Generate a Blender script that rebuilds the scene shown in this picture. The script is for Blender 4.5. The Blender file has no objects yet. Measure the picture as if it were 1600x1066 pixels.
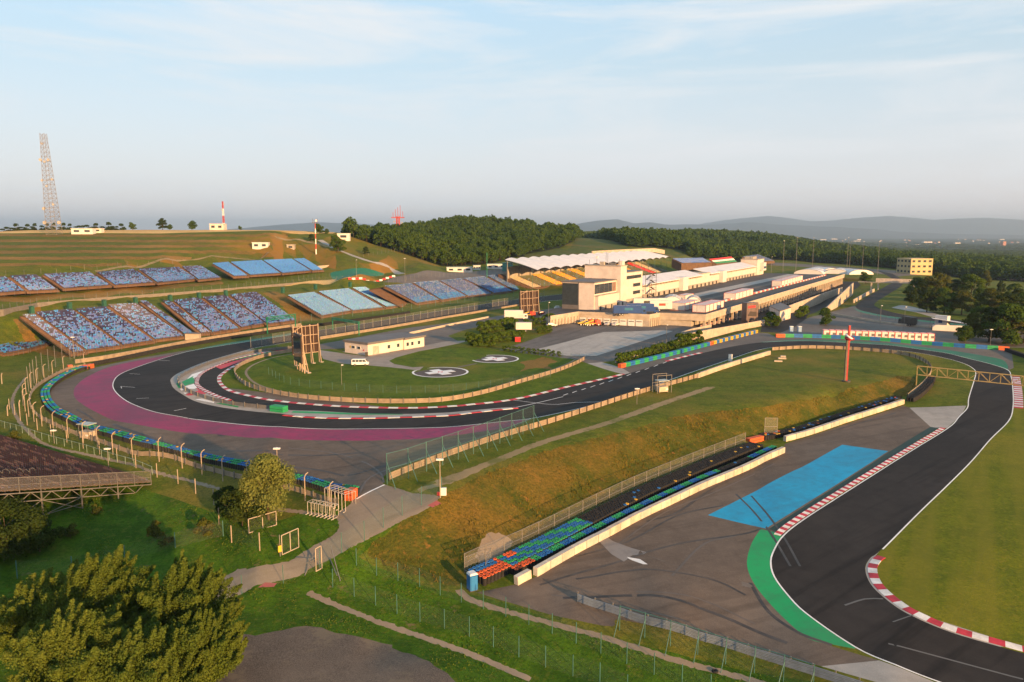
import bpy, bmesh, math, random
import numpy as np
from mathutils import Vector, Matrix
from mathutils.geometry import delaunay_2d_cdt
random.seed(7); RNG = np.random.default_rng(7)
C = bpy.context.scene.collection
SC = bpy.context.scene
# ------------------------------------------------------------------ camera
CAMZ = 40.0; FPX = 1200.0; HV = 362.0
PITCH = math.atan((533 - HV) / FPX)
cd = bpy.data.cameras.new('camera'); cam = bpy.data.objects.new('camera', cd); C.objects.link(cam)
cd.sensor_width = 36; cd.lens = 36 * FPX / 1600; cd.clip_start = 1; cd.clip_end = 90000
cam.location = (0, 0, CAMZ); cam.rotation_euler = (math.pi / 2 - PITCH, 0, 0)
SC.camera = cam
SP, CP = math.sin(PITCH), math.cos(PITCH)

def ray(u, v):
    a, b = u - 800, 533 - v
    return Vector((a, FPX * CP + b * SP, -FPX * SP + b * CP))

def PZ(u, v, z):
    """point of the horizontal plane z seen at photo pixel (u, v)"""
    r = ray(u, v); t = (z - CAMZ) / r.z
    return Vector((r.x * t, r.y * t, z))

def PD(u, d, z=0.0):
    """point at forward distance d in the direction of photo column u"""
    return Vector(((u - 800) / FPX * d, d, z))

def PVD(u, v, d):
    r = ray(u, v); t = d / r.y
    return Vector((r.x * t, d, CAMZ + r.z * t))

# ------------------------------------------------------------------ terrain heights
DIR = Vector((.504, .864, 0)); NL = Vector((-.864, .504, 0)); RT = -NL
CPTS = []            # (x, y, z)
def cz(*pts):
    for u, v, z in pts: CPTS.append(PZ(u, v, z))
def cdp(*pts):
    for u, d, z in pts: CPTS.append(PD(u, d, z))
def cvd(*pts):
    for u, v, d in pts: CPTS.append(PVD(u, v, d))

# grandstand blocks: back-left, back-right, front-right, front-left in photo pixels, heights of front and back
STANDS = {
 'A': (1.2, 11.0, [
  [(35,494),(54,493),(132,551),(115,553)], [(56,490),(112,485),(188,542),(136,549)], [(118,485),(164,481),(239,534),(193,541)],
  [(169,478),(213,476),(287,527),(243,532)], [(219,472),(229,472),(304,523),(292,526)], [(254,472),(265,471),(329,521),(315,522)],
  [(271,471),(311,467),(373,515),(333,521)], [(317,466),(353,463),(415,507),(378,513)], [(359,462),(401,458),(463,502),(419,508)]]),
 'B': (1.9, 10.1, [
  [(450,463),(491,458),(549,487),(504,495)], [(498,457),(545,452),(599,482),(553,487)], [(551,451),(571,450),(625,479),(605,481)]]),
 'C': (3.0, 11.4, [
  [(601,448),(642,444),(687,470),(653,475)], [(646,443),(684,440),(729,464),(691,470)], [(688,440),(720,436),(769,460),(733,464)],
  [(724,436),(757,433),(801,456),(773,459)], [(761,432),(788,429),(831,451),(805,455)]]),
 'U': (16.0, 21.0, [
  [(-60,437),(8,434),(38,456),(-30,461)], [(15,433),(57,431),(89,454),(46,456)], [(68,430),(140,427),(172,447),(101,452)],
  [(151,427),(209,422),(240,443),(181,447)], [(217,422),(279,419),(307,437),(247,443)], [(284,418),(314,417),(344,435),(311,438)]]),
 'Q': (16.6, 22.6, [
  [(332,413),(357,411),(387,432),(367,433)], [(361,411),(409,408),(438,428),(392,431)], [(412,408),(456,406),(485,424),(442,428)],
  [(459,406),(476,405),(505,423),(489,424)]]),
 'L': (0.6, 7.5, [
  [(-75,505),(-25,492),(79,538),(45,547)], [(-130,518),(-82,506),(41,548),(9,554)]]),
}
for k, (zf, zb, bl) in STANDS.items():
    for b in bl:
        for i, (u, v) in enumerate(b): CPTS.append(PZ(u, v, (zb if i < 2 else zf) - 1.0))

# plateau, hairpin and infield
cz((140,577,0),(77,620,0),(105,655,-.2),(225,697,-.3),(400,735,-.4),(550,775,-.6),(600,757,-.4),(640,742,-.2),(300,600,0),(200,640,0),(450,660,0),
   (600,680,0),(820,690,0),(720,620,0),(900,640,0),(600,600,0),(500,580,0),(400,560,0.1),(700,580,0),(850,590,0),(950,562,0),(800,545,0),
   (1000,610,0),(1100,590,0),(1200,570,0),(1300,575,0),(1000,560,0),(1100,545,0),(1200,530,0),(1060,530,0),(960,540,0),(830,528,0),(1060,512,0),(900,512,0.2))
# crest of the bank
cz((690,775,-.2),(705,764,0),(760,738,0),(850,702,0),(920,683,0),(980,668,0),(1076,645,0),(1161,637,0),(1257,623,0),(1320,607,0),(1370,596,0),(1400,588,-.2),(1412,580,-.3))
cz((1380,575,0),(1300,600,0),(1150,620,0),(1000,650,0),(850,685,0),(750,728,0))
# foot of the bank
cz((1426,610,-2.6),(1440,590,-1.6),(1450,572,-.8))
# the bank's left nose and the slope down to the lane
cz((650,800,-1.5),(600,830,-2.8),(550,860,-4),(500,890,-5.5),(440,920,-6.5),(700,830,-3.8),(650,860,-4.6),(600,880,-5.6),(560,895,-6.1),(700,885,-6.2),(680,915,-6.8))
def cline(*pts, step=22):
    for (u0, v0, z0), (u1, v1, z1) in zip(pts, pts[1:]):
        n = max(1, int(math.hypot(u1 - u0, v1 - v0) / step))
        for k in range(n + 1): t = k / n; CPTS.append(PZ(u0 + (u1 - u0) * t, v0 + (v1 - v0) * t, z0 + (z1 - z0) * t))
cline((742,898,-6.6),(800,855,-6.5),(860,822,-6.5),(930,786,-6.4),(1000,753,-6.3),(1100,714,-6.1),(1190,684,-5.7),(1260,656,-5.0),(1345,632,-4),(1409,616,-3.3))
cline((690,777,-.2),(705,764,0),(760,738,0),(850,702,0),(920,683,0),(980,668,0),(1076,645,0),(1161,637,0),(1257,623,0),(1320,607,0),(1370,596,0))
cline((757,914,-6.8),(850,868,-6.6),(960,808,-6.4),(1080,750,-6.2),(1130,728,-6.0),(1190,704,-5.8),(1262,676,-5.2),(1330,653,-4.4),(1411,630,-3.5))
cline((836,902,-6.7),(900,864,-6.6),(1000,811,-6.4),(1100,763,-6.2),(1224,708,-5.8))
cline((481,926,-7.2),(642,994,-8.4),(840,1066,-9.4))
cline((730,932,-7.0),(952,1000,-7.6),(1156,1061,-8.3))
cline((600,922,-7.0),(800,988,-7.9),(1050,1072,-8.7))
cz((1262,682,-5.3),(1226,693,-5.7),(1330,659,-4.4),(1411,634,-3.5),(757,914,-6.8),(850,868,-6.6),(960,808,-6.4),(1080,750,-6.2),(1130,728,-6.0),(1190,704,-5.8),(1224,709,-5.8),(1100,764,-6.2),(900,864,-6.6))
# lower run-off, track and lawn on the right
cz((830,910,-6.6),(1000,810,-6.5),(1100,900,-6.9),(1200,880,-6.9),(1200,720,-5.6),(1300,700,-5.2),(1300,760,-5.9),(1421,637,-3.6),(1450,600,-1.9),(1470,570,-1),
   (1530,565,-1.0),(1570,582,-1.5),(1560,610,-2.3),(1540,660,-3.7),(1450,770,-5.6),(1300,850,-6.6),(1250,900,-7),(1400,1000,-7.4),(1600,1040,-8),
   (1650,640,-3.0),(1650,800,-5.6),(1500,900,-6.6),(1600,960,-7.4),(1590,590,-1.6),(1700,560,-.6))
# lower foreground
cz((900,950,-7),(1050,985,-7.2),(1280,1050,-7.7),(714,922,-6.9),
   
   (470,955,-6.8),(560,985,-7.2),(680,1035,-7.5),(760,1075,-7.8),(400,960,-6.9),(450,1010,-6.9),(560,1050,-7.1),(380,1075,-7))
# lane, field and the ground under the brown stand
cz((590,778,-.7),(520,820,-2.8),(450,865,-5),(490,795,-1.8),(330,925,-6.7),(280,945,-6.9),(350,895,-6.3),(300,860,-5.6),(400,838,-3.4),(430,855,-4.3),
   (225,712,-1.6),(120,688,-1.8),(60,650,-1.5),(15,605,-1),(-60,600,-1),(300,738,-1.9),(420,768,-1.9),(500,790,-1.9),(0,680,-2.4),(120,714,-2.8),(237,748,-3.2),(330,790,-3.2),(380,800,-2.9),
   (0,800,-1.4),(60,790,-2.0),(100,781,-2.5),(150,773,-3.0),(200,766,-3.4),(237,760,-3.5),(-60,800,-.9),(250,800,-4.3),(150,830,-4.9),(60,850,-5.6),(0,880,-7.2),(100,872,-6.8),(200,862,-6.5),(0,950,-7.6),(200,930,-7.2),(0,1070,-8),(200,1070,-7.6),(-300,700,-3.5),(-300,900,-8))
# main straight and pit lane, rising away from the hairpin
cz((300,546,.1),(240,556,0),(400,530,.4),(480,519,.7),(560,508,1.1),(640,496,1.6),(720,484,2.2),(800,472,2.9),(860,463,3.5),(930,452,4.0),(1000,442,4.2),(1100,425,4.4),(1180,413,4.5),
   (440,540,.3),(520,527,.6),(600,515,1),(700,500,1.6),(800,488,2.4),(860,484,3),(560,545,.2),(660,530,.5),(740,514,1.0),(800,501,1.6),(850,496,2.4),(770,520,.7))
cz((1000,492,0),(1060,498,0),(1110,494,-1.4),(1166,477,-2.6),(1230,461,-4),(1300,441,-3),(1080,482,-1),(1180,458,-2.6),(960,492,.2),(910,494,.8))
for _k in range(13):
    _p = PZ(832,451,4.0).lerp(PZ(1046,425,5.0), _k / 12); CPTS.append(_p + Vector((0, 0, -1.0))); CPTS.append(_p + NL * 25 + Vector((0, 0, 7.0))); CPTS.append(_p + NL * 12.5 + Vector((0, 0, 2.8))); CPTS.append(_p + NL * 34 + Vector((0, 0, 8.0)))
# ground right of the paddock
cline((1122,511,-.9),(1187,489,-2.6),(1250,472,-4.0),(1317,446,-2.8))
cline((1150,511,-1),(1215,492,-2.7),(1262,476,-4.0),(1312,452,-3.0))
cz((1255,492,-.4),(1300,468,-2.0),(1328,448,-2.5),(1100,530,0),(1180,512,0),(1240,500,-.2),(1300,495,-.6),(1340,480,-1),(1345,500,-.6),(1400,480,-1.2),(1400,515,-.4),
   (1500,500,-1.4),(1500,530,-.6),(1600,530,-1),(1700,520,-2),(1700,480,-3),(1500,470,-2),(1400,450,-1.6),(1380,430,-1.6),(1450,440,-3),(1600,450,-4),(1310,425,1),(1360,415,0),(1260,412,3))
# strip between the straight and the front of the stands, and the road behind them
cz((480,500,1.2),(640,478,1.8),(840,450,2.9),(640,445,11.3),(700,438,11.4),(780,430,11.6),(860,424,11.8),(700,430,11.6),(800,422,11.8))
cvd((620,429,470),(560,424,440),(540,432,420))
# banks between the lower and the upper stands
for u, v in ((-40,494),(0,491),(60,479),(165,470),(270,462.5),(350,456),(405,451),(450,447),(520,441),(600,434)):
    p = PZ(u, v, 11.2); CPTS.append(p); CPTS.append(p + NL * 3 + Vector((0, 0, .3)))
for u, v in ((-30,461),(46,456),(101,452),(181,447),(247,443),(311,438),(344,435)): CPTS.append(PZ(u, v, 16) - NL * 4 + Vector((0, 0, -1.6)))
for u, v in ((367,433),(392,431),(442,428),(489,424),(505,423)): CPTS.append(PZ(u, v, 16.6) - NL * 4 + Vector((0, 0, -1.8)))
cz((550,430,14.4))
# terraced hill: (v, distance)
TERR = [(424,352),(416,365),(411.5,370),(405.5,386),(401,391),(396,412),(391.5,417),(387,440),(383,445),(378.5,472),(374.5,477),(370,505),(365.5,511),(362.5,530)]
for v, d in TERR:
    for u, d0, vm in ((-420,320,500),(-150,335,500),(-40,340,500),(60,350,430),(130,366,425),(200,388,417),(260,405,413),(330,430,402),(420,450,402)):
        if v <= vm: cvd((u, v + (0.6 if u > 300 else 0), d0 + (d - 352) * (540 - d0) / 178))
for u in (-420,-150,60,200,330,450): cvd((u,358.5,580))
cvd((540,362.5,600),(480,360,595),(620,370,780),(470,401,500),(480,385,530),(500,374,545),(545,375,590),(600,388,590),(645,402,570),(690,416,600),(660,418,500),(590,410,500),(530,402,500),(505,414,470),(560,395,535))
for u in (-420,-100,200,450): cdp((u, 800, 30), (u, 1400, 5), (u, 2500, -30))
cdp((560,900,22))
# wooded ridge
cdp((560,720,31),(600,800,28),(660,850,38),(720,900,45),(780,930,42.5),(850,950,36),(900,980,33),(960,1010,28.5),(1050,1100,27),(720,1300,30),(850,1500,20),(600,1300,20))
cvd((760,413,620),(800,408,640),(860,400,700),(870,390,760),(910,372,930),(960,386,800),(1000,384,850),(1060,392,860),(1080,399,880),(820,395,720),(780,402,700),(960,395,760))
cdp((1000,1250,24),(1100,1100,12),(1100,1500,22),(1200,1100,6),(1200,1500,14),(1300,1200,-4),(1300,1700,-6),(1400,1300,-14),(1400,1900,-25),(1500,1100,-14),(1500,1800,-30),(1600,900,-10),(1650,1600,-34),
    (940,2500,26),(1000,2500,29),(1120,2600,32),(1200,2600,22),(1280,2800,-8),(1400,3200,-45),(1600,3200,-52),(800,2600,10),(1900,900,-14),(1900,3000,-56),(1100,1000,6),(1200,960,4))
for th in (-.95,-.6,-.3,0,.25,.45,.62,.95):
    for r, z in ((5000,-62),(8000,-72),(14000,-80),(42000,-90)): CPTS.append(Vector((r*math.sin(th), r*math.cos(th), z if th > .05 or r > 5000 else -40)))
for th in (-.95,-.5,0,.5,.95):
    CPTS.append(Vector((24*math.sin(th), 24*math.cos(th), -8)))
for r, zl, zr in ((80,-8,-8.5),(130,-6,-7),(250,0,-4),(400,16,-6),(560,40,-9),(800,30,-12),(1400,5,-25),(2500,-30,-50)):
    CPTS.append(Vector((r*math.sin(-.97), r*math.cos(-.97), zl))); CPTS.append(Vector((r*math.sin(.97), r*math.cos(.97), zr)))

NT, NR = 700, 640
TH0, TH1, LR0, LR1 = -.95, .95, math.log(25), math.log(40000)
def _terrain_grid():
    S = 3.0
    pts, seen = [], set()
    for p in CPTS:
        th, lr = math.atan2(p.x, p.y), math.log(math.hypot(p.x, p.y))
        k = (round(th, 4), round(lr, 4))
        if k in seen: continue
        seen.add(k); pts.append((th * S, lr, p.z))
    vs, _e, fs, ov, _, _ = delaunay_2d_cdt([Vector((a, b)) for a, b, _ in pts], [], [], 0, 1e-6)
    zz = [pts[o[0]][2] for o in ov]
    G = np.full((NR, NT), np.nan)
    ta = np.linspace(TH0, TH1, NT) * S; la = np.linspace(LR0, LR1, NR)
    for f in fs:
        (ax, ay), (bx, by), (cx, cy) = [tuple(vs[i]) for i in f]
        i0, i1 = np.searchsorted(ta, [min(ax, bx, cx) - 1e-9, max(ax, bx, cx) + 1e-9]); j0, j1 = np.searchsorted(la, [min(ay, by, cy) - 1e-9, max(ay, by, cy) + 1e-9])
        if i0 == i1 or j0 == j1: continue
        X, Y = np.meshgrid(ta[i0:i1], la[j0:j1])
        det = (by - cy) * (ax - cx) + (cx - bx) * (ay - cy)
        if abs(det) < 1e-14: continue
        w0 = ((by - cy) * (X - cx) + (cx - bx) * (Y - cy)) / det; w1 = ((cy - ay) * (X - cx) + (ax - cx) * (Y - cy)) / det; w2 = 1 - w0 - w1
        m = (w0 > -1e-6) & (w1 > -1e-6) & (w2 > -1e-6)
        sub = G[j0:j1, i0:i1]; sub[m] = (w0 * zz[f[0]] + w1 * zz[f[1]] + w2 * zz[f[2]])[m]
    for _ in range(60):
        bad = np.isnan(G)
        if not bad.any(): break
        P = np.pad(G, 1, mode='edge')
        st = np.stack([P[:-2, 1:-1], P[2:, 1:-1], P[1:-1, :-2], P[1:-1, 2:]])
        with np.errstate(all='ignore'):
            import warnings; warnings.simplefilter('ignore'); mn = np.nanmean(st, 0)
        G[bad] = mn[bad]
    G = np.nan_to_num(G)
    for _ in range(3):
        P = np.pad(G, 1, mode='edge'); G = (P[:-2, 1:-1] + 2 * P[1:-1, 1:-1] + P[2:, 1:-1]) / 4
        P = np.pad(G, 1, mode='edge'); G = (P[1:-1, :-2] + 2 * P[1:-1, 1:-1] + P[1:-1, 2:]) / 4
    return G
GRID = _terrain_grid()
def TZa(x, y):
    x = np.asarray(x, float); y = np.asarray(y, float)
    i = np.clip((np.arctan2(x, y) - TH0) / (TH1 - TH0) * (NT - 1), 0, NT - 1.001); j = np.clip((np.log(np.maximum(np.hypot(x, y), 25)) - LR0) / (LR1 - LR0) * (NR - 1), 0, NR - 1.001)
    i0 = i.astype(int); j0 = j.astype(int); a = i - i0; b = j - j0
    return (GRID[j0, i0] * (1 - a) + GRID[j0, i0 + 1] * a) * (1 - b) + (GRID[j0 + 1, i0] * (1 - a) + GRID[j0 + 1, i0 + 1] * a) * b
def TZ(x, y): return float(TZa(x, y))
_RR = np.exp(np.linspace(LR0, math.log(30000), 3000))
def P(u, v):
    """ground point seen at photo pixel (u, v)"""
    r = ray(u, v); h = math.hypot(r.x, r.y); t = _RR / h
    d = CAMZ + r.z * t - TZa(r.x * t, r.y * t)
    k = int(np.argmax(d < 0))
    if k == 0: k = len(t) - 1
    a = d[k - 1] / (d[k - 1] - d[k] + 1e-12); tt = t[k - 1] + (t[k] - t[k - 1]) * min(max(a, 0), 1)
    x, y = r.x * tt, r.y * tt
    return Vector((x, y, TZ(x, y)))
def on(x, y, dz=0.0): return Vector((x, y, TZ(x, y) + dz))
def drop(p, dz=0.0): return Vector((p.x, p.y, TZ(p.x, p.y) + dz))

# ------------------------------------------------------------------ curves
def spl(pts, n=6, closed=False):
    """Catmull-Rom through points"""
    pts = [Vector(p) for p in pts]; out = []; m = len(pts)
    for i in range(m if closed else m - 1):
        p1, p2 = pts[i], pts[(i + 1) % m]
        p0 = pts[i - 1] if (closed or i > 0) else p1 * 2 - p2
        p3 = pts[(i + 2) % m] if (closed or i + 2 < m) else p2 * 2 - p1
        for k in range(n):
            t = k / n
            out.append(.5 * ((2 * p1) + (p2 - p0) * t + (2 * p0 - 5 * p1 + 4 * p2 - p3) * t * t + (3 * p1 - p0 - 3 * p2 + p3) * t ** 3))
    if not closed: out.append(pts[-1])
    return out
def px(pts): return [P(u, v) for u, v in pts]
def spx(pts, n=6): return [drop(p) for p in spl(px(pts), n)]
def resample(line, step):
    out = [line[0].copy()]; need = step
    for a, b in zip(line, line[1:]):
        L = (b - a).length
        if L < 1e-9: continue
        s = need
        while s <= L:
            out.append(a.lerp(b, s / L)); s += step
        need = s - L
    if (out[-1] - line[-1]).length > step * .3: out.append(line[-1].copy())
    return out
def spaced(line, step):
    """n points at equal spacing (2-D length), first and last included"""
    L = sum((b - a).length for a, b in zip(line, line[1:])); n = max(1, round(L / step))
    return resample(line, L / n * .99999)[:n + 1]
def side(line, i):
    a, b = line[max(0, i - 1)], line[min(len(line) - 1, i + 1)]
    t = Vector((b.x - a.x, b.y - a.y, 0))
    t = t.normalized() if t.length > 1e-9 else Vector((1, 0, 0))
    return t, Vector((-t.y, t.x, 0))
def offset(line, d): return [p + side(line, i)[1] * d for i, p in enumerate(line)]

# ------------------------------------------------------------------ objects
def tag(o, label=None, cat=None, group=None, kind=None):
    if label: o['label'] = label
    if cat: o['category'] = cat
    if group: o['group'] = group
    if kind: o['kind'] = kind
    return o
def thing(name, label, cat, loc=(0, 0, 0), rot=0.0, group=None):
    o = bpy.data.objects.new(name, None); C.objects.link(o); o.empty_display_size = .5
    o.location = loc; o.rotation_euler = (0, 0, rot)
    return tag(o, label, cat, group)
class MB:
    def __init__(s): s.v = []; s.f = []; s.m = []; s.mats = []
    def mi(s, m):
        if m not in s.mats: s.mats.append(m)
        return s.mats.index(m)
    def add(s, vs, fs, m):
        o = len(s.v); s.v += [tuple(v) for v in vs]; k = s.mi(m)
        for f in fs: s.f.append(tuple(o + i for i in f)); s.m.append(k)
        return s
    def quad(s, a, b, c, d, m): return s.add([a, b, c, d], [(0, 1, 2, 3)], m)
    def box(s, c, size, m, rot=0.0, M=None):
        x, y, z = [k / 2 for k in size]; c = Vector(c)
        ca, sa = math.cos(rot), math.sin(rot)
        vs = []
        for dz in (-z, z):
            for dx, dy in ((-x, -y), (x, -y), (x, y), (-x, y)):
                vs.append(Vector((c.x + dx * ca - dy * sa, c.y + dx * sa + dy * ca, c.z + dz)))
        if M: vs = [M @ v for v in vs]
        return s.add(vs, [(3, 2, 1, 0), (4, 5, 6, 7), (0, 1, 5, 4), (1, 2, 6, 5), (2, 3, 7, 6), (3, 0, 4, 7)], m)
    def prism(s, pts, z0, z1, m, mtop=None):
        """pts: plan polygon (x, y); z0/z1 numbers or lists"""
        n = len(pts); A = z0 if isinstance(z0, (list, tuple)) else [z0] * n; B = z1 if isinstance(z1, (list, tuple)) else [z1] * n
        ar = sum(pts[i][0] * pts[(i + 1) % n][1] - pts[(i + 1) % n][0] * pts[i][1] for i in range(n))
        if ar < 0: pts = pts[::-1]; A = A[::-1]; B = B[::-1]
        vs = [(p[0], p[1], a) for p, a in zip(pts, A)] + [(p[0], p[1], b) for p, b in zip(pts, B)]
        s.add(vs, [tuple(range(n))[::-1]] + [(i, (i + 1) % n, n + (i + 1) % n, n + i) for i in range(n)], m)
        return s.add(vs[n:], [tuple(range(n))], mtop or m)
    def bar(s, a, b, w, m, h=None):
        """square bar from a to b"""
        a, b = Vector(a), Vector(b); t = (b - a)
        if t.length < 1e-6: return s
        t.normalize(); up = Vector((0, 0, 1)) if abs(t.z) < .95 else Vector((1, 0, 0))
        x = t.cross(up).normalized() * (w / 2); y = t.cross(x).normalized() * ((h or w) / 2)
        vs = [a - x - y, a + x - y, a + x + y, a - x + y, b - x - y, b + x - y, b + x + y, b - x + y]
        return s.add(vs, [(0, 3, 2, 1), (4, 5, 6, 7), (0, 1, 5, 4), (1, 2, 6, 5), (2, 3, 7, 6), (3, 0, 4, 7)][::1], m)
    def tube(s, line, r, m, n=8, r2=None):
        line = [Vector(p) for p in line]; k = len(line); vs = []
        for i, p in enumerate(line):
            t = (line[min(i + 1, k - 1)] - line[max(i - 1, 0)]).normalized(); up = Vector((0, 0, 1)) if abs(t.z) < .9 else Vector((1, 0, 0))
            x = t.cross(up).normalized(); y = t.cross(x).normalized(); rr = r if r2 is None else r + (r2 - r) * i / (k - 1)
            vs += [p + x * rr * math.cos(2 * math.pi * j / n) + y * rr * math.sin(2 * math.pi * j / n) for j in range(n)]
        fs = [(i * n + j, i * n + (j + 1) % n, (i + 1) * n + (j + 1) % n, (i + 1) * n + j) for i in range(k - 1) for j in range(n)]
        fs += [tuple(range(n))[::-1], tuple((k - 1) * n + j for j in range(n))]
        return s.add(vs, fs, m)
    def ribbon(s, line, w0, w1, m, dz=0.0, thick=0.0):
        """strip between offsets w0 and w1 of a line"""
        vs = []
        for i, p in enumerate(line):
            n = side(line, i)[1]
            for w in (w0, w1):
                q = p + n * w; vs.append((q.x, q.y, p.z + dz))
        k = len(line)
        fs = [(2 * i, 2 * i + 2, 2 * i + 3, 2 * i + 1) for i in range(k - 1)] if w0 < w1 else [(2 * i, 2 * i + 1, 2 * i + 3, 2 * i + 2) for i in range(k - 1)]
        fs = [f[::-1] for f in fs] if w0 < w1 else fs
        fs = [f[::-1] for f in fs]
        return s.add(vs, fs, m)
    def wall(s, line, w, h, m, z0=-.3, mtop=None):
        """upright wall along a line standing on it; h number or list"""
        k = len(line); H = h if isinstance(h, (list, tuple)) else [h] * k; vs = []
        for i, p in enumerate(line):
            n = side(line, i)[1] * (w / 2)
            vs += [(p.x - n.x, p.y - n.y, p.z + z0), (p.x + n.x, p.y + n.y, p.z + z0), (p.x + n.x, p.y + n.y, p.z + H[i]), (p.x - n.x, p.y - n.y, p.z + H[i])]
        fs = []; ft = []
        for i in range(k - 1):
            a, b = 4 * i, 4 * i + 4
            fs += [(a, b, b + 3, a + 3), (a + 1, a + 2, b + 2, b + 1)]; ft.append((a + 3, b + 3, b + 2, a + 2))
        fs += [(0, 3, 2, 1), (4 * k - 4, 4 * k - 3, 4 * k - 2, 4 * k - 1)]
        s.add(vs, fs, m); return s.add(vs, ft, mtop or m)
    def mesh(s, name, origin=None, smooth=False):
        me = bpy.data.meshes.new(name)
        vs = s.v
        if origin is not None:
            ox, oy, oz = origin; vs = [(a - ox, b - oy, c - oz) for a, b, c in vs]
        me.from_pydata(vs, [], s.f)
        for m in s.mats: me.materials.append(m)
        me.polygons.foreach_set('material_index', s.m)
        if smooth: me.polygons.foreach_set('use_smooth', [True] * len(s.f))
        me.update(); return me
    def build(s, name, parent=None, world=False, smooth=False, loc=None, bevel=0):
        """world=True: the coordinates are world ones and the parent is not rotated"""
        org = None
        if world and parent is not None:
            org = Vector(parent.location); q = parent.parent
            while q is not None: org += Vector(q.location); q = q.parent
        if loc is not None and parent is None: org = loc
        o = bpy.data.objects.new(name, s.mesh(name, org, smooth)); C.objects.link(o)
        if parent is not None: o.parent = parent
        if loc is not None and parent is None: o.location = loc
        if bevel:
            b = o.modifiers.new('bevel', 'BEVEL'); b.width = bevel; b.segments = 2; b.limit_method = 'ANGLE'
        return o
def inst(me, name, parent=None, loc=(0, 0, 0), rot=(0, 0, 0), scale=(1, 1, 1)):
    o = bpy.data.objects.new(name, me); C.objects.link(o); o.parent = parent
    o.location = loc; o.rotation_euler = rot; o.scale = scale
    return o
def copy_tree(o, parent=None, label=None, group=None):
    c = o.copy(); C.objects.link(c); c.parent = parent
    if label: c['label'] = label
    if group: c['group'] = group
    for ch in list(o.children): copy_tree(ch, c)
    return c

# ------------------------------------------------------------------ materials
def srgb(r, g, b):
    f = lambda c: (c / 255 / 12.92) if c / 255 <= .04045 else ((c / 255 + .055) / 1.055) ** 2.4
    return (f(r), f(g), f(b))
MATS = {}
def newmat(name):
    m = bpy.data.materials.new(name); m.use_nodes = True; nt = m.node_tree; nt.nodes.clear()
    out = nt.nodes.new('ShaderNodeOutputMaterial'); bs = nt.nodes.new('ShaderNodeBsdfPrincipled'); nt.links.new(bs.outputs[0], out.inputs[0])
    bs.inputs['Specular IOR Level'].default_value = .3
    return m, nt, bs
def N(nt, t, **kw):
    n = nt.nodes.new(t)
    for k, v in kw.items():
        if k in n.inputs: n.inputs[k].default_value = v
        else: setattr(n, k, v)
    return n
def worldpos(nt):
    g = nt.nodes.new('ShaderNodeNewGeometry'); return g.outputs['Position']
def noise(nt, vec, scale, detail=4, rough=.6, sx=None):
    if sx is not None:
        mp = N(nt, 'ShaderNodeMapping'); mp.inputs['Rotation'].default_value = (0, 0, sx[1]); nt.links.new(vec, mp.inputs['Vector'])
        mp2 = N(nt, 'ShaderNodeMapping'); mp2.inputs['Scale'].default_value = (1, sx[0], 1); nt.links.new(mp.outputs[0], mp2.inputs['Vector']); vec = mp2.outputs[0]
    n = N(nt, 'ShaderNodeTexNoise', Scale=scale, Detail=detail, Roughness=rough); nt.links.new(vec, n.inputs['Vector'])
    return n.outputs['Fac']
def ramp(nt, fac, lo, hi, a=0.0, b=1.0):
    n = N(nt, 'ShaderNodeMapRange'); n.inputs['From Min'].default_value = lo; n.inputs['From Max'].default_value = hi
    n.inputs['To Min'].default_value = a; n.inputs['To Max'].default_value = b; nt.links.new(fac, n.inputs['Value']); return n.outputs[0]
def mixc(nt, fac, a, b, mode='MIX'):
    n = N(nt, 'ShaderNodeMix', data_type='RGBA', blend_type=mode)
    if isinstance(fac, float): n.inputs[0].default_value = fac
    else: nt.links.new(fac, n.inputs[0])
    for k, c in ((6, a), (7, b)):
        if isinstance(c, tuple): n.inputs[k].default_value = (*c, 1)
        else: nt.links.new(c, n.inputs[k])
    return n.outputs[2]
def bump(nt, bs, fac, strength, dist):
    b = N(nt, 'ShaderNodeBump'); b.inputs['Strength'].default_value = strength; b.inputs['Distance'].default_value = dist
    nt.links.new(fac, b.inputs['Height']); nt.links.new(b.outputs[0], bs.inputs['Normal'])
def M(name, col, rough=.7, var=.18, scale=.8, metal=0.0, bmp=0.0, col2=None):
    """plain paint / concrete / metal with dirt variation"""
    if name in MATS: return MATS[name]
    m, nt, bs = newmat(name); pos = worldpos(nt)
    bs.inputs['Roughness'].default_value = rough; bs.inputs['Metallic'].default_value = metal
    n1 = noise(nt, pos, scale, 5, .65); n2 = noise(nt, pos, scale * 9, 3)
    c2 = col2 or tuple(c * (1 - 2 * var) for c in col)
    c = mixc(nt, ramp(nt, n1, .35, .7), tuple(min(1, k * (1 + var * .5)) for k in col), c2)
    c = mixc(nt, ramp(nt, n2, .3, .7, 0, .35), c, tuple(k * .7 for k in col))
    nt.links.new(c, bs.inputs['Base Color'])
    if bmp: bump(nt, bs, n2, bmp, .05)
    MATS[name] = m; return m
def emitless_attr(name, attr='seatcol', rough=.5):
    m, nt, bs = newmat(name); a = N(nt, 'ShaderNodeAttribute', attribute_name=attr); pos = worldpos(nt)
    c = mixc(nt, ramp(nt, noise(nt, pos, .25, 4), .35, .75, 0, .12), a.outputs['Color'], (.2, .2, .22))
    nt.links.new(c, bs.inputs['Base Color']); bs.inputs['Roughness'].default_value = rough; MATS[name] = m; return m
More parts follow.
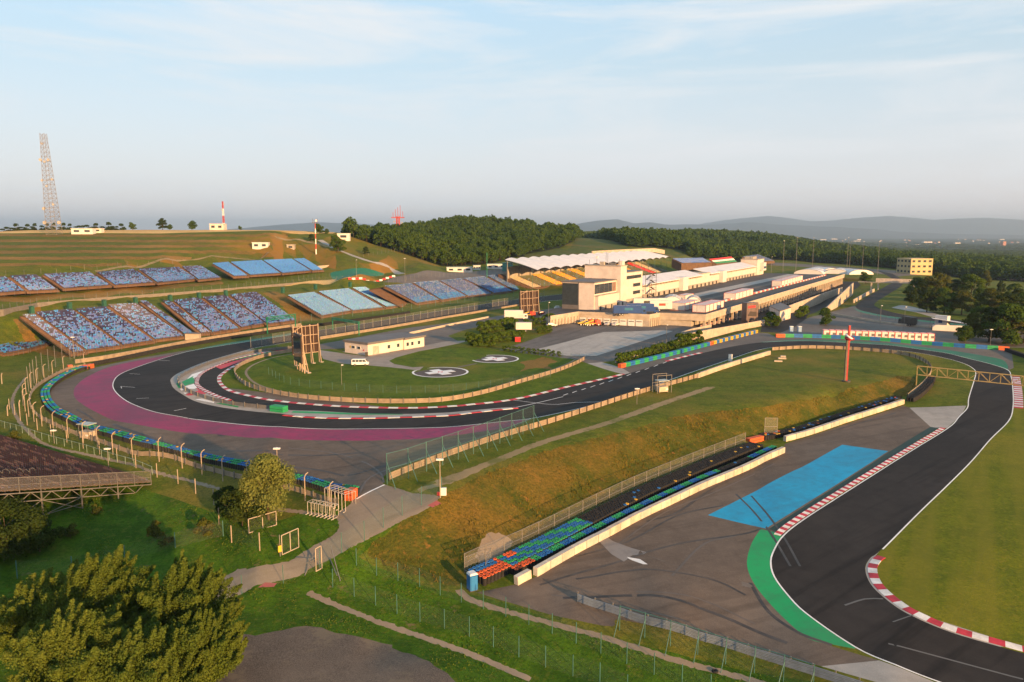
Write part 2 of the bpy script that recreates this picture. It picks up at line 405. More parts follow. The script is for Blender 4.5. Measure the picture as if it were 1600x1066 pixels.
def meshmat(name, col, alpha):
    """wire netting too fine to model wire by wire: mostly open"""
    m, nt, bs = newmat(name); out = [n for n in nt.nodes if n.type == 'OUTPUT_MATERIAL'][0]
    bs.inputs['Base Color'].default_value = (*col, 1); bs.inputs['Roughness'].default_value = .5; bs.inputs['Metallic'].default_value = .3
    t = N(nt, 'ShaderNodeBsdfTransparent'); mx = N(nt, 'ShaderNodeMixShader'); mx.inputs[0].default_value = alpha
    nt.links.new(t.outputs[0], mx.inputs[1]); nt.links.new(bs.outputs[0], mx.inputs[2]); nt.links.new(mx.outputs[0], out.inputs[0])
    MATS[name] = m; return m
def grass(name, lush, dry, dark, dryamt=.5, big=.02, slope=None, stripes=None, bare=None, dd=.25):
    m, nt, bs = newmat(name); pos = worldpos(nt)
    bs.inputs['Roughness'].default_value = .9; bs.inputs['Specular IOR Level'].default_value = .1
    a = noise(nt, pos, big, 5, .62); b = noise(nt, pos, .22, 5, .65); f = noise(nt, pos, 2.3, 4, .7)
    c = mixc(nt, ramp(nt, b, .42, .6), lush, dark)
    c = mixc(nt, ramp(nt, a, .62 - dryamt * .3, .72 - dryamt * .12), c, dry)
    c = mixc(nt, ramp(nt, f, .42, .62, 0, .55), c, tuple(k * .55 for k in dark))
    c = mixc(nt, ramp(nt, noise(nt, pos, .9, 6, .7), .53, .64, 0, .55), c, dry)
    if stripes:
        w = noise(nt, pos, stripes[0], 2, .5, sx=(stripes[1], stripes[2])); c = mixc(nt, ramp(nt, w, .4, .6, 0, .55), c, stripes[3])
    if slope:
        g = N(nt, 'ShaderNodeNewGeometry'); sp = N(nt, 'ShaderNodeSeparateXYZ'); nt.links.new(g.outputs['True Normal'], sp.inputs[0])
        c = mixc(nt, ramp(nt, sp.outputs['Z'], slope[0], slope[1], 1, 0), c, slope[2])
    if bare: c = mixc(nt, ramp(nt, noise(nt, pos, .35, 6, .7), .62, .7, 0, .8), c, bare)
    nt.links.new(c, bs.inputs['Base Color']); bump(nt, bs, mixc(nt, .5, f, noise(nt, pos, 6, 3, .7)), .7, dd); MATS[name] = m; return m
def asphalt(name, col, col2, streak=0.0, crack=None, clo=.6, rough=.75, ang=0.0, grain=.35):
    m, nt, bs = newmat(name); pos = worldpos(nt); bs.inputs['Roughness'].default_value = rough; bs.inputs['Specular IOR Level'].default_value = .1
    a = noise(nt, pos, .035, 5, .6); b = noise(nt, pos, .4, 5, .65); f = noise(nt, pos, 7, 3, .7)
    c = mixc(nt, ramp(nt, a, .4, .6), col, col2)
    c = mixc(nt, ramp(nt, b, .42, .7, 0, .6), c, tuple(k * .62 for k in col))
    c = mixc(nt, ramp(nt, noise(nt, pos, 1.6, 4, .7), .5, .72, 0, .4), c, tuple(k * 1.35 for k in col2))
    c = mixc(nt, ramp(nt, f, .35, .75, 0, grain), c, tuple(k * 1.7 for k in col2))
    if streak:
        w = noise(nt, pos, .5, 3, .6, sx=(.06, ang)); c = mixc(nt, ramp(nt, w, .5, .72, 0, streak), c, tuple(k * .35 for k in col))
    if crack: c = mixc(nt, ramp(nt, noise(nt, pos, .12, 6, .75), clo, clo + .08, 0, .75), c, crack)
    nt.links.new(c, bs.inputs['Base Color']); bump(nt, bs, f, .25, .02); MATS[name] = m; return m
# ------------------------------------------------------------------ ground materials
GR = grass('grass', (.1, .125, .01), (.18, .135, .024), (.062, .09, .007), .45, .03, dd=.4)
GR_LOW = grass('grass_low', (.058, .125, .006), (.1, .115, .014), (.032, .08, .004), .15, .05, bare=(.16, .11, .06), dd=.5)
GR_BANK = grass('grass_bank', (.1, .095, .013), (.2, .115, .02), (.055, .072, .008), .38, .06, bare=(.28, .13, .03), dd=.8)
GR_HILL = grass('grass_hill', (.1, .125, .008), (.19, .125, .018), (.07, .092, .007), .25, .012, slope=(.9, .97, (.22, .115, .02)), dd=.4)
GR_LAWN = grass('lawn_grass', (.125, .138, .006), (.18, .155, .014), (.085, .108, .006), .3, .03, stripes=(.35, .05, .55, (.155, .14, .014)), dd=.2)
GR_INF = grass('infield_grass', (.085, .13, .006), (.16, .14, .02), (.05, .092, .004), .25, .03, dd=.3)
STRAW = grass('straw', (.6, .37, .14), (.66, .44, .18), (.5, .3, .1), .5, .03)
A_TRACK = asphalt('asphalt_track', (.02, .017, .0155), (.032, .027, .0245), streak=.7, ang=.9, grain=.25)
A_RUN = asphalt('asphalt_runoff', (.088, .067, .053), (.136, .105, .083), streak=.35, ang=1.2)
A_GREY = asphalt('asphalt_grey', (.1, .085, .075), (.14, .12, .105))
A_LOT = asphalt('asphalt_lot', (.085, .075, .07), (.13, .115, .105), streak=.5, ang=.5)
CONC = asphalt('concrete_ground', (.26, .24, .22), (.32, .29, .26), grain=.2)
CONC2 = asphalt('concrete_light', (.3, .28, .26), (.36, .33, .3), grain=.2, streak=.3, ang=.4)
DIRT = asphalt('dirt', (.22, .18, .14), (.165, .14, .112), streak=.3, ang=1.0, crack=(.16, .14, .1))
DIRT2 = asphalt('dirt_path', (.27, .185, .095), (.2, .15, .075), crack=(.09, .1, .015), clo=.52, grain=.5)
STONY = asphalt('stony_ditch', (.24, .19, .14), (.17, .13, .09), crack=(.06, .06, .025), grain=.6)
GRAVEL = asphalt('gravel', (.05, .041, .035), (.1, .08, .064), crack=(.15, .12, .085), clo=.5, grain=1.0)
def paint(name, col, worn=.5, under=(.1, .085, .08), rough=.6, mark=None):
    m, nt, bs = newmat(name); pos = worldpos(nt); bs.inputs['Roughness'].default_value = rough
    c = mixc(nt, ramp(nt, noise(nt, pos, .05, 6, .75), .45, .6, 0, worn), col, under)
    c = mixc(nt, ramp(nt, noise(nt, pos, .5, 6, .75), .48, .66, 0, worn), c, under)
    c = mixc(nt, ramp(nt, noise(nt, pos, .3, 4, .6, sx=(.05, 1.1)), .55, .75, 0, worn * .7), c, (.03, .03, .03))
    nt.links.new(c, bs.inputs['Base Color']); MATS[name] = m; return m
PURPLE = paint('magenta_paint', (.235, .008, .062), .6, (.1, .02, .045))
GREENP = paint('green_paint', (.004, .27, .075), .4, (.04, .12, .06))
TEALP = paint('teal_paint', (.005, .13, .06), .4, (.05, .08, .06))
DGREEN = paint('dark_green_paint', (.003, .022, .012), .2, (.03, .05, .035))
BLUEP = paint('blue_paint', (.002, .27, .47), .35, (.02, .1, .18))
WHITE = paint('white_paint', (.72, .7, .68), .25, (.35, .33, .31))
RED = paint('red_paint', (.5, .025, .04), .3, (.25, .1, .1))
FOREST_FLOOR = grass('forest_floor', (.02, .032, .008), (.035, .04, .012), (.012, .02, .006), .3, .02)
def valley_mat():
    m, nt, bs = newmat('valley'); pos = worldpos(nt); bs.inputs['Roughness'].default_value = .95; bs.inputs['Specular IOR Level'].default_value = 0
    v = N(nt, 'ShaderNodeTexVoronoi', Scale=.0022); nt.links.new(pos, v.inputs['Vector'])
    s = N(nt, 'ShaderNodeSeparateColor'); nt.links.new(v.outputs['Color'], s.inputs[0])
    c = mixc(nt, ramp(nt, s.outputs[0], .68, .7), (.022, .038, .014), (.16, .14, .06))
    c = mixc(nt, ramp(nt, s.outputs[1], .72, .74), c, (.07, .09, .03))
    c = mixc(nt, ramp(nt, noise(nt, pos, .0016, 5, .6), .45, .52), c, (.02, .034, .013))
    c = mixc(nt, ramp(nt, noise(nt, pos, .02, 5, .7), .4, .7, 0, .6), c, (.014, .022, .01))
    nt.links.new(c, bs.inputs['Base Color']); MATS['valley'] = m; return m
VALLEY = valley_mat()

# ------------------------------------------------------------------ lines of the circuit (photo pixels -> ground)
E_OUT = [(1000,447),(880,459.5),(800,469),(720,481),(640,493.5),(560,507),(480,519),(400,532),(342,541),(300,548),(255,560),(213,574),(187,585),(177,596),(177,608),(190,622),(212,634),(250,646),(300,655),(399,665.5),(500,670.5),(600,670),(660,669),(720,666),(785,659),(832,654),(899,640),(945,628),(992,614),(1022,603),(1078,583),(1140,562),(1182,548),(1214,542.5),(1257,541),(1320,541.5),(1345,544),(1430,551),(1473,559),(1505,568),(1520,576),(1524,583),(1521,596),(1513,622),(1511,637),(1498,651),(1479,670),(1395,722),(1310,776),(1250,815),(1222,838),(1208,860),(1203,878),(1208,900),(1228,928),(1260,960),(1336,1012),(1400,1040),(1466,1066),(1560,1098)]
E_FAR = [(720,635),(805,625),(890,605),(977,585),(1044,565),(1099,551.5),(1150,540.5),(1193,535),(1260,533),(1345,537),(1409,542),(1473,551),(1515,561),(1558,572),(1575,579),(1579,588),(1582,609),(1582,637),(1575,658),(1547,686),(1512,726),(1440,796),(1378,858),(1360,872),(1352,888),(1360,912),(1384,936),(1420,960),(1480,986),(1560,1010),(1640,1030),(1720,1046)]
E_ISL = [(1000,451.5),(890,467),(800,479),(700,494.5),(600,511.5),(520,524),(440,537),(389,546),(325,564),(283,581),(268,591),(267,598),(274,609),(300,625),(337,635),(387,642),(425,645.5),(500,651.5),(586,652),(693,648.5),(735,644),(780,639),(807,636.5)]
I_IN = [(560,527),(500,538),(461,544),(420,549),(368,560),(334,572),(312,583),(304,594),(306,604),(325,615.5),(355,626.5),(400,635),(447,640.5),(500,642.5),(565,646),(629,647),(693,645),(735,641.5),(780,637.5),(807,636)]
I_OUT = [(577,537),(530,545),(470,548),(406,557),(368,570),(346,583),(339,591),(341,600),(355,611),(389,620),(423,626.5),(475,632),(550,637),(650,638.5),(720,635)]
L_OUT, L_FAR, L_ISL, L_IIN, L_IOUT = spx(E_OUT), spx(E_FAR), spx(E_ISL), spx(I_IN), spx(I_OUT)

REG = []            # (region, polygon [(x, y)]) later ones win
def reg(name, pts, spline=False, closed=True, wob=0.0):
    if pts and not isinstance(pts[0], Vector): pts = px(pts)
    if spline: pts = spl(pts, 5, True)
    if wob:
        pts = resample(pts + [pts[0]], wob * 2.2)[:-1]
        pts = [p + Vector((RNG.normal(0, wob * .45), RNG.normal(0, wob * .45), 0)) for p in pts]
    REG.append((name, [(p.x, p.y) for p in pts]))
RMAT = {'grass': GR}
def rm(name, mat): RMAT[name] = mat
# grass areas
rm('grass_foreground', GR_LOW)
reg('grass_foreground', [(-300,690),(60,690),(230,765),(330,800),(430,815),(520,790),(548,780),(600,770),(660,790),(560,870),(600,890),(660,915),(740,930),(800,945),(900,985),(1300,1070),(1300,1200),(-500,1200),(-500,800)])
rm('grass_bank', GR_BANK)
reg('grass_bank', px([(684,782),(705,768),(760,742),(850,706),(920,687),(980,673),(1076,648),(1161,639),(1257,625),(1320,608.5),(1370,598),(1405,588),(1432,590),(1428,606),(1409,620),(1345,636),(1260,660),(1190,692),(1100,720),(1000,760),(860,828),(760,892),(730,915),(660,905),(600,880),(570,862),(610,830),(650,802)]), True, wob=.5)
rm('grass_hillside', GR_HILL)
reg('grass_hillside', px([(-500,484),(0,488),(200,470),(440,446),(560,438),(620,430),(690,417)]) + [PD(545,600), PD(540,640), PD(200,640), PD(-700,640)])
rm('terrace_slope', grass('terrace_slope', (.2, .11, .026), (.27, .15, .04), (.12, .09, .018), .6, .03))
for va, vb, u1 in ((416,411.5,190),(405.5,401,300),(396,391.5,400),(387,383,430),(378.5,374.5,440),(370,366.5,450)):
    us = list(range(-440, u1, 40)) + [u1]; nz = [RNG.normal(0, .5) for _ in us]
    reg('terrace_slope', [P(u, va + n) for u, n in zip(us, nz)] + [P(u, vb + n * .6) for u, n in zip(us[::-1], nz[::-1])], wob=.8)
for pts in ([(-40,466),(0,463.5),(100,459),(175,452),(240,448.5),(310,443),(345,439.5),(350,444),(240,456),(100,466),(0,471)], [(430,456),(452,464),(506,500),(468,503),(410,458)], [(22,500),(38,497),(118,556),(90,560)]): reg('terrace_slope', pts, wob=.6)
rm('straw_field', STRAW)
reg('straw_field', [(425,446),(470,441),(520,436),(548,434),(556,438),(500,444),(450,447)], wob=.8)
reg('straw_field', [P(-300,364.6), P(0,364.6), P(250,365), P(470,366), P(520,365)] + [PD(540,640), PD(300,680), PD(-200,680), PD(-500,660)])
rm('infield_lawn', GR_INF)
reg('infield_lawn', L_IOUT[8:] + spx([(720,635),(805,625),(890,605),(960,583),(918,566),(901,561),(780,546),(700,545),(600,546),(530,549)]))
rm('lawn', GR_LAWN)
reg('lawn', L_FAR[140:] + px([(1800,1040),(2100,900),(1900,600),(1640,560)]))
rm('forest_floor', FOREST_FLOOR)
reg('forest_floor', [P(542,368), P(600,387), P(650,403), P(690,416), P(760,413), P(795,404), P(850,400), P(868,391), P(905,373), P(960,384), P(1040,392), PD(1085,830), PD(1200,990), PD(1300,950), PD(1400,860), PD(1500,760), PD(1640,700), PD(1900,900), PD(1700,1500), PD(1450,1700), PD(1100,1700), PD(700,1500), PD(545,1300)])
rm('hill_clearing', grass('clearing', (.07, .1, .016), (.15, .11, .035), (.05, .075, .012), .4, .03))
reg('hill_clearing', [P(820,398), P(868,388), P(900,372), P(912,370.5), P(960,378), P(1020,386), P(1075,396), P(1060,401), P(960,400), P(850,403)], True)
# asphalt and paint
rm('runoff_asphalt', A_RUN); rm('main_track', A_TRACK); rm('inner_track', A_TRACK)
reg('runoff_asphalt', spx([(300,546),(240,556),(178,568),(140,578),(105,592),(82,606),(77,620),(82,634),(105,653),(160,678),(225,696),(300,716),(400,738),(470,755),(552,774)]) + px([(556,780),(600,758),(595,748),(610,736),(640,724),(685,710),(775,682),(832,654),(720,650),(300,600)]))
reg('runoff_asphalt', spx([(803,914),(830,905),(900,863),(1000,812),(1100,763),(1225,708)],3) + px([(1226,694),(1262,683),(1340,657),(1411,634),(1421,637),(1470,665),(1310,770),(1205,860),(1300,1010),(1374,1032),(1283,1041)]) + spx([(1283,1041),(1209,1023),(1130,1004),(1049,984),(1000,974),(962,968),(957,979),(900,969),(844,956),(790,940),(745,926)],3))
rm('apron', A_GREY)
reg('apron', spx([(300,548),(240,556.5),(178,568),(140,577.5),(150,582)],3) + spx([(178,578),(240,561),(300,547.5)],3))
reg('apron', px([(1055,564),(985,583.5),(962,578),(966,574),(985,571),(1060,553),(1120,536),(1180,519.5),(1200,521),(1215,528),(1260,527),(1330,529),(1450,535),(1572,544),(1581,552),(1584,575),(1575,579),(1515,561),(1409,542),(1260,533),(1193,535),(1150,541),(1099,552)]))
rm('concrete_apron', CONC)
reg('concrete_apron', [(1421,637),(1460,636),(1510,634),(1503,647),(1480,669),(1455,668)])
reg('concrete_apron', [(1283,1041),(1374,1032),(1470,1070),(1400,1075)])
reg('concrete_apron', spx([(918,568),(945,577),(977,585.5),(985,584),(975,577),(962,572),(940,566)],3))
reg('concrete_apron', L_FAR[30*6:] [0:0] or spx([(1378,857),(1366,872),(1362,888),(1372,912),(1400,938),(1440,960),(1500,980),(1560,1000),(1560,1011),(1480,987),(1420,961),(1384,937),(1360,913),(1352,888),(1360,871)],3))
rm('magenta_runoff', PURPLE)
pu_out = spx([(274,553.5),(213,564),(170,574),(136,589),(119,603),(115,613),(119,624),(137,637),(162,650),(200,661),(250,670),(325,678),(400,684.5),(470,687.5),(525,688.5),(600,687.5),(660,685.5),(735,677),(790,668),(834,653.5)])
reg('magenta_runoff', pu_out + [p for p in L_OUT if False] + spx([(834,653.5),(785,659.5),(720,666.5),(660,669.5),(600,670.5),(500,671),(399,666),(300,655.5),(250,646.5),(212,634.5),(190,622.5),(177,608.5),(177,596),(187,585),(213,573.5),(255,559.5),(274,553.5)]))
i_up = min(range(len(L_OUT)), key=lambda i: (L_OUT[i] - P(832,654)).length)
i_fr = len(L_FAR)
reg('main_track', L_OUT[:i_up+1] + [L_ISL[-1]] + L_ISL[::-1])
reg('main_track', L_FAR + L_OUT[i_up:][::-1] + L_ISL[-1:] + spx([(780,639),(735,644),(700,640)],2))
reg('inner_track', L_IOUT + spx([(720,635),(805,625),(850,628)],3) + L_IIN[::-1])
rm('pit_lane', A_GREY)
reg('pit_lane', [(500,538),(560,527),(640,512),(700,505),(790,492),(850,484),(905,478),(960,486),(860,500),(815,503),(770,506),(728,515),(700,525),(720,535),(660,541),(577,537),(530,545),(470,548),(461,544)])
rm('island', CONC)
reg('island', L_ISL[42:] + L_IIN[18:][::-1])
rm('teal_verge', TEALP)
reg('teal_verge', spx([(1186,534.5),(1260,530.5),(1345,533.5),(1409,538.5),(1473,546),(1537,556),(1565,562),(1574,570),(1575,579)]) + spx([(1575,579),(1558,572),(1515,561),(1473,551),(1409,542),(1345,537),(1260,533),(1193,535)]))
reg('teal_verge', spx([(274,553),(342,538.5),(400,529.5),(480,516.5),(480,519.2),(400,532.2),(342,541.2),(300,548.2)],3))
rm('blue_patch', BLUEP); reg('blue_patch', [(1106,805),(1316,695),(1388,705),(1197,826)])
rm('dark_green_strip', DGREEN); reg('dark_green_strip', [(1201,827),(1391,705),(1454,667),(1466,669),(1400,710),(1219,832)])
rm('green_patch', GREENP)
reg('green_patch', px([(1188,827),(1220,833),(1222,838)]) + spx([(1222,838),(1208,860),(1203,878),(1208,900),(1228,928),(1260,960),(1336,1012)]) + spx([(1336,1014),(1300,1007),(1268,1000),(1240,980),(1200,940),(1176,908),(1167,880),(1174,850),(1188,827)]))
# infield yards
rm('yard', asphalt('yard_asphalt', (.2, .17, .15), (.25, .215, .185)))
reg('yard', [(498,547),(527,551),(577,557),(663,540),(693,534),(735,532),(716,537),(655,549),(618,559),(608,564),(616,569),(645,574),(662,573),(655,579),(610,574),(575,571),(533,568),(505,561)])
rm('vehicle_lot', A_LOT)
reg('vehicle_lot', [(780,547),(800,541),(862,519),(863,506),(906,500),(1034,505),(1100,508),(1075,518),(1060,530),(1010,547),(960,564),(940,566),(918,568),(901,562),(850,556)])
rm('lot_slab', CONC2); reg('lot_slab', [(838,546),(943,519),(1036,516),(1052,517.5),(932,556),(885,556)])
rm('lower_road', A_TRACK)
reg('lower_road', [(1080,520),(1095,503),(1166,482),(1317,440),(1340,440),(1345,446),(1262,492),(1255,510),(1220,520),(1188,519),(1193,500),(1166,507)])
rm('rear_track', A_TRACK); rm('rear_asphalt', A_GREY)
reg('rear_asphalt', [(1212,523),(1240,512),(1262,497),(1300,487),(1335,478),(1388,487),(1430,495),(1511,503),(1600,520),(1700,530),(1700,545),(1575,543),(1450,533),(1330,526),(1260,525)])
reg('rear_asphalt', [(1190,414),(1290,419),(1350,424),(1405,432),(1440,430),(1400,423),(1300,416),(1200,410)])
reg('rear_track', spx([(1371,423),(1390,433),(1396,440),(1383,448),(1355,464),(1338,476),(1345,485),(1388,494),(1452,501.5),(1511,508)]) + spx([(1511,502),(1473,497.5),(1430,494.5),(1394,488),(1370,480),(1368,473),(1388,460),(1407,448),(1411,438),(1395,428)]))
reg('teal_verge', spx([(1333,481),(1345,488),(1388,496.5),(1452,504),(1520,511),(1520,508.5),(1452,501.5),(1388,494),(1345,485.5)],3))
rm('concrete_path', CONC)
reg('concrete_path', spx([(1393,481),(1410,477),(1440,483),(1480,497),(1460,496),(1430,488)],3))
# tracks and lanes
rm('dirt_road', DIRT)
reg('dirt_road', px([(552,774),(556,780),(600,757),(690,777)]) + spx([(690,777),(670,793),(640,808),(588,836),(521,872),(481,891),(400,915),(336,937),(270,950)],3) + spx([(270,925),(290,912),(371,890),(400,886),(481,858),(512,842),(530,825),(527,805),(548,788)],3), wob=.14)
rm('dirt_track', DIRT2)
def rut(pts, w0, w1, name):
    L = spx(pts, 5); a = offset(L, w0); b = offset(L, w1); reg(name, a + b[::-1], wob=.3 if name == 'dirt_track' else .18)
rut([(690,757),(730,743),(785,722),(840,699),(885,684),(959,662),(1020,639),(1070,622),(1118,606)], .3, 2.3, 'dirt_track')
rut([(650,765),(700,750),(760,722),(800,706),(860,684),(920,668),(990,645),(1050,624),(1110,604)], -1.6, .0, 'dirt_track')
rut([(150,424),(215,418),(280,407),(330,400),(420,394)], -1.2, 1.2, 'dirt_track')
rut([(500,375),(520,387),(545,397),(580,409),(612,420),(628,428)], -2.0, 2.0, 'concrete_path')
rut([(430,370),(460,374),(488,379),(515,386)], -1.6, 1.6, 'dirt_track')
rm('stand_road', A_GREY)
reg('stand_road', [(600,441),(620,432),(650,427),(700,426),(800,418),(850,417),(850,424),(780,430),(700,438),(640,444)])
rm('ditch', STONY)
rut([(481 + (829 - 481) * k / 16, 926 + (1062 - 926) * k / 16 + 3 * math.sin(k * .4)) for k in range(17)], -.5, .5, 'ditch')
rut([(716,922),(726,931)] + [(740 + (1250 - 740) * k / 18, 939 + (1086 - 939) * k / 18 + 1.5 * math.sin(k * .7)) for k in range(19)], -.5, .5, 'ditch')
rut([(40,590),(20,622),(28,655),(62,690),(130,709),(220,730),(300,752),(380,775),(470,800),(540,808)], -.35, .35, 'ditch')
rm('gravel_yard', GRAVEL)
reg('gravel_yard', px([(300,1110),(335,1040),(352,1010),(371,992),(425,988),(481,977),(540,992),(590,1004),(640,1020),(669,1034),(700,1058),(760,1120)]), True, wob=.5)
rm('bare_soil', STONY)
reg('bare_soil', [(745,870),(757,838),(775,832),(800,845),(790,862),(760,885)], True, wob=.3)
reg('terrace_slope', [(812,566),(835,562),(850,558),(870,565),(855,570),(862,577),(835,575),(812,581),(822,572)], True, wob=.5)
rm('green_mound', paint('green_tarp', (.006, .12, .05), .2, (.03, .1, .05)))
reg('green_mound', [(516,428),(540,421.5),(580,421),(600,428),(590,432),(540,434)], True)
rm('rubber_mat', paint('mat_red', (.24, .06, .06), .4)); reg('rubber_mat', [(403,918),(414,910),(433,911),(428,917)]); reg('rubber_mat', [(668,790),(682,782),(690,787),(676,793)])

def build_ground():
    verts, edges = [], []
    def addpoly(pl):
        pts = []
        for i, a in enumerate(pl):
            b = pl[(i + 1) % len(pl)]; L = math.hypot(b[0] - a[0], b[1] - a[1]); d = max(2.0, math.hypot(*a) * .012)
            n = max(1, int(L / d))
            pts += [(a[0] + (b[0] - a[0]) * k / n, a[1] + (b[1] - a[1]) * k / n) for k in range(n)]
        o = len(verts); verts.extend(Vector(p) for p in pts)
        edges.extend((o + i, o + (i + 1) % len(pts)) for i in range(len(pts)))
    for _, pl in REG: addpoly(pl)
    th = np.linspace(TH0, TH1, 150); rr = np.exp(np.linspace(LR0, LR1, 215))
    for r in rr:
        for t in th:
            t2 = t + RNG.normal(0, .0015); verts.append(Vector((r * math.sin(t2), r * math.cos(t2))))
    vs, _e, fs, _a, _b, _c = delaunay_2d_cdt(verts, edges, [], 0, 1e-4)
    X = np.array([(v.x, v.y) for v in vs]); F = np.array(fs)
    cen = X[F].mean(1); Z = TZa(X[:, 0], X[:, 1])
    lab = np.zeros(len(F), int); names = ['grass']
    rad = np.hypot(cen[:, 0], cen[:, 1])
    names.append('valley'); RMAT['valley'] = VALLEY
    lab[rad > 1500] = 1
    for nm, pl in REG:
        if nm not in names: names.append(nm)
        A = np.array(pl); lo, hi = A.min(0), A.max(0)
        idx = np.where(((cen >= lo) & (cen <= hi)).all(1))[0]
        if len(idx) == 0: continue
        q = cen[idx]; ins = np.zeros(len(idx), bool); B = np.roll(A, -1, 0)
        for (x1, y1), (x2, y2) in zip(A, B):
            if y1 == y2: continue
            c = ((y1 > q[:, 1]) != (y2 > q[:, 1])) & (q[:, 0] < (x2 - x1) * (q[:, 1] - y1) / (y2 - y1) + x1); ins ^= c
        lab[idx[ins]] = names.index(nm)
    for k, nm in enumerate(names):
        f = F[lab == k]
        if len(f) == 0: continue
        u, inv = np.unique(f, return_inverse=True); inv = inv.reshape(f.shape)
        me = bpy.data.meshes.new(nm); me.from_pydata([(X[i, 0], X[i, 1], Z[i]) for i in u], [], inv.tolist()); me.materials.append(RMAT[nm])
        me.polygons.foreach_set('use_smooth', [True] * len(f)); me.update()
        o = bpy.data.objects.new(nm, me); C.objects.link(o); tag(o, kind='structure')
build_ground()

# ------------------------------------------------------------------ painted lines and kerbs
def strip(name, line, w0, w1, mat, dz=.015):
    line = [drop(p) for p in resample(line, 1.2)]
    mb = MB(); vs = []
    for i, p in enumerate(line):
        n = side(line, i)[1]
        for w in (w0, w1):
            q = p + n * w; vs.append((q.x, q.y, TZ(q.x, q.y) + dz))
    k = len(line); up = w1 > w0
    mb.add(vs, [(2*i, 2*i+2, 2*i+3, 2*i+1) if up else (2*i, 2*i+1, 2*i+3, 2*i+2) for i in range(k - 1)], mat)
    o = mb.build(name); tag(o, kind='structure'); return o
def sub(line, a, b):
    pa, pb = P(*a), P(*b)
    i = min(range(len(line)), key=lambda k: (line[k] - pa).length); j = min(range(len(line)), key=lambda k: (line[k] - pb).length)
    return line[min(i, j):max(i, j) + 1]
LW = .22
for ln, a, b in ((L_OUT, (880,459.5), (832,654)), (L_OUT, (832,654), (1560,1098)), (L_FAR, (1193,535), (1378,858)), (L_IOUT, (470,548), (339,591)), (L_ISL, (890,467), (389,546))):
    s_ = -1 if ln is L_FAR else 1
    strip('edge_line', sub(ln, a, b), 0, (LW if ln is not L_ISL else -LW), WHITE)
KW = M('kerb_white', (.66, .63, .6), .6, .2, .6); KR = M('kerb_red', (.46, .028, .045), .6, .25, .6); KG = M('kerb_green', (.012, .2, .08), .6, .2)
def kerb(line, w0, w1, cols, step, h=.07):
    line = [drop(p) for p in spaced(line, step / 2)]; mb = MB()
    for i in range(len(line) - 1):
        a, b = line[i], line[i + 1]; na, nb = side(line, i)[1], side(line, i + 1)[1]
        q = [a + na * w0, b + nb * w0, b + nb * w1, a + na * w1]
        t = [(p.x, p.y, TZ(p.x, p.y) + .03 + (h if k in (2, 3) else 0)) for k, p in enumerate(q)]
        g = [(p.x, p.y, TZ(p.x, p.y) - .1) for p in q]; m = cols[(i // 2) % len(cols)]
        mb.add(g + t, [(4, 5, 6, 7) if w1 > w0 else (7, 6, 5, 4), (0, 1, 5, 4), (3, 7, 6, 2), (0, 4, 7, 3), (1, 2, 6, 5)], m)
    o = mb.build('kerb'); tag(o, kind='structure'); return o
kerb(sub(L_OUT, (1479,670), (1222,838)), -.25, -1.25, [KR, KW], .95)
kerb(sub(L_FAR, (1366,866), (1640,1030)), .3, 1.5, [KR, KW], 1.7)
kerb(sub(L_FAR, (1579,588), (1582,637)), .3, 2.2, [KR, KW], 1.3)
kerb(L_IOUT[3*6:] + sub(L_FAR, (720,635), (977,585))[1:], .1, 1.1, [KW, KR], 2.3)
kerb(sub(L_ISL, (450,648), (807,637)), -.15, -1.3, [KR, KW], 2.6)
kerb(sub(L_IIN, (470,544), (355,626)), 0, -1.3 if False else -1.0, [KW, KW, KR], 1.0) if False else None
kerb(sub(L_IIN, (420,549), (355,626)), .15, 1.15, [KW, KR], 1.1)
kerb(sub(L_FAR, (1044,565), (1099,551)), .2, 1.2, [KR, KW], 2.2)
# painted panels on the hairpin island
def patch(name, pts, mat, dz=.02):
    mb = MB(); q = [P(*p) for p in pts]; mb.add([(p.x, p.y, p.z + dz) for p in q], [tuple(range(len(q)))], mat)
    o = mb.build(name); tag(o, kind='structure'); return o
for pts, mt in (([(336,573),(400,555),(390,560),(345,577)], RED), ([(352,566),(388,556),(440,547),(430,549.5)], GREENP), ([(292,593),(300,585),(335,574),(315,583),(306,590)], WHITE), ([(284,597),(302,588),(304,597),(303,599),(289,603)], GREENP), ([(289,604),(303,600),(308,606),(299,610)], WHITE), ([(300,611),(308,606.5),(322,615),(318,618)], RED),
                ([(275,600),(281,597),(287,604),(279,607)], GREENP), ([(281,608),(288,605),(297,612),(289,616)], WHITE), ([(290,617),(298,613),(312,619),(304,624)], RED), ([(337,630.5),(346,630),(373,635),(372,637)], GREENP), ([(312,622),(335,628),(334,630),(305,624.5)], WHITE),
                ([(455,645),(500,646.5),(560,648.3),(630,648.2),(629,647.2),(565,646.3),(500,643.5),(458,642.5)], GREENP), ([(418,550),(460,544.5),(500,538.5),(498,541),(455,547.5)], RED)):
    patch('island_paint', pts, mt)
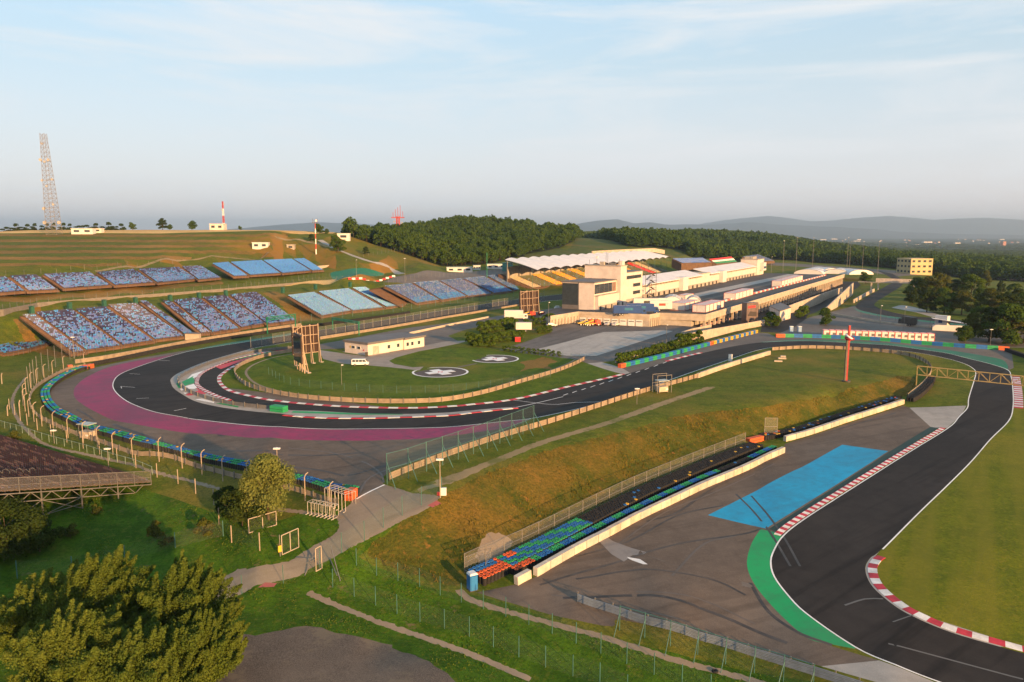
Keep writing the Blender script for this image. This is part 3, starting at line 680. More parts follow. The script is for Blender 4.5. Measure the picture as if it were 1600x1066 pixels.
# start-grid style boxes and other small lines
def seg(pts, w=.15, mat=WHITE, dz=.018, name='track_marking'):
    strip(name, spx(pts, 4), -w / 2, w / 2, mat, dz)
for pts in ([(189,604),(211,605.5)], [(189,604),(190,607)], [(213,623),(233,622)], [(272,642),(292,638)], [(202,584),(220,585)], [(248,563),(265,564)]): seg(pts)
for i in range(13):
    t = i / 12; a = (880 + (1050 - 880) * t, 618 - 55 * t + 1.5 * math.sin(math.pi * t)); seg([a, (a[0] + 8 - 2 * t, a[1] - 2.8)], .25)
seg([(807,636.5),(840,629.5),(880,620)], .25); seg([(800,625),(860,632),(899,629)], .18); seg([(899,629),(944,628)], .18)
seg([(557,780),(601,757.5)], .3)
GREYL = paint('faded_line', (.2, .19, .18), .5)
seg([(1320,946),(1352,936),(1380,936)], .3, paint('faint_line', (.1, .095, .09), .5))
seg([(1388,1006),(1480,1030),(1600,1062)], .3, MATS['faint_line']); seg([(1395,972),(1430,960)], .2, MATS['faint_line'])
# pale patch joint on the run-off
mats_ = paint('pale_slurry', (.27, .25, .235), .6, (.12, .1, .09))
patch('slurry_patch', [(936,846),(946,838),(958,846),(985,856),(1010,863),(1006,866),(988,868),(975,878),(955,866)], mats_)
patch('slurry_patch', [(985,856),(1170,912),(1176,916),(1172,919),(1100,900),(1020,872)], A_GREY)
patch('slurry_patch', [(976,870),(1000,874),(1012,882),(1005,882),(988,876)], MATS['white_paint'])
RUB = paint('rubber', (.035, .033, .032), .3)
for pts in ([(1150,772),(1178,800),(1206,836),(1235,885)], [(1174,775),(1196,800),(1225,840),(1250,885)]): seg(pts, .35, RUB, .012, 'skid_mark')
RLN = paint('rubber_line', (.0165, .014, .013), .85, (.024, .0205, .0185)); RARC = paint('rubber_arc', (.03, .025, .022), .75, (.075, .058, .047)); LARC = paint('pale_arc', (.105, .083, .068), .8, (.08, .062, .05))
for pts, mt, w_ in (([(840,915),(960,880),(1060,850),(1160,835),(1190,826)], RARC, .4), ([(900,905),(1000,890),(1110,905),(1165,930)], RARC, .4), ([(880,935),(1010,930),(1120,960),(1230,1005)], RARC, .6), ([(1010,815),(1060,800),(1120,760),(1220,715)], RARC, .5), ([(960,855),(1040,800),(1110,772),(1210,725)], LARC, .3), ([(900,870),(985,845),(1060,805),(1130,790)], RARC, .35), ([(1050,900),(1100,850),(1150,838)], LARC, .35), ([(990,925),(1090,935),(1180,975)], LARC, .3), ([(860,930),(960,945),(1080,975)], LARC, .25), ([(160,655),(240,685),(360,705),(480,712),(580,705)], RARC, .7), ([(120,640),(200,680),(330,712),(450,738)], RARC, .5), ([(420,722),(500,735),(560,740),(640,715),(760,680)], RARC, .6), ([(450,700),(540,712),(590,735),(600,755)], LARC, .35), ([(560,775),(580,745),(640,722),(700,700)], LARC, .4), ([(1300,1008),(1250,990),(1200,955),(1172,910)], RARC, .5), ([(1240,690),(1320,668),(1400,645)], RARC, .5)):
    seg(pts, w_, mt, .011, 'tyre_mark')
# helipads
PAD = asphalt('helipad_asphalt', (.075, .06, .055), (.1, .08, .075))
def helipad(u, v, R):
    c = P(u, v); mb = MB(); n = 64
    def ring(r0, r1, m, dz):
        a = [(c.x + r1 * math.cos(2*math.pi*i/n), c.y + r1 * math.sin(2*math.pi*i/n), c.z + dz) for i in range(n)]
        if r0 <= 0: mb.add(a, [tuple(range(n))], m)
        else:
            b = [(c.x + r0 * math.cos(2*math.pi*i/n), c.y + r0 * math.sin(2*math.pi*i/n), c.z + dz) for i in range(n)]
            mb.add(a + b, [(i, (i+1) % n, n + (i+1) % n, n + i) for i in range(n)], m)
    ring(0, R, PAD, .05); ring(R - .6, R, WHITE, .07)
    for rot in (.55, .55 + math.pi / 2): mb.box((c.x, c.y, c.z + .08 + .004 * (rot > 1)), (R * 1.05, R * .38, .02), WHITE, rot)
    for dx in (-.5, .5): mb.box((c.x + dx, c.y, c.z + .105), (.3, 1.6, .02), RED)
    mb.box((c.x, c.y, c.z + .106), (.7, .3, .02), RED)
    o = mb.build('helipad'); tag(o, kind='structure')
helipad(688, 581.8, 8.1); helipad(773, 561, 7.7)
seg([(716,574),(745,568)], 1.2, A_GREY, .02, 'path')
# ------------------------------------------------------------------ mountains
def ridge(d, depth, prof, seed, mat):
    """a mountain range with its own depth: profile of (photo column, photo row of the crest)"""
    r = np.random.default_rng(seed); us = np.arange(prof[0][0], prof[-1][0], 8.0)
    cv = np.interp(us, [p[0] for p in prof], [p[1] for p in prof]); nz = np.zeros(len(us))
    for k in (6, 13, 29): nz += np.interp(us, np.arange(us[0], us[-1] + 900 / k, 900 / k), r.normal(0, 1.6 / math.sqrt(k / 6), len(np.arange(us[0], us[-1] + 900 / k, 900 / k))))
    mb = MB(); rows = 14; vs = []
    for j in range(rows):
        t = j / (rows - 1); dd = d + depth * t; prof_t = math.sin(math.pi * min(1, t * 1.0)) ** .8
        for i, u in enumerate(us):
            top = CAMZ - (cv[i] + nz[i] * .5 - HV) / FPX * (d + depth * .5)
            h = -110 + (top + 110) * prof_t * (1 if abs(t - .5) < .05 else .93 + .1 * r.random())
            vs.append(((u - 800) / FPX * dd, dd, h))
    n = len(us); mb.add(vs, [(j*n+i, j*n+i+1, (j+1)*n+i+1, (j+1)*n+i) for j in range(rows-1) for i in range(n-1)], mat)
    o = mb.build('mountains', smooth=True); tag(o, kind='structure'); return o
MT = M('mountain_wood', (.03, .045, .045), .95, .2, .002)
ridge(13500, 5000, [(60,372),(250,366),(330,360),(400,355),(440,351),(500,348),(560,350),(640,356),(760,360),(860,354),(900,352),(930,347),(962,344),(990,350),(1010,348),(1040,352),(1070,351),(1110,352),(1160,348),(1220,352),(1300,355),(1400,359),(1500,364),(1700,372)], 3, MT)
ridge(19000, 6000, [(1060,358),(1100,350),(1150,343),(1195,339),(1230,342),(1260,346),(1300,345),(1340,341),(1385,339),(1420,342),(1450,345),(1490,342),(1530,340),(1570,342),(1620,346),(1700,340),(1800,348)], 5, MT)
# ------------------------------------------------------------------ common paints
M_CREAM = M('cream_wall', (.58, .5, .45), .75, .1, .3); M_WHITE = M('white_wall', (.56, .53, .51), .7, .08, .3); M_CONC = M('concrete', (.34, .3, .26), .85, .15, .5, bmp=.15)
M_CONCL = M('concrete_pale', (.42, .35, .28), .85, .15, .35, bmp=.15); M_BROWN = M('brown_deck', (.13, .075, .045), .85, .2, .5); M_DARKS = M('dark_steel', (.06, .055, .05), .6, .2)
M_STEEL = M('galvanised', (.19, .18, .17), .5, .15, 1.2, metal=.4); M_GREENPOST = M('green_post', (.05, .14, .13), .5, .2); M_POSTC = M('concrete_post', (.33, .26, .2), .85, .12)
M_GLASS = M('window_glass', (.035, .045, .055), .08, .15); M_GREYROOF = M('grey_roof', (.13, .12, .12), .7, .12, .3); M_WROOF = M('white_roof', (.62, .6, .6), .5, .08, .2)
M_BLACK = M('black_rubber', (.014, .014, .015), .8, .2); M_REDP = M('red_metal', (.5, .03, .035), .45, .15); M_WMET = M('white_metal', (.62, .61, .6), .4, .08)
M_RAILB = M('rail_beige', (.3, .235, .17), .6, .2, .5); M_DARK = M('dark_opening', (.02, .018, .016), .9, .2)
NET = meshmat('wire_netting', (.3, .3, .3), .16); NETG = meshmat('green_netting', (.1, .16, .14), .12); NETF = meshmat('faint_netting', (.25, .28, .26), .05)
SEAT = emitless_attr('seat_plastic')
# ------------------------------------------------------------------ grandstand blocks on the hill
PAL = dict(lil=(.095, .15, .35), blue=(.045, .12, .36), cyan=(.04, .21, .5), navy=(.02, .02, .065), sky=(.05, .19, .52), aqua=(.13, .3, .54), aqua2=(.2, .34, .56), dblue=(.04, .1, .24), grey=(.17, .22, .34),
           yel=(.6, .33, .04), beige=(.42, .36, .24), olive=(.1, .11, .05), red=(.5, .03, .03), brn=(.06, .03, .032), brn2=(.16, .1, .09), wht=(.7, .68, .64), grn=(.02, .2, .1))
def pick_seat(kind, t, r):
    q = r.random()
    if kind in 'AU':
        pn = .16 + .6 * max(0, t - .1)
        if kind == 'U': pn = .15 + .8 * max(0, t - .25)
        return 'navy' if q < pn else ('lil' if q < pn + (1 - pn) * .55 else ('blue' if q < pn + (1 - pn) * .8 else 'cyan'))
    if kind == 'L': return 'navy' if q < .3 else ('lil' if q < .5 else ('cyan' if q < .8 else 'blue'))
    if kind == 'B': return 'aqua' if q < .8 else ('aqua2' if q < .985 else 'blue')
    if kind == 'Q': return 'sky' if q < .93 else 'blue'
    if kind == 'C':
        if t < .3: return 'cyan' if q < .55 else ('blue' if q < .85 else 'grey')
        return 'grey' if q < .33 else ('dblue' if q < .33 + .45 * t + .1 else 'blue')
def seats_mesh(mb_pts, nrow, colf, rnd, run=2):
    """rows of seats on a raked plane: corners BL, BR, FR, FL; each seat a pan and a back with its own colour"""
    BL, BR, FR, FL = mb_pts; vs, fs, cs = [], [], []
    for i in range(nrow):
        t = (i + .5) / nrow; a = FL.lerp(BL, t); b = FR.lerp(BR, t); L = (b - a).length; n = max(1, int(L / .56)); ax = (b - a) / L
        bk = (FL - BL); bk.z = 0; bk.normalize(); key = None
        for k in range(n):
            if key is None or rnd.random() < 1 / run: key = PAL[colf(t, rnd, k / n)]
            p = a + ax * ((k + .5) * L / n); h = ax * .23; z = Vector((0, 0, 1)); c = tuple(x * rnd.uniform(.85, 1.15) for x in key)
            o = len(vs)
            p0 = p + z * .42; vs += [p0 - h + bk * .22, p0 + h + bk * .22, p0 + h - bk * .2, p0 - h - bk * .2, p0 - h - bk * .28 + z * .42, p0 + h - bk * .28 + z * .42]
            fs += [(o, o+1, o+2, o+3), (o+3, o+2, o+5, o+4)]; cs += [c, c]
    return vs, fs, cs
def seats_obj(name, V, parent, org):
    vs, fs, cs = V; me = bpy.data.meshes.new(name); me.from_pydata([tuple(v - org) for v in vs], [], fs); me.materials.append(SEAT)
    at = me.color_attributes.new('seatcol', 'FLOAT_COLOR', 'CORNER'); buf = []
    for f, c in zip(fs, cs): buf += [c[0], c[1], c[2], 1.0] * len(f)
    at.data.foreach_set('color', buf); me.update()
    o = bpy.data.objects.new(name, me); C.objects.link(o); o.parent = parent; tag(o, kind='stuff'); return o
def deck_mesh(mb, q, nrow, mat, low=.8, grow=.9):
    BL, BR, FR, FL = q; ax = (FR - FL).normalized() * grow; ax2 = (BR - BL).normalized() * grow
    BL, BR, FR, FL = BL - ax2, BR + ax2, FR + ax, FL - ax
    prof_l, prof_r = [], []
    for i in range(nrow + 1):
        t = i / nrow
        for z in ((i - 1) / nrow, i / nrow) if 0 < i else (0,):
            a = FL.lerp(BL, t); b = FR.lerp(BR, t); zz = FL.z + (BL.z - FL.z) * max(0, z)
            prof_l.append(Vector((a.x, a.y, zz))); prof_r.append(Vector((b.x, b.y, zz)))
    n = len(prof_l); vs = prof_l + prof_r; fs = [(i, n + i, n + i + 1, i + 1) for i in range(n - 1)]
    d = Vector((0, 0, -low)); o = len(vs); base = [FL + d, FR + d, BL + d, BR + d]; vs = vs + base
    fs += [tuple(range(n)) + (o + 2, o), tuple(n + i for i in range(n))[::-1] + (o + 1, o + 3), (0, o, o + 1, n), (n - 1, 2 * n - 1, o + 3, o + 2)]
    mb.add(vs, fs, mat)
LBL = {'A': 'dark and pale blue speckled seat block of the lower stand', 'B': 'plain pale aqua seat block of the lower stand', 'C': 'blue and grey speckled block below the stand road',
       'U': 'navy speckled seat block of the upper stand', 'Q': 'plain bright blue seat block of the upper stand', 'L': 'blue speckled seat block at the left edge'}
ORD = ['first', 'second', 'third', 'fourth', 'fifth', 'sixth', 'seventh', 'eighth', 'ninth', 'tenth', 'eleventh', 'twelfth', 'thirteenth', 'fourteenth']
def nth(i, n): return 'last' if i == n - 1 and n > 2 else ORD[i]
rs = random.Random(11)
for k, (zf, zb, bl) in STANDS.items():
    for bi, b in enumerate(bl):
        q = [PZ(u, v, zb if i < 2 else zf) for i, (u, v) in enumerate(b)]
        org = drop((q[2] + q[3]) / 2)
        st = thing('grandstand_block', LBL[k] + ', %s from the left' % nth(bi, len(bl)), 'grandstand', org, 0, 'open grandstand blocks on the hill')
        nr = max(10, int((q[0] - q[3]).length / 1.15)); 
        mb = MB(); deck_mesh(mb, q, nr, M_BROWN); mb.build('deck', st, world=True)
        seats_obj('seats', seats_mesh(q, nr, lambda t, r, s, kk=k: pick_seat(kk, t, r), rs, 1.3 if k in 'AUL' else 1.1), st, org)
        # railings along the front and the sides
        mb = MB(); FLp, FRp = q[3], q[2]
        for a, c in ((FLp, FRp),):
            off = (FLp - q[0]); off.z = 0; off = off.normalized() * .8; a, c = a + off, c + off
            mb.bar(a + Vector((0, 0, 1.0)), c + Vector((0, 0, 1.0)), .07, M_STEEL)
            for j in range(5): p = a.lerp(c, j / 4); mb.bar(p + Vector((0, 0, -1.2)), p + Vector((0, 0, 1.0)), .07, M_STEEL)
        mb.build('railing', st, world=True)
# brown seatless bay between the aqua and the speckled blocks
q = [PZ(578,452,10.6), PZ(599,449,10.6), PZ(650,475,2.4), PZ(628,478,2.4)]; org = drop(q[3])
st = thing('empty_stand_bay', 'bare brown stand bay without seats between aqua and speckled blocks', 'grandstand', org); mb = MB(); deck_mesh(mb, q, 20, M_BROWN); mb.build('deck', st, world=True)
mb = MB(); mb.bar(q[3] + Vector((0,0,.9)), q[2] + Vector((0,0,.9)), .08, M_STEEL); [mb.bar(q[3].lerp(q[2], i/4) - Vector((0,0,1)), q[3].lerp(q[2], i/4) + Vector((0,0,.9)), .08, M_STEEL) for i in range(5)]; mb.build('railing', st, world=True)
# concrete wall with green gate huts behind the lower stands
def wall_thing(name, label, cat, line, w, h, mat, part='wall', z0=-.5, mtop=None, group=None, joints=0):
    line = [Vector(p) for p in line]; mb = MB().wall(line, w, h, mat, z0, mtop)
    o = mb.build(name, loc=None); tag(o, label, cat, group); return o
wl = spaced(spx([(-40,494),(0,491),(60,479),(165,470),(270,462.5),(350,456),(405,451),(450,447),(520,441),(600,434)],4), 5); wl = spaced([PZ(u, v, 11.2) for u, v in ((-40,494),(0,491),(60,479),(165,470),(270,462.5),(350,456),(405,451),(450,447),(520,441),(600,434))], 5)
wt = thing('retaining_wall', 'long pale concrete panel wall behind the lower seat blocks', 'wall', wl[0]); wl2 = [Vector((p.x, p.y, 11.2)) for p in wl]
MB().wall(wl2, .3, 1.5, M('panel_grey', (.18, .16, .14), .85), -2.5).build('panel', wt, world=True)
pm = MB().box((0, 0, 1.6), (.1, .1, 3.2), M_STEEL).mesh('post')
for i, p in enumerate(wl2): inst(pm, 'post', wt, p - wl[0] + Vector((0, 0, .2)))
mb = MB(); [mb.quad(a + Vector((0,0,1.5)), b + Vector((0,0,1.5)), b + Vector((0,0,3.2)), a + Vector((0,0,3.2)), NETF) for a, b in zip(wl2, wl2[1:])]; mb.build('netting', wt, world=True)
hut_lab = iter('%s green gate hut along the wall behind the lower stand' % s for s in ORD)
M_GHUT = M('green_hut', (.02, .09, .06), .6)
for u, v in ((50,489),(109,483),(163,478),(212,474),(266,470),(311,466),(353,462),(442,457),(493,452),(547,448)):
    p = PZ(u, v, 11.3); h = thing('gate_hut', next(hut_lab), 'hut', p, -.53, 'green gate huts behind the stands')
    MB().box((0, 0, 1.0), (1.3, 1.3, 2.4), M_GHUT).build('wall', h); MB().box((0, 0, 2.4), (1.5, 1.5, .16), M_GHUT).build('roof', h)

# ------------------------------------------------------------------ covered grandstand
F0, F1 = PZ(832,451,4.0), PZ(1046,425,5.0); B0, B1 = F0 + NL * 25 + Vector((0, 0, 8.5)), F1 + NL * 25 + Vector((0, 0, 8.5))
cg = thing('covered_grandstand', 'long grandstand of yellow seats under a white scalloped membrane roof', 'grandstand', drop(F0)); org = Vector(cg.location)
seq = ['beige','olive','yel','olive','yel','olive','yel','olive','yel','olive','yel','yel','olive','red','beige','olive']
rs2 = random.Random(5); cuts = [0,.055,.13,.19,.25,.31,.37,.43,.5,.56,.63,.7,.76,.83,.88,.94,1.0]
mb = MB(); deck_mesh(mb, [B0, B1, F1, F0], 22, M_BROWN, 2.5, 1.0); mb.build('deck', cg, world=True)
for i, cname in enumerate(seq):
    a, b = cuts[i] + .003, cuts[i + 1] - .003
    q = [B0.lerp(B1, a), B0.lerp(B1, b), F0.lerp(F1, b), F0.lerp(F1, a)]
    def cf(t, r, s, cname=cname): return cname if r.random() < .93 else 'grey'
    V = seats_mesh(q, 22, cf, rs2, 1.3)
    seats_obj('seat_section', V, cg, org)
# vaulted roof: corners from the photo
RB0, RF0, RF1, RB1 = PZ(789,406,22), PZ(840,422,16.5), PZ(1049,402.5,17), PZ(1005,392.5,22.5)
nv, sub_, ns = 16, 8, 6; vs, fs = [], []
for i in range(nv * sub_ + 1):
    t = i / (nv * sub_); f = (i % sub_) / sub_; hgt = math.sin(math.pi * f) * 1.1
    for j in range(ns + 1):
        s = j / ns; p = RB0.lerp(RB1, t).lerp(RF0.lerp(RF1, t), s); vs.append(p + Vector((0, 0, hgt * (1 - .25 * math.sin(math.pi * s)) + .5 * math.sin(math.pi * s))))
W = ns + 1
fs = [(i * W + j, (i + 1) * W + j, (i + 1) * W + j + 1, i * W + j + 1) for i in range(nv * sub_) for j in range(ns)]
mb = MB().add(vs, fs, M_WROOF); mb.add([v - Vector((0, 0, .12)) for v in vs], [f[::-1] for f in fs], M_WROOF); mb.build('roof', cg, world=True)
mb = MB()
for i in range(nv + 1):
    t = i / nv; a, b = RB0.lerp(RB1, t), RF0.lerp(RF1, t); mb.bar(a - Vector((0, 0, .3)), b - Vector((0, 0, .3)), .35, M_DARKS); mb.bar(a - Vector((0, 0, 2.2)), a.lerp(b, .75) - Vector((0, 0, .6)), .25, M_DARKS)
    for k in range(5): mb.bar(a.lerp(b, k / 6.5) - Vector((0, 0, .3)), a.lerp(b, (k + .5) / 6.5) - Vector((0, 0, 2.0 - 1.6 * k / 5)), .15, M_DARKS)
mb.build('truss', cg, world=True)
for i in range(nv + 1):
    t = i / nv; a = RB0.lerp(RB1, t).lerp(RF0.lerp(RF1, t), .08); c = MB().bar((a.x, a.y, 8), a, .5, M_STEEL).build('column', cg, world=True)
    b = RB0.lerp(RB1, t).lerp(RF0.lerp(RF1, t), .85); MB().bar((b.x, b.y, 5), b, .22, M_GREENPOST).build('front_mast', cg, world=True)
mb = MB(); a, b = RB0.lerp(RF0, .05), RB1.lerp(RF1, .05); a.z = b.z = 11.5; mb.wall([a, b], .3, 6, M_CONC, -3); mb.build('rear_wall', cg, world=True)
# small stands at the far end of the straight
def far_stand(label, px4, zf, zb, cf, roof=None):
    q = [PZ(u, v, zb if i < 2 else zf) for i, (u, v) in enumerate(px4)]; org = drop((q[2] + q[3]) / 2, -.5)
    st = thing('grandstand_block', label, 'grandstand', org, 0, 'far stands along the straight'); mb = MB(); deck_mesh(mb, q, 12, M_BROWN, 7 if zf > 8 else 2.5); mb.build('deck', st, world=True)
    seats_obj('seats', seats_mesh(q, 14, cf, rs2, 3), st, org); return st, q
st, q = far_stand('raised blue grandstand on pillars beyond the covered stand', [(1051,405),(1098,404),(1111,411),(1066,412)], 13.6, 16.8, lambda t, r, s: 'blue' if r.random() < .6 else 'lil')
st, q = far_stand('red, white and green striped grandstand beyond the straight', [(1108,406),(1143,402),(1152,410),(1120,413)], 10.4, 14.4, lambda t, r, s: 'red' if t > .66 else ('wht' if t > .33 else 'grn'))
st, q = far_stand('grey blue grandstand behind the end tower of the pit building', [(1160,402),(1185,398),(1210,408),(1180,410)], 7.6, 13.4, lambda t, r, s: 'dblue' if r.random() < .6 else 'lil')
# ------------------------------------------------------------------ brown steel stand on the left, seen from its upper end
FR_, FL_ = PZ(234,753,-2.6), PZ(-60,665,-.8)
bk = Vector((FR_.y - FL_.y, -(FR_.x - FL_.x), 0)).normalized()
if bk.x > 0: pass
bk = Vector((-.51, -.86, 0)); Dp = 36.0; Rz = 8.2
BR_, BL_ = FR_ + bk * Dp + Vector((0, 0, Rz)), FL_ + bk * Dp + Vector((0, 0, Rz))
bs_ = thing('steel_grandstand', 'brown seated steel scaffold grandstand beside the outer hairpin fence', 'grandstand', drop(FR_, -.5)); org = Vector(bs_.location)
mb = MB(); ax = (FL_ - FR_).normalized()
def brown(t, r, s): return 'brn' if r.random() < .72 else 'brn2'
seats_obj('seats', seats_mesh([BL_, BR_ - ax * 0, FR_, FL_], 40, brown, rs2, 2), bs_, org)
mb = MB(); nrw = 40
for i in range(nrw):
    t = i / nrw; a, b = FL_.lerp(BL_, t), FR_.lerp(BR_, t); mb.bar(a, b, .9, M_BROWN, .08)
mb.build('deck', bs_, world=True)
# end railing and open truss on the near side
mb = MB(); mb2 = MB(); e = -ax * .4; n = 12
for i in range(n + 1):
    t = i / n; p = FR_.lerp(BR_, t) + e; mb.bar(p - Vector((0, 0, .4)), p + Vector((0, 0, 2.0)), .09, M_STEEL)
    if i: q = FR_.lerp(BR_, (i - 1) / n) + e; mb.bar(q + Vector((0,0,2.0)), p + Vector((0,0,2.0)), .09, M_STEEL); mb.bar(q + Vector((0,0,.9)), p + Vector((0,0,.9)), .05, M_STEEL); mb.quad(q, p, p + Vector((0,0,2)), q + Vector((0,0,2)), NET)
mb.build('end_railing', bs_, world=True)
for i in range(n):
    a, b = FR_.lerp(BR_, i / n) + e, FR_.lerp(BR_, (i + 1) / n) + e; zl = Vector((0, 0, -.4)); dr = Vector((0, 0, -1.7))
    mb2.bar(a + zl, b + zl, .14, M_STEEL); 
    if i: mb2.bar(a + dr, b + dr, .12, M_STEEL)
    mb2.bar(a + dr if i else a + zl, a.lerp(b, .5) + zl, .09, M_STEEL); mb2.bar(a.lerp(b, .5) + zl, b + dr, .09, M_STEEL)
    if i and i % 2 == 0:
        g = TZ(a.x, a.y) - .2; mb2.bar(a + zl, (a.x, a.y, g), .16, M_STEEL)
        c = FR_.lerp(BR_, (i + 2) / n) + e if i + 2 <= n else b
        if a.z - 1.7 - g > 2: mb2.bar((a.x, a.y, g + 1), (c.x, c.y, g + 1), .1, M_STEEL); mb2.bar((a.x, a.y, g + .2), c + dr, .09, M_STEEL); mb2.bar(a + dr, (c.x, c.y, g + 1), .09, M_STEEL)
for s in (.25, .5, .75, 1):
    for i in range(2, n + 1, 2):
        p = FR_.lerp(BR_, i / n) + ax * (s * 40); MB().bar((p.x, p.y, TZ(p.x, p.y) - .2), p, .14, M_STEEL).build('leg', bs_, world=True)
mb2.build('scaffold', bs_, world=True)
mb = MB()
for k in range(7):
    t = .42 + k * .055; p = FR_.lerp(BR_, t) + ax * 9.0
    for d in (-.5, .5): mb.tube([p + bk * d + Vector((0,0,0)), p + bk * d + Vector((0,0,1.1)), p + bk * (d - .5) + Vector((0,0,1.2)), p + bk * (d - .9) + Vector((0,0,.7))], .05, M_STEEL, 5)
mb.build('stair_railing', bs_, world=True)
# ------------------------------------------------------------------ pit building (local x to the right of the straight, y along it)
LR_ = -math.atan2(.504, .864); DZ = 4.4
PO = PZ(969, 478, DZ)
def loc2w(x, y, z=0): return PO + RT * x + DIR * y + Vector((0, 0, z))
pb = thing('pit_building', 'long cream pit building with square control tower and dark glass front', 'building', PO, LR_)
def B(name, x0, x1, y0, y1, z0, z1, mat, parent=None, bevel=0):
    return MB().box(((x0 + x1) / 2, (y0 + y1) / 2, (z0 + z1) / 2), (x1 - x0, y1 - y0, z1 - z0), mat).build(name, parent or pb, bevel=bevel)
B('control_tower', -19, 0, 0, 7.5, -1, 19, M_CREAM); B('parapet', -19.3, .3, -.3, 7.8, 19, 19.4, M_CONC)
B('office_wing', -18, -1.4, 7.5, 33, -1, 15.4, M_CREAM); B('wing_roof', -18.3, -1.1, 7.8, 33.3, 15.4, 15.8, M_GREYROOF)
fb = B('front_block', -18.3, -2.2, -26, 0, -1, 12.4, M_CREAM); B('front_roof', -18.8, -1.8, -26.4, -.1, 12.4, 12.9, M_GREYROOF)
B('glass_facade', -18.36, -10.2, -26.08, -14, 2.0, 12.0, M_GLASS); B('facade_base', -18.4, -9.8, -26.05, -14, -1, 2.0, M_GREYROOF); B('facade_frame', -10.2, -9.8, -26.14, -25.8, 2, 12.4, M_GREYROOF)
B('lower_annex', -2.2, -.3, -25.5, -.3, -1, 6.4, M_CREAM); B('annex_roof', -2.2, -.1, -25.8, -.1, 6.4, 6.7, M_CONCL)
B('window', -2.3, -2.1, -25.6, -5.5, 7.3, 11.6, M_GLASS); B('window', -2.28, -2.12, -5.1, -.6, 7.3, 11.6, M('bronze_panel', (.2, .13, .1), .5))
for y in (-20, -15, -10): B('mullion', -2.16, -2.02, y - .1, y + .1, 7.3, 11.6, M_GREYROOF)
for x in (-16, -8.7): B('window', x - .9, x + .9, -.06, .1, 9.2, 13, M_GREYROOF)
for z, y0, y1 in ((12.2, 9, 31), (8, 20, 30), (4.2, 20, 30)): B('window', -1.42, -1.34, y0, y1, z - .1, z + 1.6, M_GLASS)
B('plinth', -.3, -.18, -25.5, 0, -1, 2.0, M_CONC); B('plinth', -1.3, -1.2, 7.5, 33, -1, 2.2, M_CONC)
for y in (-23, -17, -10, -3): B('door', -.2, -.12, y - .7, y + .7, 0, 1.7, M_DARK)
for y in (3, 20): B('door', .01 if y < 7 else -1.2, .07 if y < 7 else -1.12, y - .7, y + .7, 0, 1.7, M_DARK)
# antennas on the tower roof
mb = MB()
for x, y, h in ((-14, 3, 4.5), (-9.5, 4, 6.5), (-8.6, 4, 6), (-2, 3, 3), (-17.5, 2, 2.5)): mb.bar((x, y, 19.4), (x, y, 19.4 + h), .13, M_STEEL)
mb.box((-14, 3, 23), (1.2, .6, 1.0), M_WMET); mb.box((-11, 3, 20.2), (2.2, 1.6, 1.6), M_CONC); mb.box((-6, 4, 20), (3.6, 1.6, 1.2), M_STEEL); mb.box((-1.5, 4.5, 20.4), (2, 3, 2), M_CREAM)
mb.build('antenna', pb)
# outside stair tower
mb = MB()
for x in (.2, 3.6):
    for y in (33.5, 40): mb.bar((x, y, 0), (x, y, 15), .2, M_STEEL)
for k in range(4):
    z = 3.6 * k; mb.bar((.6, 33.6, z), (.6, 39.8, z + 1.8), 1.1, M_STEEL, .12); mb.bar((2.8, 39.8, z + 1.8), (2.8, 33.6, z + 3.6), 1.1, M_STEEL, .12)
    mb.box((1.9, 40, z + 1.8), (3.6, 1.2, .12), M_STEEL); mb.box((1.9, 33.4, z + 3.6), (3.6, 1.2, .12), M_STEEL)
    for z2 in (z + 2.9, z + 4.7): mb.bar((3.7, 33, z2), (3.7, 40.5, z2), .08, M_STEEL); mb.bar((0, 40.6, z2), (3.7, 40.6, z2), .08, M_STEEL)
mb.build('stair_tower', pb)
# the garages: long low range with mono-pitch roofs
B('garage_wall', -15, -4.4, 34, 322, -1, 6.4, M_CREAM)
for y0, y1 in ((40, 150), (168, 300)):
    mb = MB(); mb.add([(-3.6, y0, 7.6), (-3.6, y1, 7.6), (-16, y1, 10.6), (-16, y0, 10.6), (-3.6, y0, 7.2), (-3.6, y1, 7.2), (-16, y1, 10.2), (-16, y0, 10.2)], [(0, 1, 2, 3), (7, 6, 5, 4), (0, 4, 5, 1), (1, 5, 6, 2), (2, 6, 7, 3), (3, 7, 4, 0)], M_WROOF); mb.build('roof', pb)
    B('gallery_wall', -14, -6, y0 + .5, y1 - .5, 6.4, 7.9, M('gallery_yellow', (.2, .135, .06), .7)); B('gallery_floor', -15, -4.0, y0, y1, 6.2, 6.5, M_CONCL)
B('roof', -16, -4.0, 150, 168, 8.2, 8.6, M_CONCL); B('terrace_wall', -15, -4.6, 150, 168, 6.4, 8.2, M_CREAM)
pm_ = MB().box((0, 0, .6), (.2, .2, 1.4), M_CREAM).mesh('pillar')
for y in list(range(42, 150, 5)) + list(range(170, 300, 5)): inst(pm_, 'pillar', pb, (-4.3, y, 6.4))
B('plinth', -4.4, -4.28, 34, 300, -1, 2.4, M_CONC)
dm_ = MB().box((0, 0, 1.0), (.12, 2.8, 1.9), M_DARK).mesh('door')
for y in range(40, 300, 9): inst(dm_, 'door', pb, (-4.26, y, 0))
for y in (102, 190): bx = B('stair_box', -8, -1.5, y, y + 10, -.6, 8.4, M_WHITE); MB().box((-4.7, y + 5, .0), (7.4, 11, 1.0), M_DARKS).build('ramp', pb)
B('end_tower', -17, -3.6, 302, 326, -1, 12.6, M_CREAM); B('tower_roof', -17.4, -3.2, 301.6, 326.4, 12.6, 13, M_CONC); B('cabin', -3.6, -.6, 312, 322, 3.4, 10, M_WHITE); B('window', -.62, -.5, 313, 321, 5, 7, M_GLASS)
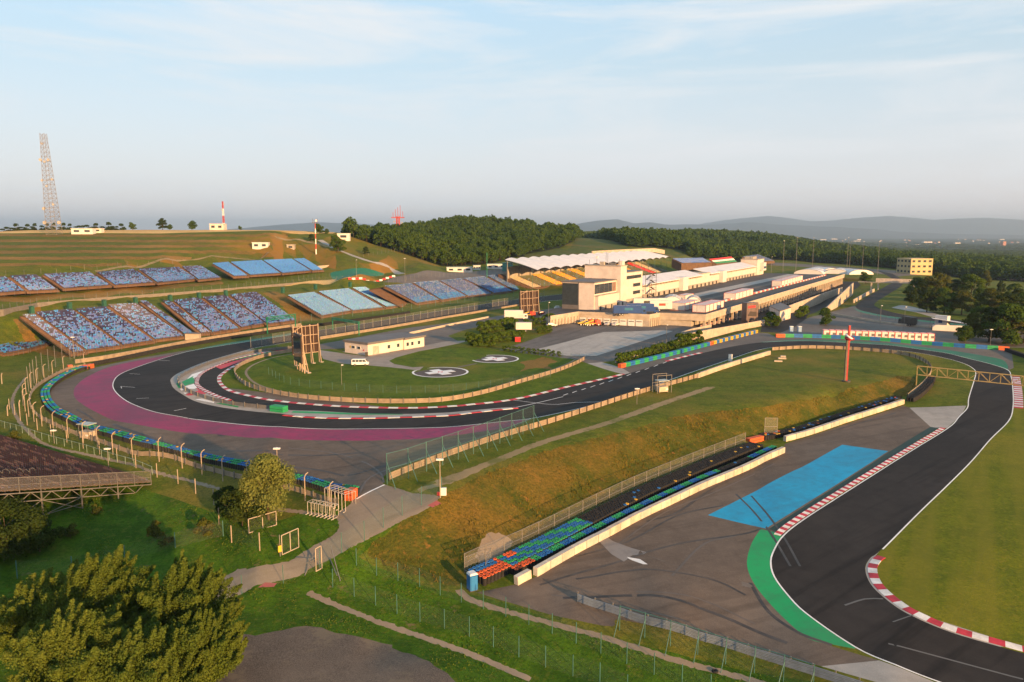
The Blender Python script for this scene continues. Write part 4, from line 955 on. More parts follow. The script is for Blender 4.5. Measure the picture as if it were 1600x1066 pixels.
B('rooftop_room', -15, -8, 306, 318, 13, 15, M_CONC)
mb = MB(); [mb.bar((-6, y, 13), (-6, y, 16 + (y % 3)), .15, M_STEEL) for y in (304, 310, 320)]; mb.build('antenna', pb)

# ------------------------------------------------------------------ paddock deck
DK = [PZ(u, v, DZ) for u, v in ((860,497),(904,490),(1015,494.6),(1031,492),(1102,494.6))]
FARP = loc2w(58.5, 341); deckpoly = DK + [FARP, loc2w(-24, 341), loc2w(-22, -28), loc2w(-12, -60)]
A_DECK = asphalt('deck_asphalt', (.06, .056, .054), (.085, .08, .076), streak=.4, ang=.5)
pd = thing('paddock_deck', 'raised asphalt paddock deck on concrete walls with open colonnade', 'paddock deck', DK[1] - Vector((0, 0, DZ)))
# body stops short of the colonnade edge
inn = [Vector(p) for p in deckpoly]; ed = (FARP - DK[4]).normalized(); rec = Vector((-ed.y, ed.x, 0)) * 6
body = DK[:4] + [DK[4] + rec.normalized() * 6.0, FARP + rec, deckpoly[6], deckpoly[7], deckpoly[8]]
MB().prism([(p.x, p.y) for p in body], -6, DZ - 2.0, M_CONC).build('retaining_wall', pd, world=True)
MB().prism([(p.x, p.y) for p in deckpoly], DZ - 2.0, DZ, M_CONCL, A_DECK).build('slab', pd, world=True)
mb = MB().wall([p.copy() for p in DK] + [FARP], .4, .9, M_CONCL, -.3); mb.build('parapet', pd, world=True)
cm_ = MB().box((0, 0, 0), (.9, .9, 8.6), M_CONCL).mesh('column'); Lc = (FARP - DK[4]).length; ncol = 52
for i in range(ncol):
    t = (i + .3) / ncol; p = DK[4].lerp(FARP, t) + rec.normalized() * 1.0; inst(cm_, 'column', pd, (p.x - pd.location.x, p.y - pd.location.y, DZ - 2.0 - 4.3), (0, 0, math.atan2(ed.y, ed.x)))
mb = MB(); a, b = DK[4] + rec.normalized() * 2.2 + ed, FARP + rec.normalized() * 2.2; a.z = b.z = 0
mb.wall([a + Vector((0, 0, -.5 - t * 1.2)) if False else drop(a.lerp(b, t)) for t in [k / 20 for k in range(21)]], .3, 1.0, M('barrier_pink', (.5, .3, .26), .7)); mb.build('barrier', pd, world=True)
# garage doors facing the lower yard, columns on the left return wall
fdir = (DK[2] - DK[1]).normalized(); fn = Vector((fdir.y, -fdir.x, 0)); ang = math.atan2(fdir.y, fdir.x)
gd = MB().box((0, 0, 1.4), (2.9, .16, 2.7), M_WMET).mesh('garage_door'); gw = MB().box((0, -.09, 2.0), (2.3, .1, .4), M_GREYROOF).mesh('door_window')
LF = (DK[2] - DK[1]).length
for s in (2.0, 5.6, 9.2, 12.8, 16.4, 20.0, 23.6, 27.0):
    if s > LF - 2: continue
    p = DK[1] + fdir * s + fn * .08; d = inst(gd, 'garage_door', pd, (p.x - pd.location.x, p.y - pd.location.y, -.05), (0, 0, ang)); inst(gw, 'door_window', d)
ldir = (DK[0] - DK[1]).normalized(); ln_ = Vector((-ldir.y, ldir.x, 0)); cmm = MB().box((0, 0, 1.9), (.5, .5, 3.8), M_CONCL).mesh('pilaster')
for k in range(9): p = DK[1].lerp(DK[0], (k + .5) / 9) + ln_ * .3; inst(cmm, 'pilaster', pd, (p.x - pd.location.x, p.y - pd.location.y, -.3), (0, 0, math.atan2(ldir.y, ldir.x)))
ldir = (DK[3] - DK[2]).normalized(); ln_ = Vector((ldir.y, -ldir.x, 0))
for k in range(5): p = DK[2].lerp(DK[3], (k + .5) / 5) + ln_ * .3; inst(cmm, 'pilaster', pd, (p.x - pd.location.x, p.y - pd.location.y, -.3), (0, 0, math.atan2(ldir.y, ldir.x)))
def deck_strip(x0, y0, x1, y1, w, mat, name, dz=.03):
    a, b = loc2w(x0, y0, dz), loc2w(x1, y1, dz); n = (b - a).normalized(); n = Vector((-n.y, n.x, 0)) * (w / 2); MB().quad(a - n, b - n, b + n, a + n, mat).build(name, pd, world=True)
deck_strip(12, 30, 20, 330, 9, CONC2, 'concrete_lane'); deck_strip(26, 60, 31, 300, 4, A_GREY, 'asphalt_lane', .04)
mb = MB()
for y in range(20, 330, 5): a = loc2w(36 + y * .03, y); mb.box(a + Vector((0, 0, .45)), (1.0, 4.6, .9), M('barrier_red', (.5, .12, .1), .6) if (y // 5) % 2 else M_WMET, LR_)
tag(mb.build('barrier_row', None), 'line of red and white barrier blocks along the paddock deck', 'barrier')
# ------------------------------------------------------------------ ramp walls right of the deck
def cwall(label, pts, w=.5, name='ramp_wall', mat=None):
    """pts: (u, v_top, z_top, z_base): the wall top seen at (u, v_top)"""
    pts = pts; line = [PZ(u, v, z) for u, v, z, b in pts]; base = [b for *_, b in pts]
    n = len(line); dense, hb = [], []
    vs = []; mb = MB(); L = [Vector((p.x, p.y, b)) for p, b in zip(line, base)]
    mb.wall(L, w, [p.z - b for p, b in zip(line, base)], mat or M_CONCL, -.6); o = mb.build(name); return tag(o, label, 'wall')
cwall('low concrete parapet at the start of the colonnade road', [(1065,519,2.0,-.2),(1080,514,2.4,0),(1111,507,2.2,.2)])
cwall('long sloping white concrete wall above the blue and yellow barrier', [(1082,520,4.0,-.2),(1110,514.5,3.4,-.2),(1140,509.5,2.6,-.2),(1166,505,2.2,-.3),(1194,500,2.2,-.5)])
cwall('tall cream wall between the colonnade road and the ramp', [(1217,484,2.0,-5),(1245,473,2.2,-5),(1280,460.5,2.4,-5),(1300,454,2.0,-4.5),(1316,449,1.0,-4)], .6)
cwall('tall cream wall on the outer side of the ramp', [(1290,482,1.0,-3),(1305,468,3.2,-3.5),(1320,454,5.0,-4),(1333,442,6.0,-4)], .6)
cwall('white concrete block wall along the rear track', [(1334,468,.6,-1.3),(1352,458,.5,-1.3),(1366,451,.4,-1.4)], .6)
bh = thing('block_house', 'small flat roofed cream block house beside the ramp wall', 'building', P(1226,503)); p0 = P(1226,503)
q0, q1, q2 = PZ(1202,494,-.2), PZ(1218,503,-.3), PZ(1235,496,-.2); q3 = q0 + q2 - q1
MB().prism([(q.x, q.y) for q in (q0, q1, q2, q3)], -1, 4.4, M_CREAM).build('wall', bh, world=True); c_ = (q0 + q2) / 2
MB().prism([(c_.x + (q.x - c_.x) * 1.04, c_.y + (q.y - c_.y) * 1.04) for q in (q0, q1, q2, q3)], 4.4, 4.7, M_GREYROOF).build('roof', bh, world=True)
# dark advertising box by the colonnade
ab = thing('advert_tower', 'dark grey advertising tower with red logo patch by the colonnade', 'advert tower', P(1178,508)); q0, q1, q2 = PZ(1166,503,.2), PZ(1184,502,.2), PZ(1180,497,.2)
dx = (q1 - q0); dy = Vector((-dx.y, dx.x, 0)).normalized() * 3.4; pts = [(q.x, q.y) for q in (q0, q1, q1 + dy, q0 + dy)]
M_AD = M('advert_grey', (.13, .09, .085), .5, .3, .6); MB().prism(pts, -.6, 8.6, M_AD).build('body', ab, world=True); nn = -dy.normalized() * .06
MB().quad(q0 + dx * .1 + nn + Vector((0,0,6.0)), q0 + dx * .75 + nn + Vector((0,0,6.2)), q0 + dx * .75 + nn + Vector((0,0,7.2)), q0 + dx * .1 + nn + Vector((0,0,7.0)), M_REDP).build('logo_patch', ab, world=True)
MB().quad(q0 + dx * .1 + nn + Vector((0,0,2.6)), q0 + dx * .85 + nn + Vector((0,0,2.2)), q0 + dx * .85 + nn + Vector((0,0,4.2)), q0 + dx * .3 + nn + Vector((0,0,4.6)), M('advert_dark', (.04, .03, .03), .5)).build('picture_panel', ab, world=True)

# ------------------------------------------------------------------ medical centre in the infield
q0, q1, q2 = P(527,552.5), P(575,556), P(661,541)
mc = thing('medical_centre', 'single storey cream building with grey flat roof beside the helipads', 'building', q1); ex = (q2 - q1); Lm = ex.length; ex.normalize(); ey = Vector((-ex.y, ex.x, 0)); wm = 11.5
mc.rotation_euler = (0, 0, math.atan2(ex.y, ex.x))
MB().box((Lm * .31, wm / 2, 1.7), (Lm * .62, wm, 3.8), M_CREAM).build('wall', mc); MB().box((Lm * .81, wm / 2 - .6, 1.65), (Lm * .38, wm, 3.7), M_CREAM).build('wall', mc)
MB().box((Lm * .31, wm / 2, 3.95), (Lm * .62 + .8, wm + .9, .7), M_GREYROOF).build('roof', mc); MB().box((Lm * .81 + .22, wm / 2 - .6, 3.85), (Lm * .38 + .6, wm + .9, .68), M_GREYROOF).build('roof', mc)
MB().box((Lm * .5, wm / 2, -.05), (Lm + .6, wm + 2.0, .3), M_CONC).build('plinth', mc)
for x, y in ((9, -.05), (13.2, -.05), (17.0, -.65), (19.2, -.65), (22.4, -.65)):
    if x < Lm: f = MB().box((x, y, 1.9), (1.35, .12, 1.5), M_WMET).build('window', mc); MB().box((x, y - .08, 1.9), (1.1, .06, 1.2), M_GLASS).build('pane', f)
for y in (4.2, 7.0): f = MB().box((-.05, y, 2.2), (.12, 1.6, 1.0), M_WMET).build('window', mc); MB().box((-.13, y, 2.2), (.06, 1.3, .75), M_GLASS).build('pane', f)
MB().box((3.4, -.06, 1.45), (2.6, .14, 2.8), M('shutter', (.4, .36, .3), .5)).build('garage_door', mc); MB().box((-.06, 8.6, 2.2), (.06, .5, .7), M('yellow_sign', (.6, .4, .05), .5)).build('sign', mc); MB().box((-.06, 2.0, 1.6), (.06, .4, .5), M_REDP).build('extinguisher_box', mc)
bn = thing('waste_bin', 'dark wheeled waste bin by the garage door of the medical centre', 'bin', drop(q1 + Vector((-.2, -1.2, 0)))); MB().box((0, 0, .6), (.8, .8, 1.1), M_DARKS).build('body', bn, bevel=.05); MB().box((0, 0, 1.2), (.9, .9, .12), M_BLACK).build('lid', bn)
# ------------------------------------------------------------------ far buildings
def simple_house(name, label, u, v, w, dpt, h, rot, wall, roof, nwin=3, group=None, floors=1, cat='building', pitched=False):
    p = P(u, v) if v > 361 else drop(PVD(u, v, 578)); o = thing(name, label, cat, p, rot, group); MB().box((0, 0, h / 2 - .5), (w, dpt, h + 1), wall).build('wall', o)
    if pitched: MB().add([(-w/2-.3,-dpt/2-.3,h),(w/2+.3,-dpt/2-.3,h),(w/2+.3,dpt/2+.3,h),(-w/2-.3,dpt/2+.3,h),(-w/2-.3,0,h+dpt*.3),(w/2+.3,0,h+dpt*.3)], [(0,1,5,4),(2,3,4,5),(0,4,3),(1,2,5),(3,2,1,0)], roof).build('roof', o)
    else: MB().box((0, 0, h + .12), (w + .5, dpt + .5, .3), roof).build('roof', o)
    if nwin:
        wm_ = MB().box((0, 0, 0), (w / nwin * .5, .12, h / floors * .4), M_GLASS).mesh('window'); wx = MB().box((0, 0, 0), (.12, dpt / nwin * .5, h / floors * .4), M_GLASS).mesh('window')
        for f in range(floors):
            for i in range(nwin):
                z = (f + .55) * h / floors; inst(wm_, 'window', o, (-w/2 + (i + .5) * w / nwin, -dpt / 2 - .05, z)); inst(wx, 'window', o, (-w/2 - .05, -dpt/2 + (i + .5) * dpt / nwin, z))
    return o
M_YEL = M('yellow_render', (.46, .36, .19), .8, .1, .2)
simple_house('yellow_building', 'three storey yellow block with dark windows above the rear track', 1428, 428, 24, 22, 15.5, .15, M_YEL, M_YEL, 4, floors=3)
for i, (u, v, w, d_, h, lab) in enumerate([(718,425,18,6,3.2,'long low white kiosk with teal shutters beside the stand road'),(775,420,14,6,3.4,'low white kiosk with flat roof left of the covered stand'),(745,421.5,5,5,3,'small teal and white kiosk between two low kiosks')]):
    o = simple_house('kiosk', lab, u, v, w, d_, h, .1, M_WHITE, M('kiosk_roof', (.42, .45, .42), .5), 3); 
M_TEALW = M('teal_wall', (.05, .2, .17), .6)
simple_house('green_hut', 'teal green equipment hut at the left end of the covered stand', 793, 424, 6, 5, 6, -.5, M_TEALW, M_TEALW, 0)
simple_house('pale_shed', 'long pale shed at the foot of the mast on the hilltop', 131, 365.5, 14, 5, 3.4, .05, M_WHITE, M_WHITE, 2); simple_house('pale_shed', 'small pale shed right of the long shed on the hilltop', 154, 363.5, 6, 4, 2.6, .05, M_CREAM, M_CREAM, 1)
simple_house('pale_shed', 'white cabin on the terraced hill above the bright blue stand', 408, 388, 10, 5, 3.6, .05, M_WHITE, M_WHITE, 2); simple_house('pale_shed', 'low grey hut right of the white cabin on the hill', 455, 390, 5, 4, 3.2, .05, M_CONC, M_CONC, 1)
simple_house('water_tank', 'round topped cream tank house beside the red and white mast', 341, 356.5, 10, 8, 4.2, .05, M_CREAM, M_CREAM, 2); simple_house('pale_shed', 'small white hut by the field edge left of the forest', 537, 360, 9, 5, 4.5, .05, M_WHITE, M_WHITE, 1)
wt2 = cwall('low cream wall at the top of the green tarpaulin slope', [(497,415.5,19,16),(531,413,19,15),(533,418,17.5,15),(565,417,17.5,14)], .6, 'retaining_wall')
cwall('long cream embankment wall above the covered grandstand', [(925,392.5,24,21),(970,390,24.5,21.5),(1022,388,25,22),(1038,391,23,20)], 1.0, 'retaining_wall')
# town in the valley
M_TOWN = [M('town_pale', (.6, .55, .5), .8), M('town_brick', (.42, .2, .14), .8), M('town_grey', (.42, .42, .42), .8), M('town_cream', (.6, .5, .38), .8)]
M_TILE = M('roof_tile', (.28, .1, .06), .8)
rt = random.Random(3); tl = []
for i in range(64):
    u = rt.uniform(1275, 1700); v = rt.choice([374.5, 375.5, 377, 379, 381, 384, 388, 391]) + rt.uniform(-.6, .6); tl.append((u, v))
for i, (u, v) in enumerate(tl):
    p = P(u, v); d = p.y; big = rt.random() < .3; w = rt.uniform(40, 110) if big else rt.uniform(14, 30); h = rt.uniform(8, 13) if big else rt.uniform(6, 9); 
    wl_ = M_TOWN[0 if big else rt.randrange(4)]; rf = M_TOWN[2] if big else M_TILE
    nm = 'warehouse' if big else 'house'
    simple_house(nm, 'wide pale flat roofed warehouse in the hazy valley beyond the trees' if big else 'small gabled house in the hazy valley beyond the trees', u, v, w, w * .5 if big else 12, h, rt.uniform(-.4, .4), wl_, rf, 0, 'warehouses in the valley' if big else 'houses in the valley', pitched=not big)
simple_house('brick_tower_block', 'reddish tower block in the valley near the right edge', 1567, 387.5, 26, 20, 42, .3, M_TOWN[1], M_TOWN[2], 4, floors=8)
simple_house('industrial_hall', 'pale industrial hall beyond the tree group on the right', 1590, 437, 46, 24, 7, .2, M_CREAM, M_CONC, 5)
# footbridge over the rear track
a, b = PVD(1369, 440, 560), PVD(1432, 440, 545); fbd = thing('footbridge', 'enclosed white panel footbridge crossing the rear track', 'footbridge', Vector((a.x, a.y, TZ(a.x, a.y)))); dv = (b - a); dv.z = 0; L_ = dv.length; r_ = math.atan2(dv.y, dv.x); fbd.rotation_euler = (0, 0, r_); zb_ = 3.4 - fbd.location.z
MB().box((L_ / 2, 0, zb_), (L_ + 24, 2.6, .4), M_CONC).build('deck', fbd); pnl = M('bridge_panel', (.5, .42, .36), .5)
for s in (-1, 1): MB().box((L_ / 2, 1.3 * s, zb_ + 1.6), (L_, .12, 2.8), pnl).build('side_panel', fbd)
for x in (-3, L_ * .06, L_ * .94): MB().box((x, 0, zb_ / 2 - .6), (.9, 1.8, zb_ + .9), M_CONCL).build('pier', fbd)
# ------------------------------------------------------------------ fences, rails and tyre barriers
def post_mesh(h, r, mat, bend=0, foot=.5):
    mb = MB()
    if bend: mb.tube([(0, 0, -foot), (0, 0, h * .86), (0, bend * .35, h * .95), (0, bend, h)], r, mat, 6)
    else: mb.tube([(0, 0, -foot), (0, 0, h)], r, mat, 6)
    return mb.mesh('post')
def fence(label, line, h, step, mat, net=None, r=.05, rails=(), bend=0, brace=0, brace_mat=None, kind='fence', name='wire_fence', z0=0.1, netbase=0.1, group=None, nthb=1, pad=0):
    pts = [drop(p) for p in spaced(line, step)]
    f = thing(name, label, kind, pts[0], 0, group); org = Vector(f.location); pm = post_mesh(h, r, mat, bend)
    bm_ = None
    for i, p in enumerate(pts):
        t, n = side(pts, i); o = inst(pm, 'post', f, p - org, (0, 0, math.atan2(t.y, t.x)))
        if brace and i % nthb == 0:
            L = abs(brace)
            if bm_ is None: bm_ = MB().tube([(0, (1 if brace > 0 else -1) * L, -.3), (0, 0, h * .72)], r * .9, mat, 5).mesh('brace')
            inst(bm_, 'brace', f, p - org, (0, 0, math.atan2(t.y, t.x)))
    for z in rails:
        mb = MB()
        for a, b in zip(pts, pts[1:]): mb.bar(a + Vector((0, 0, z)), b + Vector((0, 0, z)), .06, mat)
        mb.build('rail', f, world=True)
    if net:
        mb = MB()
        for a, b in zip(pts, pts[1:]): mb.quad(a + Vector((0, 0, netbase)), b + Vector((0, 0, netbase)), b + Vector((0, 0, h * (.86 if bend else .99))), a + Vector((0, 0, h * (.86 if bend else .99))), net)
        mb.build('mesh_panel', f, world=True)
    return f
def guardrail(label, line, mat, h=.95, step=4, posts=None, nr=3, side_=1):
    pts = [drop(p) for p in spaced(line, 2.0)]; g = thing('guardrail', label, 'guardrail', pts[0]); org = Vector(g.location)
    dz = h / nr
    for k in range(nr):
        mb = MB(); vs = []
        prof = [(0, 0), (.06, .25), (0, .5), (.06, .75), (0, .96)]
        for i, p in enumerate(pts):
            n = side(pts, i)[1] * side_
            for a, b in prof: vs.append((p.x + n.x * a, p.y + n.y * a, p.z + .08 + dz * (k + b)))
        w = len(prof); mb.add(vs, [(i * w + j, (i + 1) * w + j, (i + 1) * w + j + 1, i * w + j + 1) for i in range(len(pts) - 1) for j in range(w - 1)], mat); mb.build('rail', g, world=True)
    pp = [drop(p) for p in spaced(line, max(step, sum((b - a).length for a, b in zip(line, line[1:])) / 98))]; pm = MB().box((0, 0, h / 2), (.14, .16, h + .6), posts or M_STEEL).mesh('post')
    for i, p in enumerate(pp): t, n = side(pp, i); q = p - n * side_ * .12; inst(pm, 'post', g, q - org, (0, 0, math.atan2(t.y, t.x)))
    return g
T_BLUE, T_GREEN, T_OR, T_BLK, T_YEL = M('tyre_blue', (.015, .12, .36), .6, .15), M('tyre_green', (.02, .26, .1), .6, .15), M('tyre_orange', (.55, .1, .03), .6, .15), M('tyre_black', (.016, .016, .018), .8, .2), M('tyre_yellow', (.5, .3, .03), .6, .15)
def torus(R, r, m, nu=12, nv=5, z=0):
    vs = [((R + r * math.cos(2*math.pi*j/nv)) * math.cos(2*math.pi*i/nu), (R + r * math.cos(2*math.pi*j/nv)) * math.sin(2*math.pi*i/nu), z + r * math.sin(2*math.pi*j/nv)) for i in range(nu) for j in range(nv)]
    return vs, [(i*nv+j, ((i+1) % nu)*nv+j, ((i+1) % nu)*nv+(j+1) % nv, i*nv+(j+1) % nv) for i in range(nu) for j in range(nv)]
TYM = {}
def tyre_mesh(mat, nu=12):
    k = (mat.name, nu)
    if k not in TYM: v, f = torus(.24, .1, mat, nu); TYM[k] = MB().add(v, f, mat).mesh('tyre', smooth=True)
    return TYM[k]
def tyre_barrier(label, line, rows, h, colf, big=True, d=.68, base_col=None):
    """bolted stacks of tyres: the top ring of every stack is modelled, the stacks below are drums"""
    pts = spaced([drop(p) for p in line], d); tb = thing('tyre_barrier', label, 'tyre barrier', pts[0]); org = Vector(tb.location); r = random.Random(len(pts))
    cells = []
    for i, p in enumerate(pts):
        n = side(pts, i)[1]
        for k in range(rows):
            q = drop(p + n * (k * d)); q.z = min(max(q.z, p.z - .3), p.z + .25); cells.append((q, colf(i / len(pts), k, r)))
    cells.sort(key=lambda c: c[0].length)
    mb = MB(); st = MB(); nu = 10 if big else 7
    for j, (q, m) in enumerate(cells):
        n8 = 8 if big else 6
        vs = [(q.x + .335 * math.cos(2*math.pi*i/n8), q.y + .335 * math.sin(2*math.pi*i/n8), z) for z in (q.z - .3, q.z + h - .1) for i in range(n8)]
        st.add(vs, [(i, (i+1) % n8, n8 + (i+1) % n8, n8 + i) for i in range(n8)], base_col or T_BLK)
        if j < 100: inst(tyre_mesh(m, nu), 'tyre', tb, q - org + Vector((0, 0, h - .1 + r.uniform(-.03, .03))))
        else:
            v, f = torus(.24, .1, m, nu, 5 if big else 4); dz = h - .1 + r.uniform(-.03, .03); mb.add([(a + q.x, b + q.y, c + q.z + dz) for a, b, c in v], f, m)
    tag(st.build('tyre_stacks', tb, world=True, smooth=True), kind='stuff')
    if mb.v: tag(mb.build('tyres', tb, world=True, smooth=True), kind='stuff')
    return tb
def blocks(cols, n): return lambda t, k, r: cols[int(t * n) % len(cols)]
def belt_barrier(label, line, cols, step=2.0, h=1.1, w=1.0, ends=None, cat='barrier'):
    pts = spaced([drop(p) for p in line], step); b = thing('barrier', label, cat, pts[0]); mb = MB()
    for i, (p, q) in enumerate(zip(pts, pts[1:])):
        m = cols[i % len(cols)]
        if ends and i in (0,): m = ends
        if ends and i == len(pts) - 2: m = ends
        mb2 = [p, q]; mb.wall(mb2, w, h, m, -.3)
    mb.build('belt', b, world=True); mb = MB(); L = offset(pts, 0); [mb.bar(p + Vector((0, 0, h * .5)), q + Vector((0, 0, h * .5)), w + .06, T_BLK, .06) for p, q in zip(pts, pts[1:])]; mb.build('strap', b, world=True); return b
def concrete_blocks(label, line, h=1.15, w=.75, L=3.0, cap=None):
    pts = spaced([drop(p) for p in line], L); t0 = thing('concrete_barrier', label, 'concrete barrier', pts[0]); org = Vector(t0.location); r = random.Random(4)
    for i, (p, q) in enumerate(zip(pts, pts[1:])):
        a = p.lerp(q, .5); t = (q - p); l = t.length; M4 = Matrix.Translation(Vector((0, 0, 0)))
        bm = MB().box((0, 0, h / 2 - .15), (l - .09, w, h + .3), M_BLOCKS[r.randrange(3)]); o = bm.build('block', t0, bevel=.04); o.location = a - org + Vector((0, 0, r.uniform(-.02, .02))); o.rotation_euler = (0, -math.asin(max(-1, min(1, t.z / l))), math.atan2(t.y, t.x) + r.uniform(-.008, .008))
    return t0
M_BLOCKS = [M('block_%s' % s, c, .85, .18, .5, bmp=.2) for s, c in (('pale', (.52, .45, .37)), ('grey', (.42, .38, .33)), ('warm', (.48, .4, .31)))]

# hairpin: tyre barrier, rail and bent concrete posts outside it
HB = spx([(138,576),(120,579),(100,588),(82,599),(70,610),(66,620),(70,634),(85,649),(110,661),(160,680),(225,697.5),(300,717),(400,739),(470,757),(548,775)])
tyre_barrier('long blue and green tyre barrier around the outside of the hairpin', HB, 3, 1.0, lambda t, k, r: (T_GREEN if int(t * 46) % 2 else T_BLUE) if r.random() > .12 else (T_BLUE if int(t * 46) % 2 else T_YEL), big=False)
HBr = offset(HB, 2.2 if side(HB, 5)[1].dot(P(40,620) - P(66,620)) > 0 else -2.2)
sgn = 1 if side(HB, 40)[1].dot(HBr[40] - HB[40]) > 0 else -1
guardrail('galvanised guardrail with posts behind the hairpin tyre barrier', offset(HB, sgn * 2.6), M_RAILB, .9, 3, nr=3, side_=-sgn)
HF = spx([(128,583),(105,593),(75,607),(50,620),(45,640),(57,651),(75,664),(100,677),(132,691),(168,688),(190,694),(232,707),(300,726),(385,750),(465,772),(525,790)])
fence('tall fence of bent concrete posts behind the hairpin tyre barrier', offset(HB, sgn * 4.0), 4.4, 6.2, M_POSTC, NETF, .085, bend=-sgn * .7 if False else .7 * (-sgn), name='concrete_post_fence')
fence('thin wire fence with slender tall posts left of the first hairpin seats', spx([(45,612),(60,592),(85,575),(110,562),(135,552)]), 6.5, 6.0, M_STEEL, NETF, .07)
cwall('low concrete wall below the lower stand along the hairpin entry', [(117,562,1.2,-.2),(160,556,1.4,0),(220,545.5,1.5,0),(290,532,1.6,.2),(360,521,1.8,.4),(420,512,2,.6),(470,505,2.0,.8)], .5, 'trackside_wall', M('trackside_tan', (.26, .205, .15), .85))
tyre_barrier('black tyre row below the first seat blocks on the hairpin entry', spx([(150,571),(200,561),(255,549),(320,537),(390,525.5),(450,516.5),(520,507),(580,499),(640,490)]), 2, 1.1, lambda t, k, r: T_BLK, big=False)
belt_barrier('orange end block of the hairpin tyre barrier', [P(133,577), P(144,574.5)], [T_OR], 2.5, 1.2, 1.6); belt_barrier('small orange block left of the hairpin tyre barrier', [P(106,577), P(113,576)], [T_OR], 2.5, 1.2, 1.6)
belt_barrier('orange end block beside the white steel frames', [P(543,778), P(554,779)], [T_OR], 1.6, 1.5, 1.6)
# right of the hairpin exit: green debris fence with braces, pale guardrail running to the far bend
GF = spx([(605,757),(650,743),(700,724),(760,702),(834,672)])
fence('tall green post debris fence with raking braces beside the hairpin exit', GF, 5.2, 4.0, M_GREENPOST, NETG, .07, rails=(5.1, 2.6), brace=-2.6, name='debris_fence')
guardrail('long pale triple guardrail beside the dirt track from the lane to the far bend', spx([(607,751),(700,714),(780,686),(860,662),(930,639),(1000,616),(1060,599),(1092,590)]), M_RAILB, 1.15, 3, M_DARKS)
cwall('white concrete wall on the inside of the far bend', [(1090,583.5,1.3,0),(1120,573,1.3,0),(1150,563.5,1.3,0),(1203,548,1.3,0)], .6, 'trackside_wall')
guardrail('pale guardrail curving around the far end of the plateau', spx([(1206,548),(1260,545),(1320,546.5),(1380,551),(1420,557),(1440,564),(1454,575),(1453,588),(1440,604),(1418,622)]), M_RAILB, 1.1, 3, M_DARKS)
tyre_barrier('black tyre row below the guardrail at the plateau corner', spx([(1452,592),(1446,604),(1432,618),(1418,627)]), 3, 1.1, lambda t, k, r: T_BLK, big=False)
# infield
IR = spx([(470,548),(415,558),(383,569),(368,580),(370,591),(385,603),(420,614),(480,624),(560,629.5),(640,630.5),(700,627),(760,615),(820,597),(870,582),(900,570),(913,563)])
guardrail('pale guardrail around the infield lawn of the hairpin', IR, M_RAILB, 1.1, 3)
strip('service_path', offset(IR, -3.0 if side(IR, 30)[1].dot(P(500,580) - IR[30]) < 0 else 3.0), -.35, .35, MATS['stony_ditch'], .02)
fence('low green post fence along the lower infield lawn', spx([(420,585),(450,600),(500,607),(560,612),(640,615),(720,611),(800,601),(860,590)]), 2.0, 3.6, M_GREENPOST, NETF, .04)
fence('green mesh fence in front of the vehicle lot', spx([(788,549),(850,557),(905,563)]), 2.0, 3, M_GREENPOST, NETF, .04)
fence('thin fence along the vehicle lot edge by the hedge', spx([(963,564),(1010,550),(1060,534),(1082,524)]), 2.4, 3.5, M_STEEL, NETF, .05)
cwall('low wall under the hedge at the vehicle lot edge', [(962,564,.7,-.3),(1010,548.5,.7,-.3),(1060,531,.8,-.3)], .4, 'kerb_wall')
IW = spx([(470,545),(430,547.5),(380,555),(335,567),(305,579),(284,590),(279,599),(287,609),(310,620),(345,630),(390,637),(425,640.5)])
guardrail('curved low guardrail on the painted hairpin island', IW, M_STEEL, .9, 4, M_STEEL)
belt_barrier('green block with blue top at the end of the hairpin island', [P(426,641.5), P(446,644)], [T_GREEN], 4, 1.3, 1.8)
# main straight: debris fence on the pit side and along the stands
PF = spx([(392,543),(430,536.5),(520,522),(600,509),(700,492),(790,477),(850,468)])
fence('long wire debris fence between the main straight and the pit lane', PF, 3.6, 5, M_STEEL, NET, .08, rails=(3.5,), name='debris_fence')
cwall('low yellowish concrete wall under the debris fence along the main straight', [(500,526,1.6,.6),(600,510.5,2.0,1.0),(700,493.5,2.6,1.7),(800,477,3.5,2.6),(845,470,3.8,3.0)], .4, 'trackside_wall', MATS['trackside_tan'])
cwall('white concrete wall along the pit lane entry behind the medical centre', [(640,519,1.6,.5),(700,506.5,2.0,.9),(764,494,2.4,1.4)], .6, 'trackside_wall')
fence('wire fence along the foot of the lower stands', spx([(470,506),(560,494),(640,484),(720,473.5),(800,464),(850,457)]), 3.4, 6, M_GREENPOST, NETF, .07)
fence('wire fence with thin posts along the road behind the speckled stand blocks', [PZ(u, v, 11.6) for u, v in ((600,443),(660,436),(720,430),(790,424))], 2.6, 5, M_STEEL, NETF, .05)
fence('thin fence along the grass bank below the bright blue stand', spx([(385,447),(430,441),(470,438),(515,433)]), 2.6, 4, M_STEEL, None, .05)
fence('thin fence above the navy speckled upper stand', spx([(-20,432),(60,427),(150,422),(215,417),(270,413)]), 2.2, 7, M_STEEL, None, .05)
fence('thin fence around the clearing below the forest', spx([(560,404),(600,396),(640,394),(690,400)]), 2.2, 9, M_STEEL, None, .07)
